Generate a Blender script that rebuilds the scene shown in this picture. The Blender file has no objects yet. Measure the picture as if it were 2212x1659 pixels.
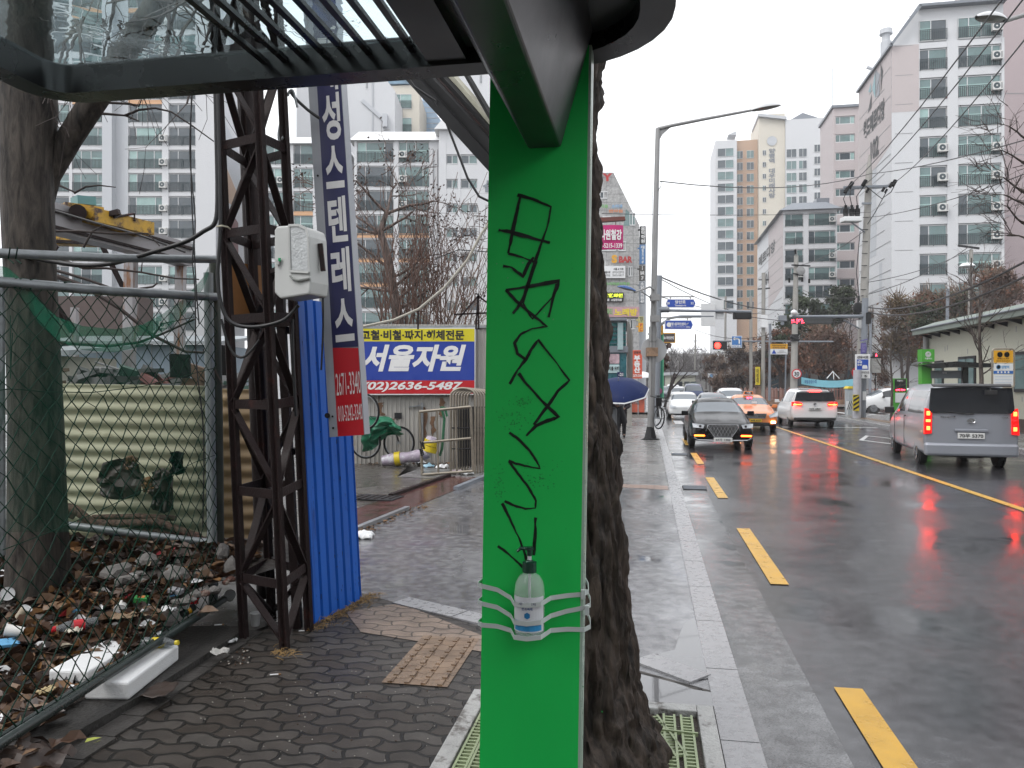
import bpy, bmesh, math, random
from mathutils import Vector, Matrix, noise
R = math.radians
C = bpy.context.scene.collection
# ---------------------------------------------------------------- camera, sky, sun, exposure
SC = bpy.context.scene
cam_d = bpy.data.cameras.new('camera'); cam = bpy.data.objects.new('camera', cam_d); C.objects.link(cam)
cam.location = (0, 0, 1.8); cam.rotation_euler = (R(90), 0, 0)
cam_d.sensor_width = 36; cam_d.lens = 27.05; cam_d.clip_start = 0.05; cam_d.clip_end = 3000
SC.camera = cam
SC.view_settings.view_transform = 'Standard'; SC.view_settings.look = 'None'
SC.view_settings.gamma = 1; SC.view_settings.exposure = 0.95
SUN_EL, SUN_AZ = R(52), R(232)
W = bpy.data.worlds.new('World'); SC.world = W; W.use_nodes = True
wn = W.node_tree; wn.nodes.clear()
sk = wn.nodes.new('ShaderNodeTexSky'); sk.sky_type = 'NISHITA'; sk.sun_disc = False
sk.sun_elevation = SUN_EL; sk.sun_rotation = SUN_AZ; sk.air_density = 1.5; sk.dust_density = 4
hs = wn.nodes.new('ShaderNodeHueSaturation'); hs.inputs['Saturation'].default_value = 0.18
mx = wn.nodes.new('ShaderNodeMix'); mx.data_type = 'RGBA'
mx.inputs[0].default_value = 0.72; mx.inputs[7].default_value = (10.6, 10.8, 11.2, 1)
bg = wn.nodes.new('ShaderNodeBackground'); bg.inputs[1].default_value = 0.1
wo = wn.nodes.new('ShaderNodeOutputWorld')
wn.links.new(sk.outputs[0], hs.inputs['Color']); wn.links.new(hs.outputs[0], mx.inputs[6])
wn.links.new(mx.outputs[2], bg.inputs[0]); wn.links.new(bg.outputs[0], wo.inputs[0])
sl = bpy.data.lights.new('sun', 'SUN'); sl.energy = 0.9; sl.angle = R(25); sl.color = (1, .97, .93)
so = bpy.data.objects.new('sun', sl); C.objects.link(so)
so.rotation_euler = Vector((-math.sin(SUN_AZ)*math.cos(SUN_EL), -math.cos(SUN_AZ)*math.cos(SUN_EL), -math.sin(SUN_EL))).to_track_quat('-Z', 'Y').to_euler()
try:
    SC.cycles.use_denoising = True; SC.cycles.max_bounces = 8; SC.cycles.transparent_max_bounces = 16
    SC.cycles.sample_clamp_indirect = 12; SC.cycles.caustics_reflective = False; SC.cycles.caustics_refractive = False
except Exception: pass
# ---------------------------------------------------------------- where things are
F, CX, CY, H = 1662.0, 1106, 830, 1.8
TH = R(10.03); CT, ST = math.cos(TH), math.sin(TH)
def P(px, py, Y): return Vector(((px-CX)/F*Y, Y, H-(py-CY)/F*Y))          # a point at distance Y
def G(px, py, z=0.0): Y = (H-z)*F/(py-CY); return Vector(((px-CX)/F*Y, Y, z))  # a point on the ground
def RD(u, v, z=0.0): return Vector((v*CT+u*ST, u*CT-v*ST, z))              # along / across the road
def UV(p): return (p.x*ST+p.y*CT, p.x*CT-p.y*ST)
rng = random.Random(7)
ROAD = -0.13
# ---------------------------------------------------------------- mesh helpers
class MB:
    def __init__(s): s.v = []; s.f = []; s.m = []
    def add(s, vs, fs, m=0):
        b = len(s.v); s.v += [tuple(p) for p in vs]
        for f in fs: s.f.append([b+i for i in f]); s.m.append(m)
    def box(s, c, d, m=0, rz=0, rot=None):
        c = Vector(c); hx, hy, hz = d[0]/2, d[1]/2, d[2]/2
        mt = rot if rot else Matrix.Rotation(rz, 3, 'Z')
        vs = [c+mt @ Vector((x*hx, y*hy, z*hz)) for x in (-1, 1) for y in (-1, 1) for z in (-1, 1)]
        s.add(vs, [(0,1,3,2),(4,6,7,5),(0,4,5,1),(2,3,7,6),(0,2,6,4),(1,5,7,3)], m)
    def bx(s, lo, hi, m=0): s.box([(a+b)/2 for a, b in zip(lo, hi)], [abs(b-a) for a, b in zip(lo, hi)], m)
    def bar(s, a, b, w, h, m=0, up=None):
        a = Vector(a); b = Vector(b); d = (b-a); L = d.length
        if L < 1e-6: return
        d.normalize(); up = Vector(up) if up else (Vector((0,0,1)) if abs(d.z) < .95 else Vector((0,1,0)))
        x = d.cross(up).normalized(); z = x.cross(d)
        s.box((a+b)/2, (w, L, h), m, rot=Matrix((x, d, z)).transposed())
    def tube(s, pts, r, n=8, m=0, caps=True):
        pts = [Vector(p) for p in pts]; k = len(pts)
        rs = r if isinstance(r, (list, tuple)) else [r]*k
        d0 = (pts[1]-pts[0]).normalized(); x = d0.orthogonal().normalized(); vs = []
        for i, p in enumerate(pts):
            d = (pts[min(i+1, k-1)]-pts[max(i-1, 0)])
            if d.length < 1e-9: d = d0.copy()
            d.normalize(); x = x-d*x.dot(d)
            if x.length < 1e-6: x = d.orthogonal()
            x.normalize(); y = d.cross(x)
            vs += [p+(x*math.cos(2*math.pi*j/n)+y*math.sin(2*math.pi*j/n))*rs[i] for j in range(n)]
        fs = [(i*n+j, i*n+(j+1)%n, (i+1)*n+(j+1)%n, (i+1)*n+j) for i in range(k-1) for j in range(n)]
        if caps: fs += [tuple(range(n-1, -1, -1)), tuple((k-1)*n+j for j in range(n))]
        s.add(vs, fs, m)
    def poly(s, pts, m=0): s.add(pts, [tuple(range(len(pts)))], m)
    def prism(s, pts, vec, m=0):
        n = len(pts); vec = Vector(vec); a = [Vector(p) for p in pts]; b = [p+vec for p in a]
        s.add(a+b, [tuple(range(n-1, -1, -1)), tuple(range(n, 2*n))]+[(i, (i+1) % n, n+(i+1) % n, n+i) for i in range(n)], m)
    def lathe(s, prof, n=20, c=(0,0,0), m=0, axis='Z'):
        c = Vector(c); vs = []
        for r, z in prof:
            for j in range(n):
                a = 2*math.pi*j/n; p = (r*math.cos(a), r*math.sin(a), z)
                if axis == 'X': p = (p[2], p[0], p[1])
                if axis == 'Y': p = (p[0], p[2], p[1])
                vs.append(c+Vector(p))
        k = len(prof); fs = [(i*n+j, i*n+(j+1)%n, (i+1)*n+(j+1)%n, (i+1)*n+j) for i in range(k-1) for j in range(n)]
        if prof[0][0] > 1e-5: fs.append(tuple(range(n)))
        if prof[-1][0] > 1e-5: fs.append(tuple((k-1)*n+j for j in range(n)))
        s.add(vs, fs, m)
    def ribbon(s, pts, w, nrm, m=0):
        pts = [Vector(p) for p in pts]; nrm = Vector(nrm).normalized(); k = len(pts); vs = []
        ws = w if isinstance(w, (list, tuple)) else [w]*k
        for i, p in enumerate(pts):
            d = (pts[min(i+1, k-1)]-pts[max(i-1, 0)]).normalized(); x = d.cross(nrm).normalized()*ws[i]/2
            vs += [p-x, p+x]
        s.add(vs, [(2*i, 2*i+1, 2*i+3, 2*i+2) for i in range(k-1)], m)
    def grid(s, fn, nu, nv, m=0):
        vs = [fn(i/nu, j/nv) for j in range(nv+1) for i in range(nu+1)]
        s.add(vs, [(j*(nu+1)+i, j*(nu+1)+i+1, (j+1)*(nu+1)+i+1, (j+1)*(nu+1)+i) for j in range(nv) for i in range(nu)], m)
    def mesh(s, name, mats, off=None, smooth=None):
        me = bpy.data.meshes.new(name); o = Vector(off) if off is not None else Vector()
        me.from_pydata([Vector(p)-o for p in s.v], [], s.f)
        for mt in (mats if isinstance(mats, (list, tuple)) else [mats]): me.materials.append(mt)
        me.polygons.foreach_set('material_index', s.m)
        bm = bmesh.new(); bm.from_mesh(me); bmesh.ops.recalc_face_normals(bm, faces=bm.faces); bm.to_mesh(me); bm.free()
        if smooth is not None:
            me.polygons.foreach_set('use_smooth', [True]*len(me.polygons)); me.set_sharp_from_angle(angle=R(smooth))
        me.update(); return me
    def build(s, name, mats, parent=None, smooth=None, bevel=0, local=False):
        off = None if (local or parent is None) else origin(parent)
        return obj(name, s.mesh(name, mats, off, smooth), parent, bevel)
def origin(o):
    p = Vector()
    while o: p += o.location; o = o.parent
    return p
def obj(name, me, parent=None, bevel=0):
    o = bpy.data.objects.new(name, me); C.objects.link(o)
    if parent: o.parent = parent
    if bevel:
        b = o.modifiers.new('bevel', 'BEVEL'); b.width = bevel; b.segments = 2; b.limit_method = 'ANGLE'; b.angle_limit = R(40)
    return o
def tag(o, label=None, cat=None, group=None, kind=None):
    if label: o['label'] = label
    if cat: o['category'] = cat
    if group: o['group'] = group
    if kind: o['kind'] = kind
    return o
def E(name, loc, label, cat, group=None, rz=0):
    o = bpy.data.objects.new(name, None); C.objects.link(o); o.location = loc; o.rotation_euler = (0, 0, rz); o.empty_display_size = .2
    return tag(o, label, cat, group)
def T(name, mb, mats, label, cat, group=None, smooth=None, bevel=0, at=None):  # a thing that is one mesh
    at = Vector(at) if at is not None else Vector(mb.v[0])
    o = obj(name, mb.mesh(name, mats, at, smooth), None, bevel); o.location = at
    return tag(o, label, cat, group)
def struct(name, mb, mats, smooth=None):
    o = obj(name, mb.mesh(name, mats, None, smooth)); o['kind'] = 'structure'; return o
def copy_tree(o, parent=None):
    c = o.copy(); C.objects.link(c)
    if parent: c.parent = parent
    for ch in list(o.children): copy_tree(ch, c)
    return c
def evalmesh(o):
    dg = bpy.context.evaluated_depsgraph_get()
    return bpy.data.meshes.new_from_object(o.evaluated_get(dg))
_tc = {}
def text_mesh(s, bold=.0, shear=0., lines=.9):
    k = (s, bold, shear, lines)
    if k not in _tc:
        cu = bpy.data.curves.new('lettering', 'FONT'); cu.body = s; cu.size = 1; cu.align_x = 'CENTER'; cu.offset = bold
        cu.shear = shear; cu.space_line = lines; cu.resolution_u = 3
        o = bpy.data.objects.new('lettering', cu); C.objects.link(o)
        me = evalmesh(o); bpy.data.objects.remove(o); bpy.data.curves.remove(cu)
        _tc[k] = ([v.co.copy() for v in me.vertices], [list(p.vertices) for p in me.polygons]); bpy.data.meshes.remove(me)
    return _tc[k]
def lettering(s, o, x, y, mat, parent, bold=.02, shear=0., off=.004, lines=.9, name='lettering', local=False):
    """text stretched over the parallelogram o, o+x, o+y, lifted off the surface a little"""
    vs, fs = text_mesh(s, bold, shear, lines)
    if not vs: return None
    o = Vector(o); x = Vector(x); y = Vector(y); n = x.cross(y).normalized()*off
    a0 = min(v.x for v in vs); a1 = max(v.x for v in vs); b0 = min(v.y for v in vs); b1 = max(v.y for v in vs)
    mb = MB(); mb.add([o+x*((v.x-a0)/(a1-a0))+y*((v.y-b0)/max(b1-b0, 1e-6))+n for v in vs], fs)
    off_ = None if (local or parent is None) else origin(parent)
    me = bpy.data.meshes.new(name); me.from_pydata([Vector(p)-(off_ if off_ is not None else Vector()) for p in mb.v], [], mb.f)
    me.materials.append(mat); return obj(name, me, parent)
def letterpx(s, Y, x0, y0, x1, y1, mat, parent, **k):
    a = P(x0, y1, Y); return lettering(s, a, P(x1, y1, Y)-a, P(x0, y0, Y)-a, mat, parent, **k)
# ---------------------------------------------------------------- materials
def nd(nt, t, **k):
    n = nt.nodes.new(t)
    for a, b in k.items(): setattr(n, a, b)
    return n
def M(name, col, rough=.6, metal=0, var=.12, vs=4., bump=0., bs=60., spec=.5, coat=0, emit=None, est=0, dirt=None, ds=2.5, dth=.55, stretch=None, rvar=.1):
    m = bpy.data.materials.new(name); m.use_nodes = True; nt = m.node_tree; b = nt.nodes['Principled BSDF']; L = nt.links.new
    b.inputs['Roughness'].default_value = rough; b.inputs['Metallic'].default_value = metal
    b.inputs['Specular IOR Level'].default_value = spec; b.inputs['Coat Weight'].default_value = coat; b.inputs['Coat Roughness'].default_value = .06
    col = tuple(c*.8 for c in col)+(1,)
    b.inputs['Base Color'].default_value = col
    tc = nd(nt, 'ShaderNodeTexCoord'); vec = tc.outputs['Object']
    if stretch:
        mp = nd(nt, 'ShaderNodeMapping'); mp.inputs['Scale'].default_value = stretch; L(vec, mp.inputs[0]); vec = mp.outputs[0]
    out = None
    if var > 0:
        nz = nd(nt, 'ShaderNodeTexNoise'); nz.inputs['Scale'].default_value = vs; nz.inputs['Detail'].default_value = 6; nz.inputs['Roughness'].default_value = .65; L(vec, nz.inputs['Vector'])
        rp = nd(nt, 'ShaderNodeMapRange'); rp.inputs[1].default_value = .3; rp.inputs[2].default_value = .7; L(nz.outputs[0], rp.inputs[0])
        mi = nd(nt, 'ShaderNodeMix', data_type='RGBA'); L(rp.outputs[0], mi.inputs[0])
        mi.inputs[6].default_value = tuple(c*(1-var) for c in col[:3])+(1,); mi.inputs[7].default_value = tuple(min(1, c*(1+var)) for c in col[:3])+(1,)
        out = mi.outputs[2]
        rr = nd(nt, 'ShaderNodeMapRange'); rr.inputs[1].default_value = .3; rr.inputs[2].default_value = .7
        rr.inputs[3].default_value = max(.02, rough-rvar); rr.inputs[4].default_value = min(1, rough+rvar); L(nz.outputs[0], rr.inputs[0]); L(rr.outputs[0], b.inputs['Roughness'])
    if dirt:
        n2 = nd(nt, 'ShaderNodeTexNoise'); n2.inputs['Scale'].default_value = ds; n2.inputs['Detail'].default_value = 8; n2.inputs['Roughness'].default_value = .7; L(vec, n2.inputs['Vector'])
        r2 = nd(nt, 'ShaderNodeMapRange'); r2.inputs[1].default_value = dth; r2.inputs[2].default_value = dth+.1; L(n2.outputs[0], r2.inputs[0])
        m2 = nd(nt, 'ShaderNodeMix', data_type='RGBA'); L(r2.outputs[0], m2.inputs[0]); m2.inputs[7].default_value = tuple(c*.8 for c in dirt)+(1,)
        if out: L(out, m2.inputs[6])
        else: m2.inputs[6].default_value = col
        out = m2.outputs[2]
    if out: L(out, b.inputs['Base Color'])
    if bump:
        n3 = nd(nt, 'ShaderNodeTexNoise'); n3.inputs['Scale'].default_value = bs; n3.inputs['Detail'].default_value = 5; L(vec, n3.inputs['Vector'])
        bp = nd(nt, 'ShaderNodeBump'); bp.inputs['Strength'].default_value = bump; bp.inputs['Distance'].default_value = .02; L(n3.outputs[0], bp.inputs['Height']); L(bp.outputs[0], b.inputs['Normal'])
    if emit:
        b.inputs['Emission Color'].default_value = tuple(emit)+(1,); b.inputs['Emission Strength'].default_value = est
    return m
def glass_sheet(name, tint, fac, rough=.03, dk=.3):   # window glass that lets part of the light through and mirrors the rest
    m = bpy.data.materials.new(name); m.use_nodes = True; nt = m.node_tree; nt.nodes.clear(); L = nt.links.new
    o = nd(nt, 'ShaderNodeOutputMaterial'); t = nd(nt, 'ShaderNodeBsdfTransparent'); t.inputs[0].default_value = tuple(tint)+(1,)
    p = nd(nt, 'ShaderNodeBsdfPrincipled'); p.inputs['Base Color'].default_value = tuple(c*dk for c in tint)+(1,); p.inputs['Roughness'].default_value = rough
    x = nd(nt, 'ShaderNodeMixShader'); x.inputs[0].default_value = fac; L(t.outputs[0], x.inputs[1]); L(p.outputs[0], x.inputs[2]); L(x.outputs[0], o.inputs[0])
    return m
def wet(name, c0, c1, scale=1., puddle=.55, grain=220, rough_dry=.34, rough_wet=.04, bump=.35, speck=.0):
    """wet mineral surface: dark, rougher grain with smooth water films in the low spots"""
    m = bpy.data.materials.new(name); m.use_nodes = True; nt = m.node_tree; b = nt.nodes['Principled BSDF']; L = nt.links.new
    tc = nd(nt, 'ShaderNodeTexCoord'); vec = tc.outputs['Object']
    big = nd(nt, 'ShaderNodeTexNoise'); big.inputs['Scale'].default_value = .55*scale; big.inputs['Detail'].default_value = 7; big.inputs['Roughness'].default_value = .6; big.inputs['Distortion'].default_value = .3; L(vec, big.inputs['Vector'])
    fine = nd(nt, 'ShaderNodeTexNoise'); fine.inputs['Scale'].default_value = grain; fine.inputs['Detail'].default_value = 3; L(vec, fine.inputs['Vector'])
    mid = nd(nt, 'ShaderNodeTexNoise'); mid.inputs['Scale'].default_value = 9; mid.inputs['Detail'].default_value = 6; L(vec, mid.inputs['Vector'])
    pm = nd(nt, 'ShaderNodeMapRange'); pm.inputs[1].default_value = puddle-.16; pm.inputs[2].default_value = puddle+.14; L(big.outputs[0], pm.inputs[0])
    ad = nd(nt, 'ShaderNodeMath', operation='MULTIPLY'); L(mid.outputs[0], ad.inputs[0]); L(fine.outputs[0], ad.inputs[1])
    cm = nd(nt, 'ShaderNodeMapRange'); cm.inputs[1].default_value = .14; cm.inputs[2].default_value = .4; L(ad.outputs[0], cm.inputs[0])
    mi = nd(nt, 'ShaderNodeMix', data_type='RGBA'); L(cm.outputs[0], mi.inputs[0]); mi.inputs[6].default_value = tuple(c0)+(1,); mi.inputs[7].default_value = tuple(c1)+(1,)
    L(mi.outputs[2], b.inputs['Base Color'])
    ro = nd(nt, 'ShaderNodeMapRange'); ro.inputs[3].default_value = rough_dry; ro.inputs[4].default_value = rough_wet; L(pm.outputs[0], ro.inputs[0]); L(ro.outputs[0], b.inputs['Roughness'])
    bs = nd(nt, 'ShaderNodeMapRange'); bs.inputs[3].default_value = bump; bs.inputs[4].default_value = bump*.04; L(pm.outputs[0], bs.inputs[0])
    bp = nd(nt, 'ShaderNodeBump'); bp.inputs['Distance'].default_value = .01; L(bs.outputs[0], bp.inputs['Strength']); L(fine.outputs[0], bp.inputs['Height']); L(bp.outputs[0], b.inputs['Normal'])
    b.inputs['IOR'].default_value = 1.6
    return m
def pavers(name, c0, c1, joint, bw=.22, bh=.11, wave=.012, wl=.11, gap=.008, rough=.34, bump=.6, rot=TH, puddle=.6, off=.5):
    m = bpy.data.materials.new(name); m.use_nodes = True; nt = m.node_tree; b = nt.nodes['Principled BSDF']; L = nt.links.new
    tc = nd(nt, 'ShaderNodeTexCoord'); mp = nd(nt, 'ShaderNodeMapping'); mp.inputs['Rotation'].default_value = (0, 0, rot); L(tc.outputs['Object'], mp.inputs[0])
    sx = nd(nt, 'ShaderNodeSeparateXYZ'); L(mp.outputs[0], sx.inputs[0])
    def wav(src, dst):
        a = nd(nt, 'ShaderNodeMath', operation='MULTIPLY'); a.inputs[1].default_value = 2*math.pi/wl; L(src, a.inputs[0])
        s = nd(nt, 'ShaderNodeMath', operation='SINE'); L(a.outputs[0], s.inputs[0])
        k = nd(nt, 'ShaderNodeMath', operation='MULTIPLY_ADD'); k.inputs[1].default_value = wave; L(s.outputs[0], k.inputs[0]); L(dst, k.inputs[2]); return k.outputs[0]
    cx = nd(nt, 'ShaderNodeCombineXYZ'); L(wav(sx.outputs[1], sx.outputs[0]), cx.inputs[0]); L(wav(sx.outputs[0], sx.outputs[1]), cx.inputs[1])
    wob = nd(nt, 'ShaderNodeTexNoise'); wob.inputs['Scale'].default_value = 3; L(tc.outputs['Object'], wob.inputs['Vector'])
    va = nd(nt, 'ShaderNodeVectorMath', operation='MULTIPLY_ADD'); va.inputs[1].default_value = (.03, .03, 0); L(wob.outputs[1], va.inputs[0]); L(cx.outputs[0], va.inputs[2])
    br = nd(nt, 'ShaderNodeTexBrick'); br.offset = off; br.inputs['Scale'].default_value = 1; br.inputs['Brick Width'].default_value = bw; br.inputs['Row Height'].default_value = bh
    br.inputs['Mortar Size'].default_value = gap; br.inputs['Mortar Smooth'].default_value = .35; br.inputs['Bias'].default_value = -.1
    br.inputs['Color1'].default_value = tuple(c0)+(1,); br.inputs['Color2'].default_value = tuple(c1)+(1,); br.inputs['Mortar'].default_value = tuple(joint)+(1,)
    L(va.outputs[0], br.inputs['Vector'])
    n2 = nd(nt, 'ShaderNodeTexNoise'); n2.inputs['Scale'].default_value = 5; n2.inputs['Detail'].default_value = 8; n2.inputs['Roughness'].default_value = .7; L(tc.outputs['Object'], n2.inputs['Vector'])
    r2 = nd(nt, 'ShaderNodeMapRange'); r2.inputs[1].default_value = .3; r2.inputs[2].default_value = .7; r2.inputs[3].default_value = .6; r2.inputs[4].default_value = 1.35; L(n2.outputs[0], r2.inputs[0])
    vm = nd(nt, 'ShaderNodeVectorMath', operation='SCALE'); L(br.outputs[0], vm.inputs[0]); L(r2.outputs[0], vm.inputs['Scale']); L(vm.outputs[0], b.inputs['Base Color'])
    big = nd(nt, 'ShaderNodeTexNoise'); big.inputs['Scale'].default_value = .8; big.inputs['Detail'].default_value = 5; L(tc.outputs['Object'], big.inputs['Vector'])
    pm = nd(nt, 'ShaderNodeMapRange'); pm.inputs[1].default_value = puddle-.1; pm.inputs[2].default_value = puddle+.1; pm.inputs[3].default_value = rough; pm.inputs[4].default_value = .1; L(big.outputs[0], pm.inputs[0]); L(pm.outputs[0], b.inputs['Roughness'])
    inv = nd(nt, 'ShaderNodeMath', operation='SUBTRACT'); inv.inputs[0].default_value = 1; L(br.outputs['Fac'], inv.inputs[1])
    gr = nd(nt, 'ShaderNodeTexNoise'); gr.inputs['Scale'].default_value = 160; L(tc.outputs['Object'], gr.inputs['Vector'])
    hh = nd(nt, 'ShaderNodeMath', operation='MULTIPLY_ADD'); hh.inputs[1].default_value = .25; L(gr.outputs[0], hh.inputs[0]); L(inv.outputs[0], hh.inputs[2])
    bp = nd(nt, 'ShaderNodeBump'); bp.inputs['Strength'].default_value = bump; bp.inputs['Distance'].default_value = .012; L(hh.outputs[0], bp.inputs['Height']); L(bp.outputs[0], b.inputs['Normal'])
    b.inputs['IOR'].default_value = 1.34
    return m
m_white = M('white_paint', (.74, .75, .76), .5, var=.06, vs=.6, dirt=(.6, .6, .6), ds=1.3, dth=.62)
m_wall = M('white_render', (.61, .62, .64), .7, var=.05, vs=.12, dirt=(.5, .5, .52), ds=.5, dth=.62, stretch=(1, 1, .25))
m_wall_cream = M('cream_render', (.62, .58, .5), .7, var=.05, vs=.1)
m_wall_grey = M('grey_render', (.5, .52, .55), .7, var=.05, vs=.1)
m_wall_pink = M('lavender_render', (.42, .345, .355), .7, var=.05, vs=.1)
m_wall_rose = M('pale_rose_render', (.5, .445, .445), .7, var=.05, vs=.1)
m_tan = M('tan_render', (.5, .34, .24), .7, var=.05, vs=.1)
m_orange = M('apricot_render', (.62, .36, .2), .7, var=.05, vs=.2)
m_line = M('joint_line', (.3, .3, .31), .7, var=.1)
m_glass_a = M('window_glass_dark', (.045, .065, .08), .08, var=.3, vs=.7, spec=.8, rvar=.03)
m_glass_b = M('window_glass_teal', (.12, .2, .2), .1, var=.3, vs=.5, spec=.7, rvar=.03)
m_glass_c = M('curtained_glass_pale', (.3, .45, .43), .2, var=.2, vs=.8, spec=.6, rvar=.05)
m_rail = M('railing_metal', (.045, .065, .075), .5, var=.1, spec=.3)
m_frame = M('window_frame_white', (.66, .67, .68), .45, var=.05)
m_black = M('black_rubber', (.012, .012, .013), .65, var=.15, spec=.12)
m_dark = M('dark_metal', (.02, .02, .022), .5, var=.2, spec=.25)
m_steel = M('galvanised_steel', (.36, .38, .4), .38, metal=.7, var=.15, vs=8)
m_greypaint = M('grey_painted_steel', (.19, .21, .24), .42, var=.1, vs=3)
m_conc = M('concrete', (.3, .29, .27), .75, var=.16, vs=3, bump=.3, bs=40, dirt=(.17, .16, .14), ds=2, dth=.6)
m_cable = M('cable_rubber', (.014, .014, .016), .5, var=.1)
m_red_e = M('red_lamp', (.5, .01, .01), .3, emit=(1, .012, .008), est=12)
m_redcore_e = M('bright_lamp', (.8, .3, .1), .3, emit=(1, .022, .004), est=22)
m_red = M('red_lens', (.35, .01, .012), .2, coat=.4, emit=(1, .008, .006), est=.45)
m_amber_e = M('amber_lamp', (.7, .2, .02), .3, emit=(1, .1, .012), est=7)
m_head_e = M('warm_headlamp', (.8, .8, .7), .2, emit=(1, .55, .22), est=12)
m_led_e = M('led_red', (.6, .0, .02), .3, emit=(1, .03, .06), est=9)
m_chrome = M('chrome', (.62, .63, .65), .15, metal=1, var=.05)
m_text_w = M('white_lettering', (.78, .78, .78), .5, var=.04)
m_text_k = M('black_lettering', (.012, .012, .014), .5, var=.1)
m_text_y = M('yellow_lettering', (.72, .56, .05), .5, var=.05)
m_text_r = M('red_lettering', (.45, .03, .03), .5, var=.05)
m_blue_sign = M('blue_sign_face', (.02, .075, .42), .4, var=.06)
m_navy = M('navy_sign_face', (.022, .024, .1), .38, var=.12, vs=2, stretch=(6, 6, .6))
m_red_sign = M('red_sign_face', (.55, .012, .022), .35, var=.08)
m_yellow = M('yellow_sign_face', (.68, .52, .02), .4, var=.06)
m_orange_sign = M('orange_sign_face', (.72, .36, .015), .4, var=.06)
m_lightgreen = M('bright_green_paint', (.07, .36, .04), .4, var=.06)
# ================================================================ ground, road, pavements
m_asph = wet('wet_asphalt_road', (.014, .014, .016), (.06, .06, .066), scale=.9, puddle=.52, grain=130, rough_dry=.25, rough_wet=.07, bump=.24)
m_drive = wet('wet_driveway_asphalt', (.045, .045, .05), (.2, .2, .207), scale=1.3, puddle=.5, grain=150, rough_dry=.3, rough_wet=.03, bump=.22)
m_gutter = wet('wet_gutter_concrete', (.03, .03, .032), (.13, .13, .135), scale=2.5, puddle=.5, grain=90, rough_dry=.22, rough_wet=.05, bump=.35)
m_yard = wet('wet_yard_ground', (.03, .027, .024), (.13, .12, .11), scale=1.5, puddle=.52, grain=90, rough_dry=.4, rough_wet=.06, bump=.6)
m_kerb = M('granite_kerb', (.3, .3, .31), .3, var=.16, vs=18, bump=.2, bs=150, dirt=(.2, .19, .19), ds=2.2, dth=.6)
m_pav_dark = pavers('dark_interlocking_pavers', (.03, .024, .02), (.05, .045, .041), (.008, .007, .006), wl=.22, wave=.018, gap=.012, bump=.9, rough=.5)
m_pav_tan = pavers('tan_interlocking_pavers', (.16, .12, .095), (.2, .15, .115), (.05, .04, .03), wl=.22, wave=.016)
m_pav_grey = pavers('grey_square_pavers', (.15, .15, .148), (.21, .205, .2), (.06, .06, .058), bw=.24, bh=.24, wave=0, wl=.2, rough=.28)
m_pav_rose = pavers('rose_square_pavers', (.24, .16, .13), (.29, .2, .165), (.08, .06, .05), bw=.24, bh=.12, wave=0, wl=.2, rough=.3)
m_tact = pavers('tactile_pavers', (.15, .1, .065), (.18, .125, .085), (.1, .06, .035), bw=.2, bh=.105, wave=.012, wl=.2, gap=.006)
m_yline = M('yellow_road_paint', (.58, .33, .035), .32, var=.12, vs=6, bump=.25, bs=140, dirt=(.36, .2, .03), ds=5, dth=.64)
m_wline = M('white_road_paint', (.6, .6, .6), .32, var=.12, vs=5, bump=.2, bs=140, dirt=(.22, .22, .22), ds=4, dth=.57)
def flat(name, pts, z, mat):
    mb = MB(); mb.poly([Vector((p[0], p[1], z)) for p in pts]); return struct(name, mb, mat)
def rds(l): return [RD(u, v) for u, v in l]
mb = MB(); mb.bx((-330, -60, -.4), (330, 330, -.15)); struct('ground', mb, M('ground_dirt', (.09, .08, .07), .8, var=.2, vs=.5))
flat('road', rds([(-8, .75), (-8, 10.1), (46.5, 10.1), (48, 10.8), (49, 12.5), (49, 90), (64, 90), (64, 11.5), (66, 10.1), (325, 10.1), (325, .75)]), ROAD, m_asph)
flat('gutter', rds([(-8, .55), (-8, .72+.3), (320, 1.02), (320, .55)]), ROAD+.005, m_gutter)
# left pavement: pavers near, asphalt driveway, pavers far
D0, D1 = (-1.55, 6.85), (1.166, 4.52)        # near edge of the driveway
a, b = UV(Vector(D0+(0,))), UV(Vector(D1+(0,)))
near = [RD(-8, .36), RD(3.9, .36), Vector(D1+(0,)), Vector(D0+(0,)), Vector((-1.75, 5.9, 0)), Vector((-2.0, 5.0, 0)), Vector((-2.4, 2.6, 0)), RD(-8, -3.2)]
flat('sidewalk', near, 0, m_pav_dark)
flat('driveway', [Vector(D1+(0,)), RD(13.3, .36), RD(13.9, -2.2), Vector((-.4, 15.0, 0)), Vector((-2.15, 9.4, 0)), Vector(D0+(0,))], 0, m_drive)
flat('sidewalk_far', [RD(13.3, .36), RD(41, .36), RD(41, -4.8), RD(14.3, -4.8), RD(13.9, -2.2)], 0, m_pav_grey)
flat('guide_strip', rds([(13.8, -1.15), (41, -1.15), (41, -1.75), (13.8, -1.75)]), .004, m_pav_rose)
flat('sidewalk_border', rds([(13.34, .34), (13.85, .34), (14.3, -3.2), (13.9, -2.2)]), .004, m_pav_rose)
flat('sidewalk_beyond', rds([(50, .4), (300, .4), (300, -9), (50, -9)]), -.02, m_pav_grey)
flat('yard_floor', [Vector(p) for p in [(-1.75, 5.9, 0), D0+(0,), (-2.15, 9.4, 0), (-.4, 15.0, 0), tuple(RD(14.3, -2.2)), tuple(RD(14.3, -4.8)), (-3, 45, 0), (-45, 45, 0), (-45, 5.0, 0), (-2.2, 5.0, 0)]], -.004, m_yard)
mb = MB(); u = -3.0; k = 0
while u < 41:
    L = 1.0; z = 0.004 if u < 3.6 or u > 13 else .003
    c = RD(u+L/2, .455, -.07); mb.box(c, (.19, L-.012, .148+2*z), 0, rz=-TH); u += L
struct('kerb', mb, m_kerb)
mb = MB()
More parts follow.
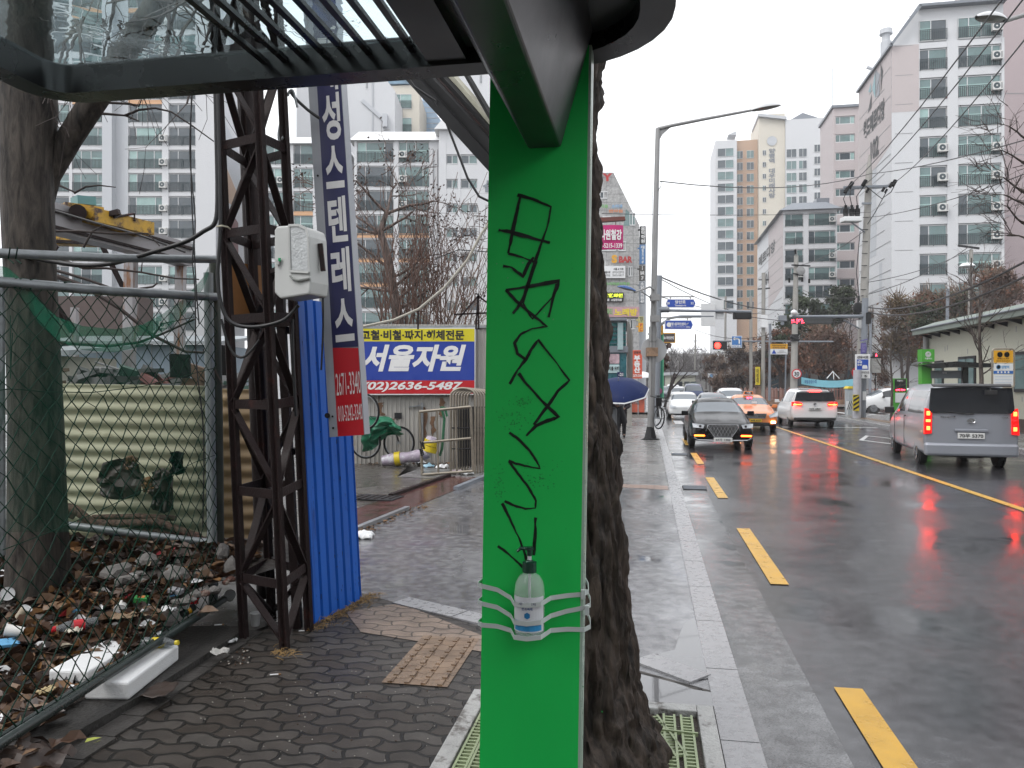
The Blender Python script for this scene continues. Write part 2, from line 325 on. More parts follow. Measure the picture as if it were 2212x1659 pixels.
for u in [x for x in range(50, 120, 2)]: mb.box(RD(u+1, .455, -.08), (.19, 1.98, .13), 0, rz=-TH)
struct('kerb_beyond', mb, m_kerb)
# right pavement and its kerb
flat('sidewalk_opposite', rds([(-8, 10.3), (45.4, 10.3), (46.9, 11.0), (48, 12.6), (48, 40), (-8, 40)]), .0, m_pav_grey)
flat('tactile_strip', rds([(30, 10.9), (45.2, 10.9), (45.2, 11.5), (30, 11.5)]), .004, m_tact)
mb = MB()
pts = [(-8+i*1.0, 10.2) for i in range(54)]+[(46.3, 10.35), (47.2, 10.9), (47.9, 11.9), (48.1, 12.9)]+[(48.1, 13.9+i) for i in range(20)]
for p, q in zip(pts, pts[1:]): mb.bar(RD(p[0], p[1], -.07), RD(q[0], q[1], -.07), .2, .15)
struct('kerb_opposite', mb, m_kerb)
flat('sidewalk_across', rds([(66, 10.3), (300, 10.3), (300, 60), (64.6, 60), (64.6, 11.6)]), -.01, m_pav_grey)
# markings
def strip(u0, u1, v, w, z=ROAD+.009): return [RD(u0, v-w/2, z), RD(u0, v+w/2, z), RD(u1, v+w/2, z), RD(u1, v-w/2, z)]
mb = MB()
for u0, u1 in [(-3.5, -.6), (1.9, 5.16), (7.72, 10.62), (13.4, 16.3), (19, 22), (24.8, 27.8)]: mb.add(strip(u0, u1, 1.245, .17), [(0,1,2,3)])
mb.add(strip(-5, 46, 5.66, .15), [(0,1,2,3)])
struct('lane_line', mb, m_yline)
mb = MB()
def dia(u, v, lw=.9, ll=2.6, w=.16):
    p = [(u-ll, v), (u, v+lw), (u+ll, v), (u, v-lw)]; q = [(u-ll+w*2.6, v), (u, v+lw-w), (u+ll-w*2.6, v), (u, v-lw+w)]
    z = ROAD+.009; vs = [RD(a, b, z) for a, b in p+q]; mb.add(vs, [(i, (i+1) % 4, 4+(i+1) % 4, 4+i) for i in range(4)])
dia(15.2, 7.9); dia(28, 8.0)
for i in range(7): mb.add(strip(51.2, 56.0, 11.5+i*1.25, .55), [(0,1,2,3)])
for i in range(5): mb.add(strip(37.8, 41.2, 1.5+i*.85, .42), [(0,1,2,3)])
for i in range(8): mb.add(strip(49.0+i*1.0, 49.5+i*1.0, 8.0, 3.6), [(0,1,2,3)])
mb.add(strip(35.8, 36.2, 7.9, 4.0), [(0,1,2,3)])
struct('road_marking', mb, m_wline)
# concrete slabs at the driveway edge, tactile patch
def slab(p, q, w, name='edge_slab'):
    p = Vector(p+(0,)); q = Vector(q+(0,)); d = (q-p).normalized(); n = Vector((-d.y, d.x, 0)); mb = MB()
    mb.prism([p, q, q+n*w, p+n*w], (0, 0, .012)); return mb
sg = 'granite edge slabs along the driveway'
for (p, q, lb) in [((-.98, 6.3), (-.47, 5.92), 'long granite slab at the driveway edge beside the blue wall'), ((-.46, 5.91), (-.05, 5.6), 'short granite slab between driveway and tan pavers'),
                   ((.78, 4.98), (1.07, 4.62), 'tilted granite slab in the puddle behind the tree trunk')]:
    T('edge_slab', slab(p, q, .2), m_kerb, lb, 'paving slab', sg)
mb = MB(); mb.poly([RD(5.3, -2.05, .004), RD(5.75, -2.35, .004), RD(6.05, -2.0, .004), RD(5.2, -.95, .004), RD(5.0, -.9, .004)]); struct('tan_paving', mb, m_pav_tan)
mb = MB(); mb.poly([RD(4.42, -1.58, .006), RD(5.3, -1.58, .006), RD(5.3, -1.17, .006), RD(4.42, -1.17, .006)]); struct('tactile_paving', mb, m_tact)
mb = MB()
for i in range(8):
    for j in range(4): mb.bx((0,0,0),(0,0,0)) if 0 else mb.box(RD(4.475+i*.11, -1.53+j*.103, .009), (.03, .085, .008), 0, rz=-TH)
struct('tactile_ridges', mb, m_tact)
m_water = M('still_water', (.12, .12, .125), .03, var=0, spec=1)
mb = MB(); mb.poly([Vector((x, y, .0055)) for x, y in [(.72, 4.82), (.98, 4.62), (1.07, 4.52), (1.16, 4.48), (1.17, 4.3), (1.05, 4.26), (.9, 4.33), (.76, 4.35), (.66, 4.5), (.64, 4.7)]]); struct('puddle', mb, m_water)
mb = MB(); mb.poly([Vector((x, y, .005)) for x, y in [(.86, 5.05), (1.12, 4.66), (1.2, 4.7), (1.3, 5.2), (1.4, 5.9), (1.3, 5.8), (1.18, 5.45), (1.1, 5.2)]]); struct('puddle_upper', mb, m_water)
# drain grates in the gutter
def grate(u, v, lb):
    mb = MB()
    mb.box(RD(u, v, ROAD+.008), (.42, .5, .012), 1, rz=-TH)
    for i in range(9): mb.box(RD(u-.22+i*.055, v, ROAD+.018), (.4, .016, .014), 0, rz=-TH)
    T('drain_grate', mb, [m_greypaint, m_black], lb, 'drain', 'drain grates in the gutter')
grate(14.6, .84, 'black iron drain grate in the gutter below the paver edge'); grate(21.5, .84, 'iron drain grate in the gutter beside the black sedan')
# tree pit with frame and grating
m_soil = M('pit_soil', (.06, .045, .035), .7, var=.3, vs=14, bump=.8, bs=40)
mb = MB(); mb.poly([RD(2.9, -.93, .003), RD(4.28, -.93, .003), RD(4.28, .34, .003), RD(2.9, .34, .003)]); struct('tree_pit_soil', mb, m_soil)
m_pitframe = M('worn_pit_frame', (.4, .4, .39), .6, var=.2, vs=9, dirt=(.13, .12, .11), ds=7, dth=.52, stretch=(1, 1, 1), bump=.5, bs=60)
m_pitgreen = M('green_grating_paint', (.3, .36, .2), .5, var=.15, dirt=(.12, .12, .08), ds=8, dth=.58)
pg = E('tree_grate', RD(3.6, -.3, 0), 'square pale frame and green grating around the tree trunk foot', 'tree grate')
for lo, hi in [((2.9, -.99), (4.34, -.9)), ((2.9, .26), (4.34, .35))]:
    mb = MB(); mb.box(RD((lo[0]+hi[0])/2, (lo[1]+hi[1])/2, .02), (hi[1]-lo[1], hi[0]-lo[0], .04), 0, rz=-TH); mb.build('frame_bar', m_pitframe, pg, bevel=.006)
mb = MB(); mb.box(RD(4.295, -.32, .02), (1.158, .09, .04), 0, rz=-TH); mb.build('frame_bar', m_pitframe, pg, bevel=.006)
mb = MB()
def ladder(p, q, w=.055):
    p = Vector(p); q = Vector(q); d = (q-p); L = d.length; d.normalize(); n = Vector((-d.y, d.x, 0))
    mb.bar(p+n*w/2, q+n*w/2, .012, .016); mb.bar(p-n*w/2, q-n*w/2, .012, .016)
    for i in range(int(L/.035)): c = p+d*(i*.035+.017); mb.bar(c-n*w/2, c+n*w/2, .012, .012)
for v in (.2, .11, -.86, -.79): ladder(RD(2.95, v, .02), RD(4.22, v, .02))
ladder(RD(4.19, .02, .02), RD(3.75, .16, .02)); ladder(RD(4.2, -.05, .018), RD(4.05, -.05, .018)); mb.bar(RD(4.03, -.1, .024), RD(4.0, .25, .024), .012, .02)
mb.build('grating', m_pitgreen, pg)
# ================================================================ bus shelter over the camera
m_shel = M('dark_grey_shelter_paint', (.022, .024, .026), .3, var=.08, vs=2)
m_shel_panel = M('shelter_soffit_paint', (.05, .055, .055), .35, var=.06, vs=2)
m_post = M('green_shelter_panel', (.013, .66, .115), .38, var=.06, vs=2.5, coat=.15, dirt=(.02, .5, .1), ds=4, dth=.62, stretch=(1, 1, .35))
m_edge = M('pale_green_panel_edge', (.42, .56, .46), .3, var=.05)
m_dgreen = M('dark_green_seam', (.01, .1, .03), .4, var=0)
sh = E('bus_shelter', RD(2.24, -.32, 0), 'dark grey glass roofed bus shelter on a scribbled green post', 'bus shelter')
ZB = 2.77
def rrect(u0, u1, v0, v1, r, n=8, rl=None):
    out = []
    for (cu, cv, a0, rr) in [(u1, v1, 0, r), (u1, v0, 270, rl or r), (u0, v0, 180, rl or r), (u0, v1, 90, r)]:
        su = 1 if cu == u1 else -1; sv = 1 if cv == v1 else -1
        arc = [(cu-su*rr+rr*math.cos(R(t))*1, cv-sv*rr+rr*math.sin(R(t))) for t in [a0+90-i*90/n for i in range(n+1)]]
        out += arc
    return out
outer = rrect(-1.4, 2.36, -2.04, .07, .34, rl=.16)
inner = rrect(-1.31, 2.27, -1.95, -.02, .25, rl=.07)
def lean(z): return .0155*(z-1.8)
n = len(outer); mb = MB()
vs = [RD(u, v, ZB) for u, v in outer]+[RD(u, v, ZB) for u, v in inner]+[RD(u, v, ZB+.1) for u, v in outer]+[RD(u, v, ZB+.1) for u, v in inner]
fs = []
for i in range(n):
    j = (i+1) % n; fs += [(i, j, n+j, n+i), (2*n+i, 3*n+i, 3*n+j, 2*n+j), (i, 2*n+i, 2*n+j, j), (n+i, n+j, 3*n+j, 3*n+i)]
mb.add(vs, fs); mb.build('roof_frame', m_shel, sh, smooth=40)
# rain-wet glass
mg = bpy.data.materials.new('rain_wet_roof_glass'); mg.use_nodes = True; nt = mg.node_tree; nt.nodes.clear(); L = nt.links.new
og = nd(nt, 'ShaderNodeOutputMaterial'); rf = nd(nt, 'ShaderNodeBsdfRefraction'); rf.inputs['IOR'].default_value = 1.12; rf.inputs['Roughness'].default_value = 0; rf.inputs[0].default_value = (.86, .93, .94, 1)
tr = nd(nt, 'ShaderNodeBsdfTransparent'); tr.inputs[0].default_value = (.86, .93, .94, 1); gl = nd(nt, 'ShaderNodeBsdfGlossy'); gl.inputs['Roughness'].default_value = .04; gl.inputs[0].default_value = (.7, .75, .8, 1)
x1 = nd(nt, 'ShaderNodeMixShader'); x2 = nd(nt, 'ShaderNodeMixShader'); tcg = nd(nt, 'ShaderNodeTexCoord')
ng = nd(nt, 'ShaderNodeTexNoise'); ng.inputs['Scale'].default_value = 2.6; ng.inputs['Detail'].default_value = 3; ng.inputs['Distortion'].default_value = .5; L(tcg.outputs['Object'], ng.inputs['Vector'])
rg = nd(nt, 'ShaderNodeMapRange'); rg.inputs[1].default_value = .4; rg.inputs[2].default_value = .6; L(ng.outputs[0], rg.inputs[0])
bpg = nd(nt, 'ShaderNodeBump'); bpg.inputs['Strength'].default_value = .06; bpg.inputs['Distance'].default_value = .02; L(rg.outputs[0], bpg.inputs['Height']); L(bpg.outputs[0], rf.inputs['Normal'])
mrg = nd(nt, 'ShaderNodeMapRange'); mrg.inputs[3].default_value = .9; mrg.inputs[4].default_value = .97; L(rg.outputs[0], mrg.inputs[0])
L(mrg.outputs[0], x1.inputs[0]); L(tr.outputs[0], x1.inputs[1]); L(rf.outputs[0], x1.inputs[2]); x2.inputs[0].default_value = .1; L(x1.outputs[0], x2.inputs[1]); L(gl.outputs[0], x2.inputs[2]); L(x2.outputs[0], og.inputs[0])
mb = MB(); mb.prism([RD(u, v, ZB+.083) for u, v in [(-1.31, -1.95), (2.27, -1.95), (2.27, -.64), (-1.31, -.64)]], (0, 0, .008)); mb.build('roof_glass', mg, sh)
mb = MB(); mb.prism([RD(u, v, ZB+.05) for u, v in [(-1.31, -.66), (2.275, -.66), (2.275, -.27)]+[(2.02+.255*math.cos(R(a)), -.27+.255*math.sin(R(a))) for a in range(15, 91, 15)]+[(-1.31, -.015)]], (0, 0, .03)); mb.build('soffit_panel', m_shel_panel, sh)
for i in range(8):
    v = -1.2+i*.07; mb = MB(); mb.bar(RD(-1.3, v, ZB+.055), RD(2.28, v, ZB+.055), .02, .014); mb.build('roof_slat', m_shel, sh)
mb = MB(); mb.bar(RD(.9, -.15, ZB+.02), RD(.9, .06, ZB+.02), .06, .06); mb.bar(RD(-1.3, -.6, ZB+.03), RD(2.27, -.6, ZB+.03), .12, .04); mb.build('roof_rib', m_shel, sh)
mb = MB(); sec = [(-.35, 2.48), (-.257, 2.48), (-.17, ZB+.04), (-.53, ZB+.04)]
mb.prism([RD(2.2, v, z)+Vector((lean(z), 0, 0)) for v, z in sec], RD(-3.5, 0, 0)); mb.build('roof_beam', M('beam_paint', (.045, .047, .055), .32, var=.06, vs=2), sh, bevel=.006)
mb = MB(); mb.tube([RD(1.7, -1.72, ZB+.08), RD(1.7, -1.72, ZB+.065)], .022, 10); mb.tube([RD(2.15, -1.15, ZB+.08), RD(2.15, -1.15, ZB+.065)], .02, 10); mb.build('glass_clip', m_black, sh)
def post_pt(u, v, z): return RD(u, v, z)+Vector((lean(z), 0, 0))
mb = MB(); Z0, Z1 = 0, ZB
mb.add([post_pt(u, v, z) for z in (Z0, Z1) for u, v in [(2.2, -.468), (2.2, -.181), (2.28, -.181), (2.28, -.468)]], [(0,1,2,3),(7,6,5,4),(0,4,5,1),(1,5,6,2),(2,6,7,3),(3,7,4,0)]); po = mb.build('post', m_post, sh)
for i, (ua, ub, mt, w) in enumerate([(2.2, 2.222, m_edge, .008), (2.222, 2.238, m_dgreen, .0075), (2.238, 2.28, m_edge, .008)]):
    mb = MB(); mb.add([post_pt(u, v, z) for z in (Z0, Z1-.001) for u, v in [(ua, -.1808), (ua, -.181+w), (ub, -.181+w), (ub, -.1808)]], [(0,1,2,3),(7,6,5,4),(0,4,5,1),(1,5,6,2),(2,6,7,3),(3,7,4,0)]); mb.build('edge_strip', mt, po)
# marker scribble on the front of the post
NF = RD(-1, 0, 0)
def on_post(px, py, off=.0012):
    d = Vector(((px-CX)/F, 1, -(py-CY)/F)); n_ = RD(1, 0, 0); t = 2.2/ (d.x*n_.x+d.y*n_.y); t -= off
    p = Vector((0, 0, H))+d*t; return p-n_*off*.5
m_ink = M('black_marker_ink', (.006, .008, .007), .35, var=.1)
strokes = [([(1118,422),(1150,430),(1190,447),(1183,490),(1170,525),(1158,560),(1140,615),(1133,640),(1120,662),(1108,678)], 5),
 ([(1125,421),(1118,450),(1110,490),(1104,520),(1098,548)], 6), ([(1098,548),(1125,555),(1153,566)], 4), ([(1077,497),(1100,501),(1140,512),(1188,525)], 6),
 ([(1087,575),(1105,578),(1130,598),(1142,570),(1153,556)], 5.5), ([(1093,627),(1150,618),(1207,607),(1196,640),(1185,686)], 6),
 ([(1093,627),(1115,650),(1150,680),(1182,706),(1150,710),(1125,722),(1112,742),(1118,765),(1136,777)], 4.5), ([(1136,777),(1148,755),(1163,735),(1195,775),(1230,822),(1205,845),(1183,878),(1153,918)], 4.5),
 ([(1136,777),(1118,800),(1101,830)], 4.5), ([(1120,807),(1138,830),(1170,866),(1206,901),(1175,912),(1156,922),(1137,942)], 5.5),
 ([(1100,935),(1118,947),(1145,975),(1160,998),(1167,1013),(1140,1008),(1115,1002),(1099,996)], 4), ([(1099,996),(1118,1022),(1143,1055),(1158,1082),(1156,1098),(1135,1100),(1110,1092),(1090,1083)], 4),
 ([(1085,1088),(1100,1118),(1120,1160),(1135,1200),(1141,1228)], 4.5), ([(1075,1180),(1090,1190),(1110,1207),(1130,1226)], 4), ([(1157,1118),(1156,1150),(1153,1200)], 5.5), ([(1196,640),(1150,690),(1130,655),(1160,565)], 3)]
mb = MB()
for s, w in strokes:
    pts = []
    for a, b in zip(s, s[1:]):
        for i in range(4): t = i/4; pts.append((a[0]+(b[0]-a[0])*t+rng.uniform(-.5, .5), a[1]+(b[1]-a[1])*t+rng.uniform(-.5, .5)))
    pts.append(s[-1]); k = len(pts)
    mb.ribbon([on_post(*p) for p in pts], [w*2.9/F*(.55+.6*abs(math.sin(4.0*i/k+w))+rng.uniform(-.14, .14)) for i in range(k)], NF)
mb.build('scribble', m_ink, po)
mb = MB(); rr = random.Random(3)
for cx, cy, w, h in [(1110, 905, 44, 30), (1165, 1030, 50, 36), (1080, 1050, 16, 40), (1130, 870, 30, 12), (1150, 1560, 120, 120)]:
    for i in range(60):
        x, y = cx+rr.gauss(0, w/2.2), cy+rr.gauss(0, h/2.2); a = rr.uniform(.5, 2.2); mb.poly([on_post(x-a, y-a*.3, .0008), on_post(x, y-a, .0008), on_post(x+a, y-a*.2, .0008), on_post(x+a*.6, y+a, .0008), on_post(x-a*.7, y+a*.7, .0008)])
for i in range(60): x, y = rr.uniform(1055, 1255), rr.uniform(360, 1600); a = rr.uniform(.5, 1.4); mb.poly([on_post(x-a, y, .0008), on_post(x, y-a, .0008), on_post(x+a, y, .0008), on_post(x, y+a, .0008)])
mb.ribbon([on_post(1150, 1372, .0008), on_post(1147, 1400, .0008), on_post(1151, 1445, .0008)], .003, NF)
mb.build('grime_mark', M('grime', (.015, .42, .08), .5, var=.3, vs=20), po)
mb = MB()
for i in range(46):
    x, y = rr.uniform(1060, 1258), rr.uniform(560, 1640); a = rr.uniform(.6, 1.5); c = on_post(x, y, -.0001); mb.lathe([(0, .0022), (a*.0011, .0014), (a*.0015, 0)], 6, c, axis='Y')
mb.build('rain_drop', M('rain_drop', (.25, .5, .3), .05, var=0, spec=1), po)
# sanitiser bottle and cable ties
def onp(px, py, out): p = on_post(px, py, 0); return p+NF*out
bt = E('sanitiser_bottle', onp(1149, 1362, .045), 'clear pump bottle of hand sanitiser strapped to the green post', 'bottle')
bc = onp(1149, 1362, .045); up = (onp(1151, 1195, .045)-bc); hgt = up.length; ax = up.normalized()
mb = MB(); r0 = .043
mb.lathe([(0, 0), (r0*.9, 0), (r0, .012), (r0, .125), (r0*.93, .15), (r0*.7, .168), (.016, .178), (.014, .185)], 24, bc)
m_pet = glass_sheet('clear_plastic', (.93, .97, .96), .3, .06, .75); mb.build('bottle_body', m_pet, bt, smooth=50)
mb = MB(); mb.lathe([(0, .006), (r0*.92, .006), (r0*.92, .04), (0, .04)], 20, bc); mb.build('liquid', glass_sheet('clear_gel', (.85, .95, .95), .3, .1, .7), bt, smooth=50)
mb = MB()
a0 = math.atan2(NF.y, NF.x)
def arc(a1, a2, z1, z2, r, m=0, n=12):
    vs = [bc+Vector((r*math.cos(a0+a1+(a2-a1)*i/n), r*math.sin(a0+a1+(a2-a1)*i/n), z)) for z in (z1, z2) for i in range(n+1)]
    mb.add(vs, [(i, i+1, n+2+i, n+1+i) for i in range(n)], m)
arc(-1.25, 1.25, .02, .118, r0+.0006); arc(-1.0, 1.0, .024, .048, r0+.0012, 1); arc(-.9, .9, .043, .052, r0+.0016, 2)
m_lab = M('white_label', (.72, .74, .77), .4, var=.04)
lb = mb.build('label', [m_lab, M('blue_label_band', (.03, .3, .62), .4, var=.25, vs=30), M('light_blue_label_band', (.35, .6, .75), .4, var=.2, vs=30)], bt)
mb = MB(); c = bc+NF*(r0+.0025); xa = RD(0, 1, 0); mb.poly([c+xa*(.009*math.sin(R(60*i)))+Vector((0, 0, .068+.0095*math.cos(R(60*i)))) for i in range(6)]); mb.build('emblem', M('blue_hexagon', (.02, .2, .45), .4), lb)
lettering('손소독제', c-xa*.015+Vector((0, 0, .083)), xa*.03, Vector((0, 0, .009)), M('blue_print', (.06, .12, .3), .5), lb, off=.0006)
lettering('새니타이저', c-xa*.024+Vector((0, 0, .097)), xa*.048, Vector((0, 0, .008)), M('grey_print', (.15, .17, .25), .5), lb, off=.0006)
m_pump = M('dark_green_pump', (.006, .05, .03), .35, var=.05)
mb = MB(); mb.lathe([(0, .18), (.02, .18), (.02, .208), (.012, .21), (.009, .214)], 18, bc); mb.lathe([(.0075, .226), (.0075, .24), (.011, .242), (.011, .25), (0, .252)], 14, bc)
mb.tube([bc+Vector((0, 0, .246)), bc+Vector((0, 0, .247))-xa*.025+NF*.008, bc+Vector((0, 0, .238))-xa*.034+NF*.011], [.006, .005, .004], 8); mb.build('pump', m_pump, bt, smooth=50)
mb = MB(); mb.lathe([(.006, .212), (.006, .228)], 12, bc); mb.tube([bc+Vector((0, 0, .02)), bc+Vector((0, 0, .185))], .004, 8); mb.build('pump_stem', M('white_plastic', (.72, .74, .75), .4), bt, smooth=50)
m_tie = M('white_nylon', (.62, .68, .66), .4, var=.05)
def tie(yl, yb, yr, yc, xr, lb_):
    mb = MB(); hw = .0065
    pts = [(1041, yl, .002), (1075, yl+(yb-yl)*.35, .003), (1108, yb-2, .03), (1122, yb, .083), (1149, yb+1, .0925), (1176, yb, .083), (1192, yb-2, .03), (1225, (yb+yr)/2, .004), (xr, yr, .002)]
    pp = [onp(x, y, o) for x, y, o in pts]
    e = RD(0, .017, 0); pl = pp[0]; pr = pp[-1]
    ring = [pl+RD(.06, -.006, .004), pl+RD(.01, -.012, .002)]+pp+[pr+RD(.012, .016, .006), pr+RD(.05, .012, .014), pr+RD(.1, 0, .02), pl+RD(.1, 0, .01), pl+RD(.06, -.006, .004)]
    k = len(ring); vs = []
    for i, p in enumerate(ring):
        d = (ring[min(i+1, k-1)]-ring[max(i-1, 0)]); o = Vector((d.y, -d.x, 0)).normalized()
        vs += [p-Vector((0, 0, hw)), p+Vector((0, 0, hw)), p+Vector((0, 0, hw))+o*.002, p-Vector((0, 0, hw))+o*.002]
    mb.add(vs, [(4*i+j, 4*i+(j+1) % 4, 4*i+4+(j+1) % 4, 4*i+4+j) for i in range(k-1) for j in range(4)])
    if yc is not None:
        p = onp(yc[0], yc[1], .006); mb.box(p, (.012, .012, .026), 0, rz=-TH)
    T('cable_tie', mb, m_tie, lb_, 'cable tie', 'white cable ties around the green post', smooth=30, at=pl)
tie(1266, 1288, 1284, (1260, 1283), 1258, 'topmost white cable tie across the upper bottle label')
tie(1304, 1326, 1313, (1268, 1317), 1262, 'middle white cable tie crossing the blue hexagon label')
tie(1350, 1357, 1360, (1156, 1366), 1262, 'lowest white cable tie under the bottle foot')
# ================================================================ trees
def bark(name, c, s=1., k=.5):
    m = bpy.data.materials.new(name); m.use_nodes = True; nt = m.node_tree; b = nt.nodes['Principled BSDF']; L = nt.links.new
    tc = nd(nt, 'ShaderNodeTexCoord'); mp = nd(nt, 'ShaderNodeMapping'); mp.inputs['Scale'].default_value = (22*s, 22*s, 4.5*s); L(tc.outputs['Object'], mp.inputs[0])
    nz = nd(nt, 'ShaderNodeTexNoise'); nz.inputs['Scale'].default_value = 1; nz.inputs['Detail'].default_value = 8; nz.inputs['Roughness'].default_value = .62; nz.inputs['Distortion'].default_value = .6; L(mp.outputs[0], nz.inputs['Vector'])
    rp = nd(nt, 'ShaderNodeValToRGB'); e = rp.color_ramp.elements; e[0].position = .36; e[0].color = tuple(x*.28 for x in c)+(1,); e[1].position = .66; e[1].color = tuple(x*2.4 for x in c)+(1,)
    L(nz.outputs[0], rp.inputs[0]); L(rp.outputs[0], b.inputs['Base Color']); b.inputs['Roughness'].default_value = .65; b.inputs['Specular IOR Level'].default_value = .3
    bp = nd(nt, 'ShaderNodeBump'); bp.inputs['Strength'].default_value = k; bp.inputs['Distance'].default_value = .02; L(nz.outputs[0], bp.inputs['Height']); L(bp.outputs[0], b.inputs['Normal'])
    return m
m_bark = bark('wet_dark_bark', (.026, .019, .015), 1, 1); m_bark2 = bark('grey_brown_bark', (.05, .04, .035), .8, .5)
m_twig = M('bare_twigs', (.05, .035, .032), .7, var=.2); m_twig_red = M('red_brown_twigs', (.11, .06, .045), .8, var=.3, vs=1.2)
m_twig_tan = M('tan_twigs', (.16, .11, .08), .8, var=.3, vs=1.2)
m_leafdry = M('dry_brown_leaves', (.06, .035, .028), .7, var=.4, vs=2)
m_leafrust = M('rust_brown_foliage', (.13, .055, .03), .8, var=.45, vs=.7)
m_pine = M('pine_needles', (.035, .05, .022), .8, var=.5, vs=.9)
def branch(mb, p, d, L, r, lvl, rnd, tips, n=6, bend=.25, grav=.0, spread=.75, kids=(3, 4), seg=4, taper=.55, minr=.002):
    pts = [p.copy()]; rs = [r]; d = d.normalized()
    for i in range(seg):
        d = (d+Vector((rnd.gauss(0, bend), rnd.gauss(0, bend), rnd.gauss(0, bend)+grav))*.5).normalized()
        p = p+d*L/seg; pts.append(p.copy()); rs.append(max(minr, r*(1-(1-taper)*(i+1)/seg)))
    mb.tube(pts, rs, max(3, n), 0, caps=False)
    if lvl <= 0: tips.append((p, d)); return
    for k in range(rnd.randint(*kids)):
        i = rnd.randint(max(1, seg-2), seg) if lvl > 1 else rnd.randint(1, seg); o = d.orthogonal().normalized(); o.rotate(Matrix.Rotation(rnd.uniform(0, 6.28), 3, d))
        nd_ = (d*rnd.uniform(.5, 1)+o*spread*rnd.uniform(.5, 1.2)).normalized()
        branch(mb, pts[i], nd_, L*rnd.uniform(.55, .8), rs[i]*.62, lvl-1, rnd, tips, n-1, bend, grav, spread, kids, max(2, seg-1), taper, minr)
def leaf(mb, c, s, rnd, m=0):
    a = Vector((rnd.gauss(0, 1), rnd.gauss(0, 1), rnd.gauss(0, 1))).normalized(); b = a.orthogonal().normalized(); e = a.cross(b)
    mb.poly([c-b*s, c+e*s*.55, c+b*s, c-e*s*.55], m)
# --- the street tree behind the post: a furrowed trunk
rnd = random.Random(11)
prof = [(-.06, 1246, 206), (.0, 1246, 200), (.12, 1240, 184), (.25, 1230, 166), (.4, 1226, 156), (.6, 1225, 147), (.865, 1225, 135), (1.3, 1224, 116), (1.8, 1224, 96), (2.3, 1225, 83), (2.74, 1226, 69), (3.1, 1226, 66), (3.25, 1228, 74), (3.4, 1230, 84), (3.6, 1230, 78), (4.2, 1232, 74), (5.0, 1236, 66)]
def interp(z):
    for a, b in zip(prof, prof[1:]):
        if a[0] <= z <= b[0]: t = (z-a[0])/(b[0]-a[0]); return a[1]+(b[1]-a[1])*t, a[2]+(b[2]-a[2])*t
    return prof[-1][1:]
TY = 3.72
st = E('street_tree', ((1236-CX)/F*TY, TY, 0), 'thick rough barked street tree right behind the green post', 'tree')
def trunkfn(i, j):
    z = -.06+j*5.0; cx, r = interp(z); a = i*2*math.pi; k = TY/F; rr_ = r*k
    ca, sa = math.cos(a), math.sin(a)
    q = Vector((ca*2.2, sa*2.2, z*.8)); ridge = noise.turbulence(Vector((ca*r*k*24+noise.noise(q*1.5)*1.5, sa*r*k*24, z*4.2)), 4, False)
    fl = .012*abs(noise.noise(q*2))*(1 if z > .3 else 5)
    return Vector(((cx-CX)*k+ca*(rr_-.02+ridge*.045+fl), TY+sa*(rr_-.02+ridge*.045+fl), z))
mb = MB(); mb.grid(trunkfn, 220, 300); tips = []
mb2 = MB()
for a, z in [(.3, 4.6), (1.8, 4.8), (3.4, 4.7), (5, 4.85)]: branch(mb, Vector(((1236-CX)/F*TY, TY, z)), Vector((math.cos(a), math.sin(a), 1.1)), 1.3, .085, 1, rnd, tips, 8, .2, 0, .7, (2, 3))
mb.build('trunk', m_bark, st, smooth=60)
for p, d in tips: branch(mb2, p, d, .9, .02, 1, rnd, [], 4, .2, .1, .6, (3, 4), 3)
mb2.build('crown', m_twig, st)
# --- the tree behind the fence
TY2 = 5.45
def chain(lst, Y): return [P(x, y, Y+(e[0] if e else 0)) for x, y, *e in lst]
lt = E('yard_tree', G(60, 0, 0) if 0 else Vector(((60-CX)/F*TY2, TY2, 0)), 'grey brown tree with one thick slanting limb behind the wire fence', 'tree')
mb = MB()
tp = chain([(86, 1440), (82, 1150), (78, 900), (66, 600), (58, 400), (60, 230), (52, 60), (60, -120), (70, -400)], TY2); mb.tube(tp, [.24, .19, .172, .163, .168, .19, .172, .16, .12], 22)
mb.tube(chain([(80, 480), (105, 380), (150, 300), (205, 215), (300, 70), (390, -70), (450, -260)], TY2+.1), [.08, .08, .085, .09, .09, .08, .05], 14)
mb.tube(chain([(60, 230), (-10, 130), (-120, 0)], TY2), [.12, .1, .07], 12)
mb.build('trunk', bark('ridged_grey_bark', (.03, .025, .021), .9, .8), lt, smooth=60)
mb = MB()
for ln, r in [([(205,226),(230,222),(280,225),(300,230),(306,215)], .012), ([(160,290),(185,268),(205,245),(215,222)], .02), ([(205,245),(235,247),(270,250),(300,262)], .012), ([(270,250),(300,238),(335,234),(370,242),(415,272),(462,306)], .01),
              ([(100,390),(130,402),(160,415)], .013), ([(130,402),(124,372)], .006), ([(160,418),(185,404),(215,401),(250,405)], .009), ([(125,348),(150,342),(165,332)], .01),
              ([(88,575),(140,590),(190,605),(260,630),(330,620),(340,612)], .014), ([(120,555),(180,580),(230,580),(300,588),(380,602),(430,604)], .012),
              ([(88,590),(130,600),(180,618),(260,668),(330,725),(400,760),(440,762)], .022), ([(80,735),(150,742),(230,748),(300,740),(350,722),(420,690)], .016), ([(88,480),(105,510),(125,535),(118,545)], .016),
              ([(90,500),(170,500),(240,505),(320,505),(345,532)], .011), ([(180,535),(200,500),(222,488)], .01), ([(330,725),(350,700),(420,685)], .008), ([(440,755),(470,810),(480,830)], .01), ([(305,590),(308,560)], .006)]:
    mb.tube(chain(ln, TY2+.5), [r*(1-.55*i/(len(ln)-1)) for i in range(len(ln))], 6)
rb = random.Random(5)
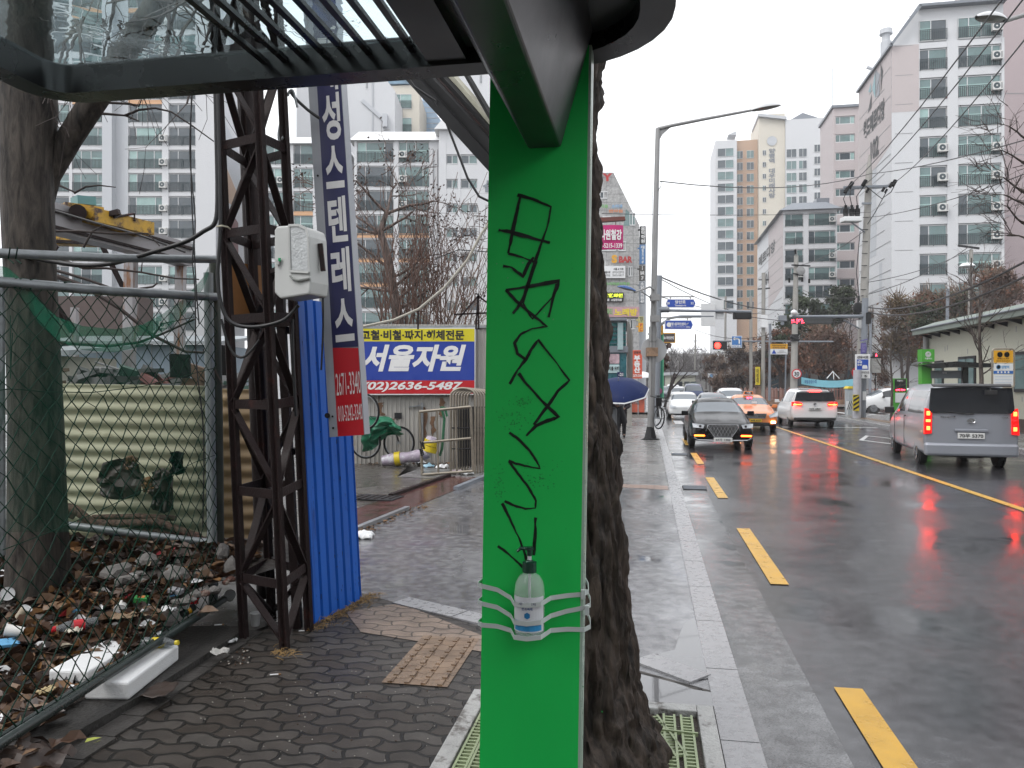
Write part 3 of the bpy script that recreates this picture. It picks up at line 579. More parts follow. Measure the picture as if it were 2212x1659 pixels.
for i in range(26):
    x = rb.uniform(150, 520); branch(mb, P(x, rb.uniform(-150, 60), 5.2), Vector((rb.uniform(-.5, .5), 0, rb.uniform(-1, .4))), rb.uniform(.3, .8), .012, 2, rb, [], 4, .3, 0, .7, (2, 3), 3)
mb.build('crown', m_twig, lt)
# ================================================================ chain link fence on its ledge
m_galv = M('weathered_galvanised_pipe', (.25, .27, .28), .4, metal=.55, var=.25, vs=14, stretch=(1, .3, 1))
m_greenwire = M('green_coated_wire', (.004, .028, .017), .6, spec=.1, var=.1)
m_greenrail = M('dark_green_rail', (.02, .03, .028), .3, var=.2)
m_postpale = M('pale_grey_post', (.3, .33, .34), .5, var=.15, vs=8, dirt=(.16, .17, .16), ds=6, dth=.6)
fc = E('chain_link_fence', Vector((-2.3, 5.9, 0)), 'green chain link fence sagging between grey pipe rails', 'fence')
FB1 = G(470, 1301, .2)
FB0 = G(-60, 1637, .2)
FT0, FT1 = P(-60, 609, 4.45), P(466, 642, 5.93)
def FQ(s, t):   # t up
    a = FB0.lerp(FB1, s); b = FT0.lerp(FT1, s); p = a.lerp(b, t)
    sag = .07*math.sin(math.pi*min(1, t*1.6))*math.sin(math.pi*s) if t < .62 else 0
    return p+Vector((sag, -sag*.5, 0))
mb = MB(); N_, M_ = 17, 34; rw = random.Random(2)
node = {}
def nodep(i, j):
    if (i, j) not in node:
        q = FQ(min(1, max(0, i/(2*N_))), min(1, max(0, j/M_))); w = .008; node[(i, j)] = q+Vector((rw.gauss(0, w*.4), rw.gauss(0, w), rw.gauss(0, w)))
    return node[(i, j)]
for c in range(N_):
    for side in (0, 1):
        pts = []
        for j in range(M_+1): pts.append(nodep(2*c+(1 if j % 2 else 2*side), j))
        mb.tube([p+Vector((.002*side, .002*side, 0)) for p in pts], .0036, 4, 0, caps=False)
mb.build('wire_mesh', m_greenwire, fc)
for (a, b, r, mt, nm) in [(FT0+Vector((0, 0, .012)), FT1, .033, m_galv, 'top_rail'), (P(-60, 545, 4.45), P(485, 561, 5.93), .03, m_galv, 'upper_pipe')]:
    mb = MB(); mb.tube([a, a.lerp(b, .5)-Vector((0, 0, .012)), b], r, 12); mb.build(nm, mt, fc, smooth=40)
mb = MB(); dn = Vector((0, 0, -.03)); o1 = Vector((.03, 0, 0)); mb.tube([FB0+o1, FB0.lerp(FB1, .5)+o1, FB1+Vector((.05, .0, .02))], .024, 10); mb.tube([FB0-o1*.6, FB0.lerp(FB1, .5)-o1*.6, FB1-o1*.3], .017, 8)
mb.build('bottom_rail', m_greenrail, fc, smooth=40)
mb = MB(); mb.tube([P(461, 1310, 5.95), P(455, 950, 5.95), P(450, 590, 5.95)], .036, 12); mb.build('fence_post', m_postpale, fc, smooth=40)
mb = MB(); mb.tube([P(473, 1190, 6.02), P(470, 900, 6.02), P(463, 570, 6.02)], .04, 12); mb.build('fence_post', M('mossy_pipe', (.05, .06, .045), .5, var=.3, vs=6), fc, smooth=40)
mb = MB(); mb.tube([P(-2, 1200, 4.6), P(-4, 620, 4.6)], .035, 12); mb.build('fence_post', m_galv, fc, smooth=40)
mb = MB()
for ln in [[(-20,890),(0,885),(60,888),(150,883),(260,860),(350,832),(440,805),(462,800)], [(-20,1238),(60,1195),(140,1150),(260,1085),(380,1020),(455,992)], [(5,745),(0,860),(2,700)]]: mb.tube([FQ((x+60)/526, max(.0, min(1, (1600-(x+60)/526*300-y)/(990-(x+60)/526*330))))+Vector((.012, -.012, 0)) for x, y in ln], .0028, 5)
mb.build('tie_wire', m_greenwire, fc)
mb = MB()
for x, Y in [(22, 4.6), (38, 4.6)]: mb.tube([P(x, 535, 4.5), P(x-4, 560, 4.55), P(x+8, 570, 4.5)], .004, 5)
for x in (20, 28, 47, 112): s_ = (x+60)/526; p = FT0.lerp(FT1, s_); mb.tube([p+Vector((0, -.036, -.03)), p+Vector((.0, -.037, .03)), p+Vector((.0, .03, .04))], .006, 6)
mb.build('wire_loop', m_greenwire, fc)
# ledge
m_ledge = M('dirty_concrete_ledge', (.04, .038, .036), .5, spec=.3, var=.3, vs=5, bump=.5, bs=50, dirt=(.13, .12, .11), ds=7, dth=.66)
mb = MB(); fr = [(-2.62, 2.2), (-2.44, 2.9), (-2.26, 3.55), (-2.07, 4.37), (-1.93, 5.3), (-1.9, 5.55)]
bk = [(-4.6, 2.2), (-4.6, 2.9), (-4.6, 3.55), (-4.6, 4.37), (-4.6, 5.3), (-4.6, 5.55)]
for i in range(5): mb.prism([Vector(fr[i]+(0,)), Vector(fr[i+1]+(0,)), Vector(bk[i+1]+(0,)), Vector(bk[i]+(0,))], (0, 0, .055))
struct('ledge', mb, m_ledge)
mb = MB()
for i in range(9):
    a = Vector((-2.12+.031*i*.9-.1, 3.55+i*.24, 0)); mb.box(a+Vector((.1, 0, .006)), (.14, .232, .014), 0, rz=-R(11))
struct('border_kerb', mb, M('border_blocks', (.05, .046, .043), .5, spec=.3, var=.2, vs=9, bump=.4))
# heaped rubble ground behind the fence
def hz(x, y):
    t = max(0, min(1, (y-4.3)/1.9)); return .058+.46*t*t*(3-2*t)+.05*noise.noise(Vector((x*2.5, y*2.5, 0)))*min(1, t*3+.15)
def xr(y): return -2.46+.1*(y-3.3)+.55*max(0, min(1, (y-5.35)/.4))
m_dirt = M('dark_litter_soil', (.035, .027, .022), .7, var=.4, vs=9, bump=.9, bs=25)
mb = MB(); mb.grid(lambda a, b: Vector((-4.6+a*(4.6+xr(3.2+b*3.2)), 3.2+b*3.2, hz(-4.6+a*(4.6+xr(3.2+b*3.2)), 3.2+b*3.2)+.003)), 40, 44); struct('dirt_bank', mb, m_dirt, smooth=60)
rl = random.Random(21)
mls = [M('brown_leaf_%s' % n, c, .5, var=.3, vs=6) for n, c in [('dark', (.032, .017, .011)), ('mid', (.075, .038, .021)), ('tan', (.16, .09, .046)), ('ochre', (.2, .095, .028))]]
mb = MB()
def curled(mb, c, s, rz, tilt, m, rnd):
    rot = Matrix.Rotation(rz, 3, 'Z') @ Matrix.Rotation(tilt, 3, 'X'); k = rnd.uniform(.2, .75)*s
    pr = [(-1, 0, .0), (-.45, .55, k), (.2, .6, k*.8), (1, .08, k*.3), (.25, -.55, k*.9), (-.4, -.5, k*.7)]
    vs = [c+rot @ Vector((x*s, y*s*rnd.uniform(.8, 1.2), z)) for x, y, z in pr]+[c+rot @ Vector((-.05*s, 0, -.0))]
    mb.add(vs, [(i, (i+1) % 6, 6) for i in range(6)], m)
nleaf = 0
while nleaf < 4600:
    x = rl.uniform(-4.4, -1.98); y = rl.uniform(3.3, 6.2)
    if x > xr(y)-.02 and (y > 5.5 or rl.random() > .03): continue
    if noise.noise(Vector((x*3, y*3, 4))) < -.3: continue
    curled(mb, Vector((x, y, hz(x, y)+rl.uniform(.006, .035))), rl.uniform(.03, .085), rl.uniform(0, 6.3), rl.gauss(0, .6), rl.choices((0, 1, 2, 3), (5, 5, 2.2, 1.2))[0], rl); nleaf += 1
for i in range(90): x = rl.gauss(-2.32, .12); y = rl.gauss(3.38, .16); curled(mb, Vector((x, y, .07+rl.random()*.1)), rl.uniform(.03, .07), rl.uniform(0, 6.3), rl.gauss(0, .6), rl.choices((0, 1, 2), (4, 5, 2))[0], rl)
o = struct('fallen_leaves', mb, mls); o['kind'] = 'stuff'; o['label'] = 'brown fallen leaves heaped over the bank behind the wire fence'
# stones and bricks in the bank
def rock(sx, sy, sz, seed, jag=.35):
    mb = MB(); bm = bmesh.new(); bmesh.ops.create_icosphere(bm, subdivisions=2, radius=1)
    for v in bm.verts: v.co *= 1+jag*noise.noise(v.co*1.3+Vector((seed, 0, 0))); v.co = Vector((round(v.co.x*2.4)/2.4*.5+v.co.x*.5, round(v.co.y*2.4)/2.4*.5+v.co.y*.5, round(v.co.z*2.4)/2.4*.5+v.co.z*.5))
    mb.add([(v.co.x*sx, v.co.y*sy, v.co.z*sz) for v in bm.verts], [[q.index for q in f.verts] for f in bm.faces]); bm.free(); return mb
m_rock = M('broken_concrete', (.17, .16, .15), .7, var=.25, vs=9, bump=.6, bs=60); m_brick = M('old_brick', (.12, .05, .035), .75, var=.3, vs=12, bump=.4, dirt=(.32, .29, .25), ds=6, dth=.55)
rocks = [(112,1205,.1,.08,.06,'grey lump of concrete beside the red brick'), (75,1238,.13,.07,.045,None), (190,1265,.07,.05,.04,'small pale stone under the pile of logs'), (255,1250,.14,.09,.075,'largest grey concrete lump in the rubble bank'),
 (150,1250,.1,.05,.03,'flat grey chunk lying next to the brick'), (320,1225,.09,.08,.07,'dark grey boulder under the corrugated sheet'), (385,1255,.12,.09,.07,'angular grey rock close to the fence post'), (430,1250,.06,.05,.045,'small angular stone touching the fence post'),
 (275,1265,.12,.07,.05,'cracked slab of concrete above the white cup'), (90,1262,.06,.05,.035,'round pale stone in front of the brick'), (480,1215,.05,.05,.1,'upright grey stone between fence post and lattice mast'), (500,1245,.05,.06,.09,'upright stone by the foot of the lattice mast'), (35,1215,.07,.05,.05,'brown stone half hidden by leaves')]
for i, (px, py, sx, sy, sz, lb) in enumerate(rocks):
    d = Vector(((px-CX)/F, 1, -(py-CY)/F)); Y = 4.3
    while Y < 6.6 and (H+d.z*Y) > hz(d.x*Y, Y): Y += .02
    c = Vector((d.x*Y, Y, hz(d.x*Y, Y)+sz*.45))
    if lb is None:
        mb = MB(); mb.box((0, 0, 0), (.2, .1, .06), 0, rz=.2); o = obj('brick', mb.mesh('brick', m_brick), None, .008); o.location = c; tag(o, 'mossy red brick lying on the rubble bank', 'brick')
    else:
        o = obj('stone', rock(sx, sy, sz, i*3.1).mesh('stone', m_rock, smooth=25)); o.location = c; o.rotation_euler = (rl.uniform(-.3, .3), rl.uniform(-.3, .3), rl.uniform(0, 3)); tag(o, lb, 'stone', 'stones in the rubble bank')
mb = MB(); rq = random.Random(77)
for i in range(300):
    x = rq.uniform(-4.2, -1.95); y = rq.uniform(5.2, 6.3)
    s = rq.uniform(.015, .05); vs, fs = [], []
    q = rock(s, s*.8, s*.6, i); mb.add([Vector(v)+Vector((x, y, hz(x, y)+s*.2)) for v in q.v], q.f, rq.choice((0, 0, 1)))
o_l = MB(); rq = random.Random(5)
for i in range(190):
    y = rq.uniform(3.6, 6.1); x = rq.uniform(-4.2, xr(y)); curled(o_l, Vector((x, y, hz(x, y)+.04)), rq.uniform(.014, .055), rq.uniform(0, 6), rq.gauss(0, .7), rq.choice((0, 0, 0, 1, 2, 3)), rq)
o = struct('litter_bits', o_l, [m_white, M('litter_blue', (.1, .3, .5), .5), M('litter_red', (.45, .04, .05), .5), M('litter_cream', (.55, .48, .36), .6)]); o['kind'] = 'stuff'; o['label'] = 'tiny scraps of paper and plastic strewn over the leaves'
o = struct('rubble', mb, [m_rock, m_brick]); o['kind'] = 'stuff'; o['label'] = 'small broken stones and brick bits scattered over the bank'
# corrugated sheets, pipe, logs and bark pieces behind the mesh
def corr(p0, p1, q0, q1, nw, amp, horiz, nu=6, npw=6, thick=.004):
    mb = MB()
    def fn(a, b):
        t = b if horiz else a; base = p0.lerp(p1, a).lerp(q0.lerp(q1, a), b); nrm = (p1-p0).cross(q0-p0).normalized()
        return base+nrm*amp*math.sin(2*math.pi*nw*t)
    mb.grid(fn, nu if horiz else nw*npw, nw*npw if horiz else nu); return mb
m_sheet = M('yellowed_fibre_sheet', (.58, .58, .4), .6, var=.15, vs=2, dirt=(.27, .25, .15), ds=2, dth=.58, stretch=(1, 1, 3)); m_sheet2 = M('tan_fibre_sheet', (.33, .23, .12), .6, var=.15, vs=2, dirt=(.15, .1, .05), ds=4, dth=.6)
o = T('corrugated_sheet', corr(P(60, 1178, 6.45), P(446, 1200, 6.45), P(60, 828, 6.45), P(446, 834, 6.45), 12, .014, True, 12), m_sheet, 'pale yellow green corrugated sheet behind the wire mesh', 'corrugated sheet', smooth=60)
m_ = o.modifiers.new('s', 'SOLIDIFY'); m_.thickness = .005
o = T('corrugated_sheet', corr(P(462, 1240, 6.6), P(556, 1240, 6.6), P(478, 840, 6.6), P(556, 842, 6.6), 13, .014, True, 6), m_sheet2, 'tan corrugated sheet seen through the lattice mast', 'corrugated sheet', smooth=60)
m_ = o.modifiers.new('s', 'SOLIDIFY'); m_.thickness = .005
mb = MB(); mb.tube([P(0, 1122, 6.0), P(120, 1132, 6.05), P(300, 1155, 6.1), P(445, 1172, 6.15), P(528, 1182, 6.2)], .032, 12); T('pipe', mb, m_galv, 'grey pipe lying across the bank under the logs', 'pipe', smooth=40)
logs = [([(125,1090),(160,1100),(200,1130),(235,1150)], .036, 'crooked reddish branch slanting down over the pipe'), ([(170,1128),(260,1130),(340,1126),(432,1160)], .034, 'longest reddish log lying on the pipe'), ([(85,1115),(130,1100),(160,1112)], .03, 'thin short log at the shady end of the pile'),
        ([(240,1148),(320,1140),(400,1145),(440,1165)], .038, 'thick log with a sawn end beside the fence post'), ([(200,1110),(300,1108),(380,1112)], .025, 'thin dark log against the corrugated sheet')]
for i, (ln, r, lb) in enumerate(logs):
    mb = MB(); mb.tube([P(x, y+2*i, 6.22+.02*i) for x, y in ln], [r*f for f in ([.9, 1, .95, 1] if len(ln) == 4 else [.9, 1, .9])], 12); T('log', mb, bark('red_brown_log', (.07, .038, .028), 1.6, 1) if i == 0 else bpy.data.materials['red_brown_log'], lb, 'log', 'logs piled on the pipe', smooth=50)
for px, py, w, h, lb, mt in [(265, 1035, .19, .17, 'crumpled dark brown bark sheet against the corrugated sheet', mls[0]), (355, 1060, .11, .19, 'narrow grey brown curled bark piece beside the bark sheet', mls[0]), (288, 1000, .06, .06, 'crumpled tan paper ball on the bark sheet', mls[2]), (327, 1020+28, .06, .07, 'small orange brown dead leaf cluster on the bark', mls[3]), (386, 1000, .07, .1, 'black plastic scrap hanging on the mesh', m_black)]:
    mb = MB(); c = P(px, py, 6.3); sd = px*.1
    mb.grid(lambda a, b: c+Vector(((a-.5)*2*w*(1-.5*abs(b-.5)+.3*noise.noise(Vector((b*3, sd, 0)))), -.03+.06*noise.noise(Vector((a*5, b*5, sd))), (b-.5)*2*h*(1-.4*abs(a-.5)))), 12, 12)
    o = T('bark_piece' if mt is not m_black and px != 288 else 'scrap', mb, mt, lb, 'bark' if mt is mls[0] else 'litter', smooth=25); m_ = o.modifiers.new('s', 'SOLIDIFY'); m_.thickness = .006
# green shade net
m_net = bpy.data.materials.new('green_shade_net'); m_net.use_nodes = True; nt = m_net.node_tree; nt.nodes.clear(); L = nt.links.new
o_ = nd(nt, 'ShaderNodeOutputMaterial'); t_ = nd(nt, 'ShaderNodeBsdfTransparent'); d_ = nd(nt, 'ShaderNodeBsdfDiffuse'); d_.inputs[0].default_value = (.014, .09, .055, 1); x_ = nd(nt, 'ShaderNodeMixShader'); x_.inputs[0].default_value = .3
L(t_.outputs[0], x_.inputs[1]); L(d_.outputs[0], x_.inputs[2]); L(x_.outputs[0], o_.inputs[0])
top = [(-30,565),(20,580),(60,615),(85,650),(125,685),(180,705),(250,712),(310,702),(350,680),(400,645),(440,600),(452,575)]
def netf(a, b):
    k = a*(len(top)-1); i = min(len(top)-2, int(k)); t = k-i; x = top[i][0]+(top[i+1][0]-top[i][0])*t; y = top[i][1]+(top[i+1][1]-top[i][1])*t
    yb = 1150; return P(x, y+(yb-y)*b, 4.5+1.4*(x+30)/500+.02*math.sin(x*.05+b*9))
mb = MB(); mb.grid(netf, 44, 24)
T('shade_net', mb, m_net, 'thin green shade net sagging behind the wire mesh', 'net', smooth=60)
m_hem = m_net.copy(); m_hem.name = 'green_net_hem'; m_hem.node_tree.nodes['Diffuse BSDF'].inputs[0].default_value = (.03, .26, .15, 1); m_hem.node_tree.nodes['Mix Shader'].inputs[0].default_value = .5
mb = MB(); mb.grid(lambda a, b: netf(a, 0)+Vector((0, -.012, -.16*(.4+.6*math.sin(math.pi*a))*b+.0)), 44, 2)
T('net_hem', mb, m_hem, 'bright green folded upper hem of the shade net', 'net', smooth=60)
# ================================================================ lattice mast with cables, floodlight
m_rust = M('dark_rusted_steel', (.018, .01, .01), .55, spec=.2, var=.3, vs=5, bump=.25, bs=60, dirt=(.05, .015, .012), ds=3.5, dth=.6)
la = E('lattice_mast', G(607, 1388), 'dark rusty steel lattice mast beside the blue wall', 'mast')
legs = {'F': ((615,1392,5.22), (556,160,5.15)), 'L': ((527,1386,5.42), (470,160,5.35)), 'R': ((668,1366,5.62), (608,160,5.5)), 'B': ((588,1345,5.9), (524,160,5.75))}
LP = {}
for k, (b, t) in legs.items():
    pb, pt = P(*b), P(*t); d = (pt-pb).normalized(); pt = pb+d*((6.2-pb.z)/d.z); pb = pb+d*((-.02-pb.z)/d.z); LP[k] = (pb, pt)
    mb = MB()
    sx, sy = {'F': (1, 1), 'L': (1, .3), 'R': (-1, .3), 'B': (-.5, -1)}[k]
    mb.bar(pb, pt, .07, .012, up=(.75, .66, 0)); mb.bar(pb, pt, .07, .012, up=(-.66, .75, 0))
    if k in 'FB': mb.bar(pb+Vector((-.012, .02, 0)), pt+Vector((-.012, .02, 0)), .05, .05)
    mb.build('mast_leg', m_rust, la)
def lp(k, z): a, b = LP[k]; return a.lerp(b, (z-a.z)/(b.z-a.z))
zs = [H-(y-CY)/F*5.35 for y in (1252, 1062, 874, 690, 505, 316)]+[4.1, 4.7, 5.3, 5.9]
for f, (a, b) in enumerate([('L', 'F'), ('F', 'R'), ('R', 'B'), ('B', 'L')]):
    nn = (lp(b, 1)-lp(a, 1)).cross(Vector((0, 0, 1))).normalized()*.004
    for i, z in enumerate(zs):
        mb = MB(); mb.bar(lp(a, z)+nn, lp(b, z+(.03 if (a, b) == ('F', 'R') else 0))+nn, .012, .062, up=(0, 0, 1)); mb.build('cross_bar', m_rust, la)
        z1 = zs[i-1] if i else .02
        mb = MB(); s, e = (a, b) if (i+f) % 2 else (b, a)
        mb.bar(lp(s, z1+.02)-nn*2, lp(e, z-.03)-nn*2, .012, .055, up=(nn.x*100, nn.y*100, 0)); mb.build('diagonal_brace', m_rust, la)
m_plate = M('rusty_orange_plate', (.3, .13, .035), .7, var=.25, vs=4, dirt=(.2, .16, .12), ds=3, dth=.6)
mb = MB(); mb.prism([P(498, 566, 5.72), P(568, 575, 5.9), P(568, 690, 5.9), P(500, 684, 5.72)], (.004, .02, 0)); T('rusty_plate', mb, m_plate, 'rusty orange metal plate hung behind the lattice mast', 'metal plate')
mb = MB(); mb.tube([P(575, 1290, 6.3), P(560, 900, 6.3), P(548, 560, 6.3), P(530, 150, 6.3), P(520, -60, 6.3)], .075, 10); T('steel_column', mb, m_rust, 'round dark steel column standing inside the lattice mast', 'column', smooth=40)
# cables on the mast
cg = 'black cables hanging on the lattice mast'
cabs = [([(-20,556),(40,552),(110,565),(180,574),(250,568),(330,545),(400,523),(440,500),(465,480),(470,420),(468,300),(466,180),(466,60)], 5.3, .016, 'thick black cable sweeping from the fence up the mast'),
        ([(470,180),(474,330),(476,480),(472,560),(470,600),(476,650),(492,690),(520,705),(560,706),(600,697),(622,685),(645,660)], 5.1, .013, 'black cable looping around the mast to the floodlight'),
        ([(478,690),(490,735),(505,765),(525,772),(545,755),(560,735)], 5.2, .009, 'short black cable loop low on the mast'), ([(416,190),(410,330),(422,480),(416,560),(422,640),(424,780),(440,940),(438,1140)], 5.6, .005, 'thin wire hanging beside the mast'),
        ([(414,190),(412,300),(414,430),(424,620),(430,700)], 5.62, .005, 'second thin wire hanging beside the mast'), ([(628,200),(640,215),(665,238),(690,256)], 5.6, .011, 'dark rod between the mast and the tall sign'),
        ([(622,208),(625,198),(632,196),(637,210),(642,232)], 5.55, .009, 'grey pipe hook near the mast head'), ([(607,260),(602,290),(605,305),(612,296)], 5.5, .01, 'bent grey pipe beside the mast leg'), ([(632,690),(633,760),(640,900)], 5.4, .012, 'black cable running down the blue wall'),
        ([(690,515),(692,560),(696,600),(698,700),(694,800)], 5.62, .007, 'thin black cable down the edge of the tall sign'), ([(95,448),(200,480),(300,508),(400,545)], 7.0, .01, 'slack black wire from the crane beam')]
for i, (ln, Y, r, lb) in enumerate(cabs):
    pts = [P(x, y, Y) for x, y in ln]; q = []
    for k in range(len(pts)-1):
        p0 = pts[max(0, k-1)]; p1 = pts[k]; p2 = pts[k+1]; p3 = pts[min(len(pts)-1, k+2)]
        for t in (0, .25, .5, .75): q.append(.5*((2*p1)+(p2-p0)*t+(2*p0-5*p1+4*p2-p3)*t*t+(3*p1-p0-3*p2+p3)*t**3))
    q.append(pts[-1]); mb = MB(); mb.tube(q, r, 8); T('pipe_hook' if 'pipe' in lb else 'cable', mb, m_galv if 'pipe' in lb else m_cable, lb, 'pipe' if 'pipe' in lb else 'cable', None if 'pipe' in lb else cg, smooth=50)
mb = MB(); mb.tube([P(468, 490, 5.08), P(480, 488, 5.02), P(492, 491, 5.06), P(497, 495, 5.1)], .006, 6); T('cord_tie', mb, M('cream_cord', (.45, .42, .33), .7), 'cream cord tying the cables to the mast', 'cord')
# floodlight
fl = E('floodlight', P(628, 640, 5.1), 'pale grey boxy floodlight with a ribbed glass front on the mast', 'floodlight')
m_fl = M('pale_grey_casing', (.52, .53, .52), .45, var=.06, vs=4)
FX = Vector((.93, -.36, 0)).normalized(); FY = Vector((.36, .93, 0)).normalized(); fc0 = P(592, 640, 5.02)
def FP(x, y, z): return fc0+FX*x+FY*y+Vector((0, 0, z))
side = [(0, .02), (.0, .43), (.02, .455), (.19, .452), (.255, .425), (.272, .37), (.285, .08), (.275, .0), (.05, -.02)]
mb = MB(); mb.prism([FP(x, 0, z) for x, z in side], FY*.2); mb.build('casing', m_fl, fl, bevel=.012)
m_flg = M('ribbed_lamp_glass', (.45, .47, .48), .15, var=.2, vs=14, bump=.25, bs=60, spec=.9)
mb = MB(); gp = [(.13, .445), (.2, .438), (.247, .415), (.262, .36), (.268, .15), (.14, .165), (.128, .42)]; mb.prism([FP(x, -.006, z) for x, z in gp], FY*.01); mb.build('lamp_glass', m_flg, fl)
mb = MB(); rim = [(.122, .45), (.2, .446), (.254, .42), (.271, .362), (.277, .14), (.132, .155)]
for a, b in zip(rim, rim[1:]+rim[:1]): mb.bar(FP(a[0], -.006, a[1]), FP(b[0], -.006, b[1]), .012, .016)
mb.build('glass_rim', m_fl, fl)
mb = MB(); mb.tube([FP(.13, -.004, .125), FP(.16, -.01, .1), FP(.2, -.012, .09), FP(.283, -.004, .1)], .008, 6); mb.build('casing_seam', M('seam_grey', (.2, .21, .2), .5), fl)
mb = MB(); mb.box(FP(.04, -.012, .215), (.02, .02, .03)); mb.build('latch', m_fl, fl); mb = MB(); mb.box(FP(.055, -.014, .232), (.014, .014, .02)); mb.build('latch_tab', M('green_tab', (.02, .4, .15), .4), fl)
mb = MB(); mb.bar(FP(.0, .1, .2), FP(-.12, .12, .18), .04, .03); mb.bar(FP(.288, .1, .34), FP(.31, .1, .16), .03, .02); mb.build('bracket', m_rust, fl)
# ================================================================ blue profiled wall and tall sign
m_bluew = M('blue_profiled_sheet', (.007, .1, .46), .45, spec=.3, var=.14, vs=1.2, dirt=(.006, .05, .25), ds=2, dth=.56, stretch=(4, 4, .5))
BW0, BW1 = Vector((-1.515, 5.66, 0)), Vector((-1.262, 6.46, 0)); bd = (BW1-BW0); bn = Vector((bd.y, -bd.x, 0)).normalized()
mb = MB(); cols = []; kk = 7; 
for i in range(kk):
    for t, o_ in [(0, 0), (.62, 0), (.7, -.018), (.92, -.018)]: cols.append((BW0+bd*((i+t)/kk), o_))
cols.append((BW1, 0))
lw = Vector((-.13, 0, 0))
vs = [p+bn*o_+Vector((0, 0, z))+lw*(z/2.45) for z in (.0, 2.45) for p, o_ in cols]; n = len(cols)
mb.add(vs, [(i, i+1, n+i+1, n+i) for i in range(n-1)])
bw = E('profiled_wall', BW0, 'blue ribbed sheet metal wall by the yard entrance', 'wall'); o = mb.build('sheet', m_bluew, bw); m_ = o.modifiers.new('s', 'SOLIDIFY'); m_.thickness = .006
mb = MB()
for z in (.4, 1.3, 2.2): mb.bar(BW0+Vector((0, 0, z))-bn*.06+lw*(z/2.45), BW1+Vector((0, 0, z))-bn*.06+lw*(z/2.45), .05, .05)
mb.bar(BW0-bn*.07, BW0-bn*.07+Vector((0, 0, 2.45))+lw, .06, .06); mb.build('support_frame', m_rust, bw)
ra = random.Random(9); mb = MB()
for i in range(70): t = ra.random(); z = ra.uniform(.05, 2.2); p = BW0+bd*t+Vector((0, 0, z))+lw*(z/2.45)+bn*.003; mb.bar(p, p+Vector((0, 0, ra.uniform(.008, .04))), .005, .002)
mb.build('scuff_mark', m_dark, bw)
SY = 5.72
def SL(y): t = (y-175)/(945-175); return 665+47*t
def SM(y): t = (y-175)/(945-175); return 684+46*t
def SR(y): t = (y-175)/(945-175); return 737+51*t
def SP(x, y, f=0): return P(x, y, SY-.16*((x-SL(y))/max(1, SR(y)-SL(y)))-f)
sg = E('vertical_sign', SP(750, 945), 'tall navy and red shop sign with stacked white syllables', 'sign')
yt, yb, ym = -170, 945, 752
mb = MB(); q = [SP(SL(yb), yb), SP(SR(yb), yb-6), SP(SR(yt), yt), SP(SL(yt), yt)]; mb.prism(q, (.02, .1, 0)); mb.build('sign_case', M('grey_sign_case', (.4, .42, .46), .4, var=.08, vs=2), sg)
def spanel(y0, y1, mat, nm, f=.003, xl=SM): mb = MB(); mb.poly([SP(xl(y1), y1, f), SP(SR(y1)-1.5, y1-3, f), SP(SR(y0)-1.5, y0, f), SP(xl(y0), y0, f)]); return mb.build(nm, mat, sg)
spanel(yt+4, ym, m_navy, 'navy_panel'); rp = spanel(ym, yb-2, m_red_sign, 'red_panel')
def slet(s, x0, x1, y0, y1, mat, sk=0., bold=.03, dx=0):
    # text box in the sloping sign plane: x fractions across the printed face
    def q(fx, y): a, b = SM(y), SR(y); return SP(a+(b-a)*fx, y-fx*6+dx, .006)
    o_ = q(x0, y1); return lettering(s, o_, q(x1, y1)-o_, q(x0, y0)-o_, mat, sg, bold=bold, off=.001)
for ch, y0, y1 in [('대', 60, 192), ('성', 196, 300), ('스', 310, 404), ('텐', 420, 520), ('레', 530, 628), ('스', 640, 735)]: slet(ch, .14, .86, y0+9, y1+6, m_text_w)
slet('2671-3340', .05, .97, 808, 856, m_text_w, bold=.0); slet('010-5242-3340', .06, .97, 878, 912, m_text_w, bold=.0)
mb = MB()
for y in (380, 900, 925): mb.lathe([(0, -.004), (.008, -.004), (.008, 0)], 8, SP(SL(y)+9, y, .006), axis='Y')
mb.lathe([(0, -.02), (.02, -.02), (.02, .02), (0, .02)], 10, SP(SL(898)-1, 898, .0), axis='Y'); mb.build('bolt', m_dark, sg)
# ================================================================ yard beyond the entrance
m_corrw = M('stained_white_sheet', (.4, .385, .36), .6, var=.12, vs=1.2, dirt=(.2, .15, .11), ds=2.2, dth=.6, stretch=(3, 1, .5))
YB = 17.4
fw = E('corrugated_fence', P(900, 1006, YB), 'off white ribbed metal fence at the back of the yard entrance', 'fence')
mb = MB(); a, b = P(640, 1008, YB), P(1130, 1010, YB); n = 52
vs = []; cs = []
for i in range(n):
    for t, o_ in [(0, 0), (.6, 0), (.7, -.025), (.9, -.025)]: cs.append((a.lerp(b, (i+t)/n), o_))
ht = (1008-700)/F*YB
vs = [p+Vector((0, o_, z)) for z in (0, ht) for p, o_ in cs]; k = len(cs); mb.add(vs, [(i, i+1, k+i+1, k+i) for i in range(k-1)])
mb.build('sheet', m_corrw, fw); mb = MB(); mb.bar(P(760, 708, YB-.03), P(1130, 706, YB-.03), .06, .05); mb.bar(P(912, 870, YB-.06), P(912, 1008, YB-.06), .05, .05); mb.bar(P(883, 880, YB-.05), P(908, 876, YB-.05), .03, .03); mb.build('fence_rail', m_steel, fw)
rs = random.Random(4); mb = MB(); m_rs = M('rust_stain', (.14, .075, .04), .8, var=.4, vs=12)
for x, y, h in [(818, 870, 28), (912, 880, 90), (930, 900, 60), (950, 860, 40), (838, 905, 12)]:
    c = P(x, y, YB-.035); hh = h/F*YB; mb.add([c+Vector((rs.uniform(-.05, .05) if k else 0, 0, -hh*k/8)) for k in range(9)]+[c+Vector((rs.uniform(.05, .16), 0, -hh*k/8)) for k in range(9)], [(k, k+1, 10+k, 9+k) for k in range(8)])
    mb.build('rust_stain', m_rs, fw); mb = MB()
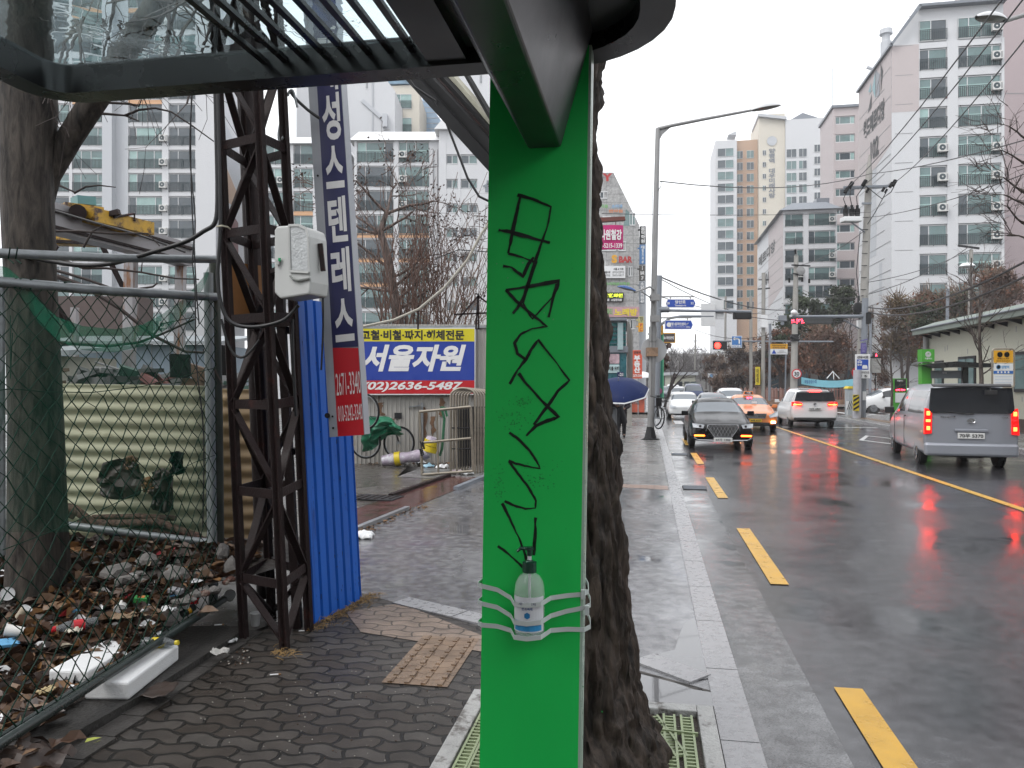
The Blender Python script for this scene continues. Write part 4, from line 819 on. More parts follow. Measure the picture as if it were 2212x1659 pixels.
mb = MB(); mb.poly([P(852, 905, YB-.04), P(868, 905, YB-.04), P(868, 892, YB-.04), P(852, 892, YB-.04)]); mb.build('sticker', m_dark, fw)
yb_ = E('yard_signboard', P(900, 852, YB-.1), 'yellow blue and red scrapyard signboard on the ribbed metal fence', 'sign')
YS = YB-.16
def YP(x, y, f=0): return P(x, y, YS-f)
mb = MB(); mb.prism([YP(745, 854), YP(1026.5, 853), YP(1027, 708), YP(745, 711)], (0, .09, 0)); mb.build('sign_case', m_white, yb_)
for nm, mt, y0, y1 in [('yellow_panel', M('yellow_vinyl', (.66, .58, .02), .4, var=.05), 710.5, 738), ('blue_panel', M('royal_blue_vinyl', (.018, .05, .33), .4, var=.05), 738.3, 822), ('red_panel', M('red_vinyl', (.5, .012, .02), .4, var=.05), 822.3, 851)]:
    mb = MB(); mb.poly([YP(747, y1, .004), YP(1025, y1, .004), YP(1025, y0, .004), YP(747, y0, .004)]); mb.build(nm, mt, yb_)
letterpx('고철·비철·파지·해체전문', YS-.004, 780, 713.5, 1003, 735, m_text_k, yb_, bold=.035)
letterpx('서울자원', YS-.006, 781, 745, 1007, 803, m_text_w, yb_, bold=.04, shear=.25)
letterpx('(02)2636-5487', YS-.004, 783, 825, 1000, 847, m_text_w, yb_, bold=.03, shear=.25)
# rail channel across the entrance
m_ironred = M('rusted_channel', (.08, .03, .028), .18, var=.35, vs=3, spec=.7)
def q3(l, z=.0): return [Vector((x, y, z)) for x, y in l]
c0, c1 = G(765, 1150), G(1050, 1032); dv = (c1-c0).normalized(); nv = Vector((-dv.y, dv.x, 0))
mb = MB(); mb.poly([c0+nv*.75+Vector((0, 0, .004)), c0+Vector((0, 0, .004)), c1+Vector((0, 0, .004)), c1+nv*.75+Vector((0, 0, .004))]); struct('wet_channel', mb, m_ironred)
rt = E('gate_rail', c0, 'low steel gate rails crossing the wet yard entrance', 'gate rail')
mb = MB(); mb.bar(c0-dv*.2+Vector((0, 0, .03)), c0.lerp(c1, .3)+Vector((0, 0, .03)), .07, .05); mb.build('rail_segment', m_steel, rt)
mb = MB(); mb.bar(c0.lerp(c1, .68)+Vector((0, 0, .03)), c1+Vector((0, 0, .03)), .09, .06); mb.build('rail_segment', m_greypaint, rt)
mb = MB(); mb.bar(c0.lerp(c1, .5)+nv*.75+Vector((0, 0, .025)), c1+nv*.75+Vector((0, 0, .025)), .08, .05); mb.build('rail_segment', m_rust, rt)
mb = MB(); g0 = G(812, 1077); mb.box(g0+Vector((0, 0, .01)), (.75, .5, .02), 0, rz=-.25)
for i in range(6): mb.box(g0+Vector((-.3+i*.12, 0, .024)), (.03, .42, .01), 1, rz=-.25)
T('manhole_plate', mb, [m_dark, m_rust], 'dark iron drain plate at the yard entrance', 'drain')
mb = MB()
rr = random.Random(15)
def dryline(p, q, w, n, s0, s1):
    for i in range(n): t = rr.random(); c = p.lerp(q, t)+Vector((rr.gauss(0, w), rr.gauss(0, w), rr.uniform(.004, .03))); curled(mb, c, rr.uniform(s0, s1), rr.uniform(0, 6), rr.gauss(0, .5), rr.choice((1, 2, 2, 3)), rr)
dryline(c0-nv*.12, c0.lerp(c1, .35)-nv*.1, .06, 110, .012, .035); dryline(G(930, 1005), G(1040, 1000), .3, 120, .02, .05)
dryline(G(800, 1005), G(850, 1000), .15, 50, .02, .05)
o = struct('dry_leaves', mb, mls); o['kind'] = 'stuff'; o['label'] = 'dry leaves and scraps along the yard entrance'
mb = MB()
def blade(p, d, L, w):
    d = Vector(d); pts = [p+d*L*t+Vector((0, 0, -.9*L*t*t*.6)) for t in (0, .35, .7, 1)]; mb.tube(pts, [w, w*.8, w*.5, .0006], 3)
m_straw = M('straw_grass', (.32, .2, .075), .7, var=.3, vs=9)
for i in range(330):
    t = rr.random(); p = BW0.lerp(BW1, -.05+t*1.25)+bn*abs(rr.gauss(.03, .05)); blade(p, (rr.gauss(.25, .4), rr.gauss(-.1, .4), rr.uniform(.2, .9)), rr.uniform(.04, .13), .0028)
for i in range(60): p = G(610+rr.gauss(0, 10), 1410+rr.gauss(0, 6)); blade(p, (rr.gauss(0, .5), rr.gauss(0, .5), rr.uniform(.2, .9)), rr.uniform(.04, .1), .0025)
o = struct('straw_weeds', mb, m_straw); o['kind'] = 'stuff'; o['label'] = 'withered straw weeds along the foot of the blue wall'
# tarp covered bicycle, plastic rolls, barricades
def wheel(parent, c, r, ax=(0, 1, 0), name='wheel', tr=.022, spokes=14):
    c = Vector(c); ax = Vector(ax).normalized(); x = ax.orthogonal().normalized(); y = ax.cross(x)
    mb = MB(); ring = [c+(x*math.cos(2*math.pi*i/28)+y*math.sin(2*math.pi*i/28))*r for i in range(29)]; mb.tube(ring, tr, 8, 0, caps=False)
    w = mb.build(name, m_black, parent, smooth=50)
    mb = MB(); ring = [c+(x*math.cos(2*math.pi*i/28)+y*math.sin(2*math.pi*i/28))*(r-tr*1.1) for i in range(29)]; mb.tube(ring, tr*.5, 6, 0, caps=False)
    for i in range(spokes): a = 2*math.pi*i/spokes; mb.bar(c+ax*.02*(-1)**i, c+(x*math.cos(a)+y*math.sin(a))*(r-tr), .003, .003)
    mb.tube([c-ax*.05, c+ax*.05], .025, 8); mb.build('wheel_rim', m_steel, w); return w
m_tarp = M('green_tarpaulin', (.01, .17, .085), .45, var=.2, vs=5, bump=.4, bs=12)
bk_ = E('covered_bicycle', P(830, 990, 16.9), 'bicycle half hidden under a crumpled green tarpaulin', 'bicycle')
wheel(bk_, P(862, 957, 16.9), .35, (.25, 1, 0)); wheel(bk_, P(790, 955, 16.8), .35, (.3, 1, 0)); wheel(bk_, P(787, 890, 16.5), .38, (.5, 1, 0))
mb = MB(); mb.tube([P(862, 957, 16.9), P(845, 905, 16.9), P(800, 900, 16.9), P(790, 955, 16.8)], .018, 8); mb.build('bicycle_frame', m_dark, bk_)
mb = MB()
def tf(a, b):
    x = 782+a*84; yt_ = 888+30*a+7*math.sin(a*7); yb2 = 966+12*math.sin(a*5+1)-18*a; y = yt_+(yb2-yt_)*b
    return P(x, y, 16.6+.35*abs(b-.3)-.5*b*(1-b)+.14*noise.noise(Vector((a*6, b*6, 2))))+Vector((.12*noise.noise(Vector((a*5, b*5, 9))), 0, 0))
mb.grid(tf, 28, 24); o = T('tarpaulin', mb, m_tarp, 'crumpled green tarpaulin draped over the bicycle', 'tarpaulin', smooth=28); m_ = o.modifiers.new('s', 'SOLIDIFY'); m_.thickness = .012
m_wrap = glass_sheet('cloudy_wrapping', (.8, .8, .84), .55, .25); m_roll = M('mauve_roll', (.4, .34, .42), .5, var=.25, vs=6, dirt=(.62, .62, .66), ds=7, dth=.5)
def rollthing(ln, r, lb, Y, bands):
    root = E('wrapped_roll', P(ln[0][0], ln[0][1], Y), lb, 'wrapped roll', 'plastic wrapped rolls in the yard'); mb = MB(); pts = [P(x, y, Y) for x, y in ln]
    q = [pts[0].lerp(pts[1], t/4) for t in range(4)]+[pts[1].lerp(pts[2], t/4) for t in range(5)]
    mb.tube(q, [r*(.85+.3*((i*7) % 5)/5) for i in range(len(q))], 12); mb.build('roll_body', m_roll, root, smooth=30)
    for i in bands: mb = MB(); d = (q[i+1]-q[i]).normalized(); mb.tube([q[i]-d*.06, q[i]+d*.06], r*1.2, 12); mb.build('tape_band', m_yellow, root, smooth=40)
rollthing([(826, 996), (870, 990), (912, 984)], .13, 'plastic wrapped roll with a yellow band lying on the yard floor', 16.7, [3])
rollthing([(912, 985), (928, 970), (936, 945)], .14, 'plastic wrapped roll with yellow tape leaning behind the barricade', 16.8, [4, 6])
m_alu = M('worn_aluminium_tube', (.3, .265, .215), .36, metal=.6, var=.2, vs=6)
def barricade_arch(Y, x0, x1, yt_, yb2, parent, nm='arch_tube'):
    mb = MB(); r = (x1-x0)/2; cx = (x0+x1)/2
    pts = [P(x0, yb2, Y)]+[P(cx-r*math.cos(R(t)), yt_+r*.62-r*.62*math.sin(R(t)), Y) for t in range(0, 181, 18)]+[P(x1, yb2, Y)]
    mb.tube(pts, .024, 8); mb.build(nm, m_alu, parent, smooth=50)
for i in range(7):
    Y = 15.3+i*.16; x0 = 974+i*6.0; ba = E('folded_barricade', P(x0, 1020, Y), ('nearest' if i == 0 else ['second', 'third', 'fourth', 'fifth', 'sixth', 'last'][i-1])+' round topped aluminium barricade in the stack by the ribbed fence', 'barricade', 'stacked round topped barricades')
    barricade_arch(Y, x0, x0+52, 839+i*.5, 1024-i*1.5, ba)
    mb = MB()
    for y in (880, 925, 970): mb.tube([P(x0, y, Y), P(x0+52, y, Y)], .014, 6)
    for k in range(1, 5): mb.tube([P(x0+52*k/5, 880, Y), P(x0+52*k/5, 1012-i*1.5, Y)], .01, 6)
    mb.build('barricade_bar', m_dark if i < 5 else m_alu, ba)
gb = E('metal_gate_frame', P(960, 1028, 15.1), 'bare metal rectangle frame with a padlock chain leaning on the barricades', 'gate frame')
mb = MB(); FRM = [(906, 890), (1017, 879), (1022, 1018), (912, 1026)]
for a, b in zip(FRM, FRM[1:]+FRM[:1]): mb.tube([P(a[0], a[1], 15.1), P(b[0], b[1], 15.1)], .028, 8)
mb.tube([P(910, 957, 15.1), P(1018, 947, 15.1)], .026, 8)
for x in (944, 984): mb.tube([P(x, 886, 15.1), P(x+3, 1022, 15.1)], .02, 8)
mb.build('tube_frame', m_alu, gb, smooth=50)
mb = MB()
for i in range(16): p = P(908+((i*5) % 9), 955+i*1.9, 15.04); mb.lathe([(.012, -.012), (.026, 0), (.012, .012)], 6, p, axis='Y' if i % 2 else 'X')
mb.build('chain', m_dark, gb)
mb = MB(); mb.tube([P(953, 880, 16.9), P(960, 905, 16.9), P(955, 970, 16.9), P(950, 985, 16.9)], .03, 6); mb.tube([P(953, 880, 16.9), P(962, 882, 16.9), P(966, 900, 16.9)], .025, 6); T('green_pole', mb, M('green_tube_paint', (.02, .13, .06), .4), 'bent green tube standing behind the metal gate frame', 'tube', smooth=50)
rr = random.Random(8)
litter = [(868, 1006, m_white, 'white crumpled wrapper beside the wrapped roll'), (910, 1002, m_white, 'white paper cup lying at the foot of the gate frame'), (925, 1010, M('pale_blue_plastic', (.3, .5, .62), .3), 'pale blue plastic bottle below the gate frame'), (955, 1012, m_white, 'torn white paper under the barricades'), (1010, 1026, m_white, 'white crushed cup at the barricade feet'), (985, 1025, M('pale_pink_paper', (.6, .5, .52), .6), 'pale pink paper scrap at the barricade feet'), (782, 1190-27, m_white, 'small white scrap on the channel near the blue wall'), (940, 990, mls[2], 'tan cardboard piece beside the wrapped rolls')]
for i, (x, y, mt, lb) in enumerate(litter):
    g = G(x, y); mb = MB(); mb.grid(lambda a, b: g+Vector(((a-.5)*.26, (b-.5)*.2, .03+.07*noise.noise(Vector((a*4, b*4, i*5)))+.05*math.sin(a*3.14)*math.sin(b*3.14))), 7, 7); o = T('litter_scrap', mb, mt, lb, 'litter', 'scraps of litter on the yard floor', smooth=20); m_ = o.modifiers.new('s', 'SOLIDIFY'); m_.thickness = .01
# ================================================================ trash near the fence
def gd(px, py, z=.06):
    d = Vector(((px-CX)/F, 1, -(py-CY)/F)); Y = 3.3
    if px > 480: return G(px, py, z)
    while Y < 6.6 and H+d.z*Y > (hz(d.x*Y, Y)+.05 if d.x*Y < xr(Y) else .058): Y += .01
    return Vector((d.x*Y, Y, H+d.z*Y))
m_foam = M('white_polystyrene', (.76, .77, .78), .55, var=.04, vs=20, bump=.25, bs=130, dirt=(.5, .5, .47), ds=9, dth=.68)
def foam(c, w, l, h, rz, lb):
    mb = MB(); mb.box((0, 0, h/2), (w, l, h)); o = obj('foam_block', mb.mesh('foam_block', m_foam), None, .014); o.location = c; o.rotation_euler = (0, 0, rz); return tag(o, lb, 'foam block', 'white polystyrene blocks on the ledge')
p0, p1, p2 = gd(193, 1503, .058), gd(266, 1515, .058), gd(365, 1434, .058)
foam((p0+p2)/2+Vector((.02, 0, 0)), .25, .62, .1, -math.atan2(p2.x-p1.x, p2.y-p1.y)-.02, 'long white polystyrene block in front of the bottom rail')
foam(Vector((-2.5, 4.74, .075)), .24, .7, .09, -.1, 'wider white polystyrene block behind the bottom rail')
def cup(px, py, z, rx, rz, lb, s=1., mt=None, nm='paper_cup'):
    root = E(nm, gd(px, py, z), lb, 'cup', 'discarded paper cups'); mb = MB(); mb.lathe([(0, 0), (.026*s, 0), (.036*s, .085*s), (.033*s, .085*s), (.024*s, .006), (0, .006)], 18); o = mb.build('cup_body', mt or M('cup_white', (.74, .73, .7), .5, var=.05), root, smooth=40, local=True); mb = MB(); mb.lathe([(.0355*s, .083*s), (.0375*s, .085*s), (.0365*s, .088*s), (.034*s, .085*s)], 18); mb.build('cup_rim', m_white, root, local=True); root.rotation_euler = (rx, 0, rz)
cup(52, 1366, .085, R(80), R(-75), 'white paper cup lying with its mouth towards the leaves', 1.15); cup(265, 1305, .1, R(100), .3, 'upended white paper cup beside the green cigarette box', 1.1); cup(497, 1292, .12, R(62), R(20), 'paper cup with its round mouth facing out beside the mast', 1.15)
cup(552, 1352, .02, 0, 0, 'grey paper cup standing inside the lattice mast', 1.1, M('cup_grey', (.4, .4, .4), .5)); cup(12, 1285, .1, R(75), R(40), 'dirty white paper cup high on the bank beside the trunk', 1.2); cup(40, 1335, .09, R(40), R(100), 'crushed beige cup half buried in leaves', .95, M('cup_beige', (.42, .36, .27), .6))
def bottle(px, py, z, rz, body, capm, lab, lb, L=.2, r=.032, rot=R(88)):
    root = E('plastic_bottle', gd(px, py, z), lb, 'bottle', 'discarded plastic bottles'); mb = MB(); mb.lathe([(0, 0), (r, .004), (r, L*.62), (r*.9, L*.7), (r*.42, L*.88), (r*.4, L*.93)], 16); mb.build('bottle_body', body, root, smooth=40, local=True)
    mb = MB(); mb.lathe([(r*1.02, L*.3), (r*1.02, L*.55)], 16); mb.build('label', lab, root, smooth=40, local=True); mb = MB(); mb.lathe([(0, L*.92), (r*.48, L*.92), (r*.48, L), (0, L)], 12); mb.build('bottle_cap', capm, root, local=True); root.rotation_euler = (rot, 0, rz)
m_clear = glass_sheet('crumpled_clear_plastic', (.8, .85, .88), .4, .15)
bottle(308, 1388, .1, R(82), m_clear, M('yellow_cap', (.7, .55, .02), .4), m_yellow, 'clear plastic bottle with yellow cap behind the foam block', .24); bottle(210, 1345, .11, R(-48), m_clear, m_red_sign, m_red_sign, 'crushed clear bottle with a red label among the leaves', .26, .038)
def pack(px, py, z, dims, rz, mt, lb, nm='cigarette_box', m2=None):
    root = E(nm, gd(px, py, z), lb, 'box', None); mb = MB(); mb.box((0, 0, dims[2]/2), dims); mb.build('box_body', mt, root, local=True, bevel=.003)
    if m2: mb = MB(); mb.box((0, 0, dims[2]+.0005), (dims[0]*.5, dims[1]*.6, .002)); mb.build('box_print', m2, root, local=True)
    root.rotation_euler = (.15, .1, rz)
pack(305, 1300, .1, (.085, .055, .035), .2, M('green_pack', (.03, .26, .06), .4, dirt=(.7, .7, .7), ds=20, dth=.6), 'green and white cigarette box lying on the leaves', m2=M('orange_print', (.6, .2, .05), .5))
pack(395, 1314, .1, (.08, .03, .022), -.1, m_white, 'white and red paper box close to the bottom rail', 'paper_box', m_red_sign); pack(418, 1303, .1, (.06, .05, .05), .5, m_red_sign, 'crumpled red carton beside the bottom rail', 'paper_box'); pack(20, 1392, .08, (.12, .1, .02), .7, M('sky_blue_card', (.12, .36, .6), .5), 'sky blue card box at the fence foot', 'paper_box'); pack(380, 1290-9, .12, (.1, .05, .03), -.3, M('grey_card', (.3, .3, .32), .6), 'grey flattened box under the angular rock', 'paper_box')
mb = MB(); c = gd(393, 1328, .09); mb.tube([c, c+Vector((.05, .08, .03))], .026, 14); mb.tube([c+Vector((.02, .03, .012)), c+Vector((.032, .05, .019))], .0265, 14, 1); T('drink_can', mb, [m_dark, m_orange_sign], 'dark drink can with an orange band at the bottom rail', 'can', smooth=40)
def scrap(px, py, z, w, h, mt, lb, seed, cat='litter', amp=.05, grp='scraps of paper near the fence'):
    g = gd(px, py, z); mb = MB(); mb.grid(lambda a, b: g+Vector(((a-.5)*w*(1-.3*abs(b-.5)), (b-.5)*h*(1-.3*abs(a-.5)), .004+amp*(.5+.6*noise.noise(Vector((a*4, b*4, seed)))))), 9, 9); o = T('paper_scrap', mb, mt, lb, cat, grp, smooth=25); m_ = o.modifiers.new('s', 'SOLIDIFY'); m_.thickness = .003
for i, a in enumerate([(485, 1300, .12, .07, .12, m_white, 'white tissue hanging over the rail end'), (340, 1377, .11, .05, .05, m_white, 'small ball of white tissue on the bottom rail'), (365, 1325, .09, .1, .05, m_white, 'crumpled white tissue beside the drink can'), (160, 1371, .09, .1, .07, M('bone_paper', (.62, .58, .48), .6), 'shell shaped bone white scrap on the leaves'), (495, 1393, .0, .1, .13, m_white, 'torn white receipt at the foot of the mast'), (475, 1416, .0, .12, .08, M('grey_paper', (.45, .44, .42), .7), 'flattened pale paper beside the straw weeds'), (100, 1502, .06, .08, .09, M('yellowish_paper', (.5, .4, .22), .7), 'yellowish crumpled wrapper at the rail'), (270, 1340, .1, .16, .13, M('kraft_paper', (.25, .17, .1), .7), 'brown kraft paper bag beside the red label bottle'), (120, 1318, .1, .14, .12, mls[2], 'large tan dried leaf above the white cup'), (345, 1495, .06, .16, .22, mls[0], 'soggy brown paper pulp beside the long foam block')]): scrap(*a[:7], 3.3*i, amp=.05 if i != 9 else .02)
mb = MB(); c = Vector((-2.27, 3.5, .0)); mb.grid(lambda a, b: c+Vector(((a-.5)*.42, (b-.5)*.3, .06+.1*math.sin(a*3.1)*math.sin(b*3.1)+.05*noise.noise(Vector((a*5, b*5, 1))))), 14, 14); T('leaf_clump', mb, mls[0], 'sodden clump of brown leaves at the near end of the ledge', 'leaf clump', smooth=20)
mb = MB(); g = G(203, 1606); curled(mb, g+Vector((0, 0, .006)), .05, .8, .1, 0, random.Random(1)); T('yellow_leaf', mb, M('yellow_green_leaf', (.42, .46, .08), .5, var=.15, vs=20), 'single yellow green leaf lying on the dark pavers', 'leaf')
rb = random.Random(31)
for i, (px, py, z, lb) in enumerate([(583, 1460, 0, 'cigarette end on the pavers below the mast'), (463, 1352, .06, 'cigarette end on the ledge beside the rail end'), (645, 1365, 0, 'cigarette end between mast and blue wall'), (72, 1535, .06, 'cigarette end at the sodden leaf clump')]):
    mb = MB(); p = gd(px, py, z)+Vector((0, 0, .005)); mb.tube([p, p+Vector((.05, .01, 0))], .0045, 8); mb.tube([p+Vector((.05, .01, 0)), p+Vector((.065, .013, 0))], .0046, 8, 1); T('cigarette_end', mb, [m_white, mls[3]], lb, 'cigarette end', 'cigarette ends on the ground')
mb = MB()
for i in range(240):
    a = rb.random(); x = rb.uniform(430, 1050); y = rb.uniform(1390, 1650); p = G(x, y); s = rb.uniform(.002, .006); mb.box(p+Vector((0, 0, .003)), (s, s*rb.uniform(.6, 1.4), s*.6), rb.choice((0, 0, 1)), rz=rb.uniform(0, 3))
for i in range(160): x = rb.uniform(380, 540); y = rb.uniform(1370, 1440); p = G(x, y); s = rb.uniform(.004, .014); mb.box(p+Vector((0, 0, .01)), (s, s, .005), rb.choice((0, 1, 1)), rz=rb.uniform(0, 3))
o = struct('grit', mb, [M('pale_grit', (.42, .4, .36), .7), mls[1]]); o['kind'] = 'stuff'; o['label'] = 'fine pale grit and crumbs on the dark pavers'
# ================================================================ things deeper in the yard
m_crane = M('rust_eaten_yellow_paint', (.5, .29, .02), .55, var=.25, vs=5, dirt=(.05, .02, .012), ds=4.5, dth=.5, stretch=(1, 1, 1))
m_beam = M('grey_crane_beam', (.3, .29, .3), .5, var=.15, vs=1, dirt=(.16, .1, .07), ds=1, dth=.6)
gc = E('gantry_crane', P(280, 900, 13), 'yellow rusty gantry crane on grey rail beams behind the fence', 'crane')
def cb(x0, y0, x1, y1, Y0, Y1, w, h, mt, nm): mb = MB(); mb.bar(P(x0, y0, Y0), P(x1, y1, Y1), w, h); return mb.build(nm, mt, gc)
cb(60, 458, 400, 552, 11, 14.5, .3, .42, m_beam, 'runway_beam'); cb(60, 446, 402, 539, 10.98, 14.48, .38, .04, m_rust, 'runway_rail'); cb(60, 482, 400, 567, 10.98, 14.5, .38, .04, m_rust, 'runway_rail')
cb(40, 500, 220, 505, 15, 15.2, .3, .5, m_crane, 'bridge_girder'); cb(40, 520, 220, 528, 14.9, 15.1, .34, .05, m_rust, 'girder_flange')
mb = MB(); mb.bar(P(178, 466, 11.8), P(308, 497, 12.9), .5, .21); mb.bar(P(132, 455, 11.9), P(215, 466, 12.3), .4, .2); tr_ = mb.build('trolley', m_crane, gc)
mb = MB(); mb.bar(P(160, 434, 12), P(200, 438, 12.2), .3, .13); mb.build('motor_box', M('teal_motor_box', (.1, .25, .26), .5), tr_)
mb = MB(); mb.tube([P(168, 459, 11.5), P(170, 460, 12.0)], .12, 12); mb.tube([P(246, 470, 12), P(290, 462, 12.4), P(291, 478, 12.4)], .02, 6); mb.bar(P(235, 464, 12), P(258, 458, 12), .08, .08); mb.build('trolley_wheel', m_rust, tr_)
m_col = M('rust_streaked_column', (.34, .33, .34), .55, var=.15, vs=2, dirt=(.24, .1, .035), ds=2.5, dth=.52, stretch=(3, 3, .4))
for x0, y0, x1, y1, Y, w in [(284, 533, 274, 1000, 14, .17), (391, 560, 384, 1000, 14.5, .15), (162, 665, 158, 900, 16, .12)]:
    mb = MB(); mb.bar(P(x0, y0, Y), P(x1, y1, Y), w, w*1.1); mb.build('crane_column', m_col, gc)
cb(215, 520, 275, 640, 14, 14.2, .09, .09, m_rust, 'crane_brace'); cb(120, 660, 160, 720, 15.5, 16, .1, .1, m_rust, 'crane_brace')
yd = [((70, 745, 470, 860), 21, M('blue_grey_shed_wall', (.24, .3, .36), .6, var=.15, vs=1.5, stretch=(5, 1, .4)), 'blue grey storage shed at the back of the yard', 'shed', 3), ((72, 770, 145, 860), 12, M('cream_shed_wall', (.44, .42, .36), .6, var=.15, vs=3, stretch=(4, 1, 1)), 'cream ribbed shed with a low sloping roof behind the trunk', 'shed', 1.5), ((90, 640, 300, 770), 25, M('brown_yard_wall', (.08, .055, .05), .7, var=.3, vs=1.5), 'brown rusty wall behind the crane columns', 'wall', 1)]
for (x0, y0, x1, y1), Y, mt, lb, cat, dp in yd:
    a = P(x0, y1+60, Y); a.z = 0; b = P(x1, y0, Y); nm = {'shed': 'shed', 'wall': 'yard_wall'}[cat]; root = E(nm, a, lb, cat)
    mb = MB(); mb.bx((a.x, Y, 0), (b.x, Y+dp, b.z)); mb.build('wall', mt, root)
    if cat == 'shed':
        mb = MB(); mb.prism([(a.x-.2, Y-.3, b.z), (a.x-.2, Y+dp+.2, b.z+.12*dp), (a.x-.2, Y+dp+.2, b.z+.12*dp+.08), (a.x-.2, Y-.3, b.z+.08)], (b.x-a.x+.4, 0, 0)); mb.build('roof', M('pale_shed_roof', (.33, .36, .38), .5, var=.15), root)
        mb = MB()
        for i in range(int((b.x-a.x)/.5)): mb.bx((a.x+.25+i*.5, Y-.012, 0), (a.x+.27+i*.5, Y, b.z-.02))
        mb.build('wall_seam', m_line, root)
rj = random.Random(13); jm = [M('junk_dark', (.05, .05, .05), .7, var=.3), M('junk_red', (.13, .035, .03), .6, var=.3), M('junk_green', (.035, .08, .06), .6, var=.3), M('junk_brown', (.14, .09, .06), .7, var=.3), M('junk_pale', (.2, .2, .2), .6, var=.2)]
junk = [(110, 815, .5, 1), (165, 800, .6, 3), (205, 805, .45, 0), (250, 808, .5, 2), (310, 806, .5, 0), (340, 812, .4, 1), (370, 800, .5, 4), (430, 800, .55, 3), (230, 790, .4, 4), (495, 800, .5, 4), (505, 830, .4, 2)]
lbs = ['red scrap bale at the cream shed', 'brown scrap heap below the blue grey shed', 'dark scrap heap between two crane columns', 'green scrap bundle beside the pale panel', 'dark scrap pile behind the rusty column', 'red scrap bale behind the rusty column', 'pale scrap panels stacked by the second column', 'brown scrap pile behind the mesh corner', 'pale leaning panel among the scrap', 'pale scrap boards behind the lattice mast', 'green scrap sheet behind the lattice mast']
for (x, y, s, k), lb in zip(junk, lbs):
    y += 12; s *= .62; c = P(x, y, 10.5); mb = MB()
    for i in range(7): mb.box((rj.uniform(-s, s)*.6, rj.uniform(-.3, .3), rj.uniform(-.6, .35)*s), (rj.uniform(.1, .6)*s, rj.uniform(.1, .5), rj.uniform(.05, .5)*s), 0, rot=Matrix.Rotation(rj.uniform(-.6, .6), 3, 'Y') @ Matrix.Rotation(rj.uniform(0, 3), 3, 'Z'))
    mb.box((0, 0, -c.z/2-.2*s), (s*.9, .6, max(.1, c.z-.3*s))); o = obj('scrap_heap', mb.mesh('scrap_heap', jm[k])); o.location = c; tag(o, lb, 'scrap', 'scrap heaps in the yard')
for x, y, w, h, lb in [(388, 790, 40, 46, 'black plastic grid crate leaning behind the rusty column'), (487, 778, 24, 60, 'black plastic grid crate behind the lattice mast')]:
    mb = MB(); Y = 9.5
    for i in range(9): mb.bar(P(x-w/2+w*i/8, y-h/2, Y), P(x-w/2+w*i/8+3, y+h/2, Y), .022, .03)
    for i in range(9): mb.bar(P(x-w/2, y-h/2+h*i/8, Y), P(x+w/2+2, y-h/2+h*i/8+2, Y), .022, .03)
    T('grid_crate', mb, m_black, lb, 'crate', 'black grid crates in the yard')
# dark boom running up behind the shelter roof
bo = E('lattice_boom', P(965, 260, 8), 'black steel lattice boom slanting down behind the green post', 'boom')
def boomline(x0, y0, x1, y1, Y0, Y1, w, mt, nm): mb = MB(); mb.bar(P(x0, y0, Y0), P(x1, y1, Y1), w, w); mb.build(nm, mt, bo)
for x0, y0, x1, y1, w, mt in [(835, 105, 1115, 408, .11, m_black), (866, 105, 1115, 372, .12, m_black), (880, 105, 1115, 358, .07, m_rust), (895, 105, 1115, 345, .08, m_black), (925, 105, 1115, 326, .06, M('pale_boom_edge', (.35, .34, .27), .5, var=.2)), (975, 105, 1080, 285, .04, m_black)]: boomline(x0, y0, x1, y1, 8.2, 6.6, w, mt, 'boom_chord')
mb = MB(); a0_, a1_, b0_, b1_ = P(835, 105, 8.2), P(1115, 408, 6.6), P(895, 105, 8.2), P(1115, 345, 6.6)
for i in range(16): t = i/15; mb.bar(a0_.lerp(a1_, t), b0_.lerp(b1_, min(1, t+.05)), .035, .035); mb.bar(b0_.lerp(b1_, t), a0_.lerp(a1_, min(1, t+.05)), .03, .03)
for i in range(8): t = i/7; mb.bar(P(895+t*220, 105+t*240, 8.2-1.6*t), P(925+t*190, 100+t*226, 8.2-1.6*t), .03, .03)
mb.build('boom_lacing', m_black, bo)
for ln, Y, r, lb in [([(868, 148), (895, 188), (940, 218), (960, 255), (985, 320), (1010, 385), (1035, 425), (1060, 437)], 7.4, .012, 'slack black cable under the dark boom'), ([(775, 708), (850, 692), (905, 668), (960, 622), (1010, 562), (1040, 505), (1062, 474)], 11.5, .02, 'pale rope rising from the signboard corner'), ([(940, 560), (990, 540), (1060, 545)], 12, .008, 'thin wire behind the bare tree')]:
    mb = MB(); mb.tube([P(x, y, Y) for x, y in ln], r, 6); T('slack_cable', mb, m_cable if 'black' in lb or 'thin' in lb else M('pale_rope', (.4, .38, .33), .8) if 'pale' in lb else m_twig, lb, 'cable')
mb = MB(); pr = [P(1034, 640, 16.2), P(1034, 712, 16.2), P(1022, 712, 16.2), P(1056, 655, 16.2)]
for a, b in [((1033, 635), (1028, 712)), ((1033, 635), (1034, 712)), ((1033, 640), (1060, 660)), ((1033, 640), (990, 690)), ((980, 680), (1062, 676)), ((904, 660), (903, 712))]: mb.bar(P(a[0], a[1], 16.3), P(b[0], b[1], 16.3), .035, .035)
T('pole_tripod', mb, m_rust, 'thin dark poles propped above the ribbed metal fence', 'pole')
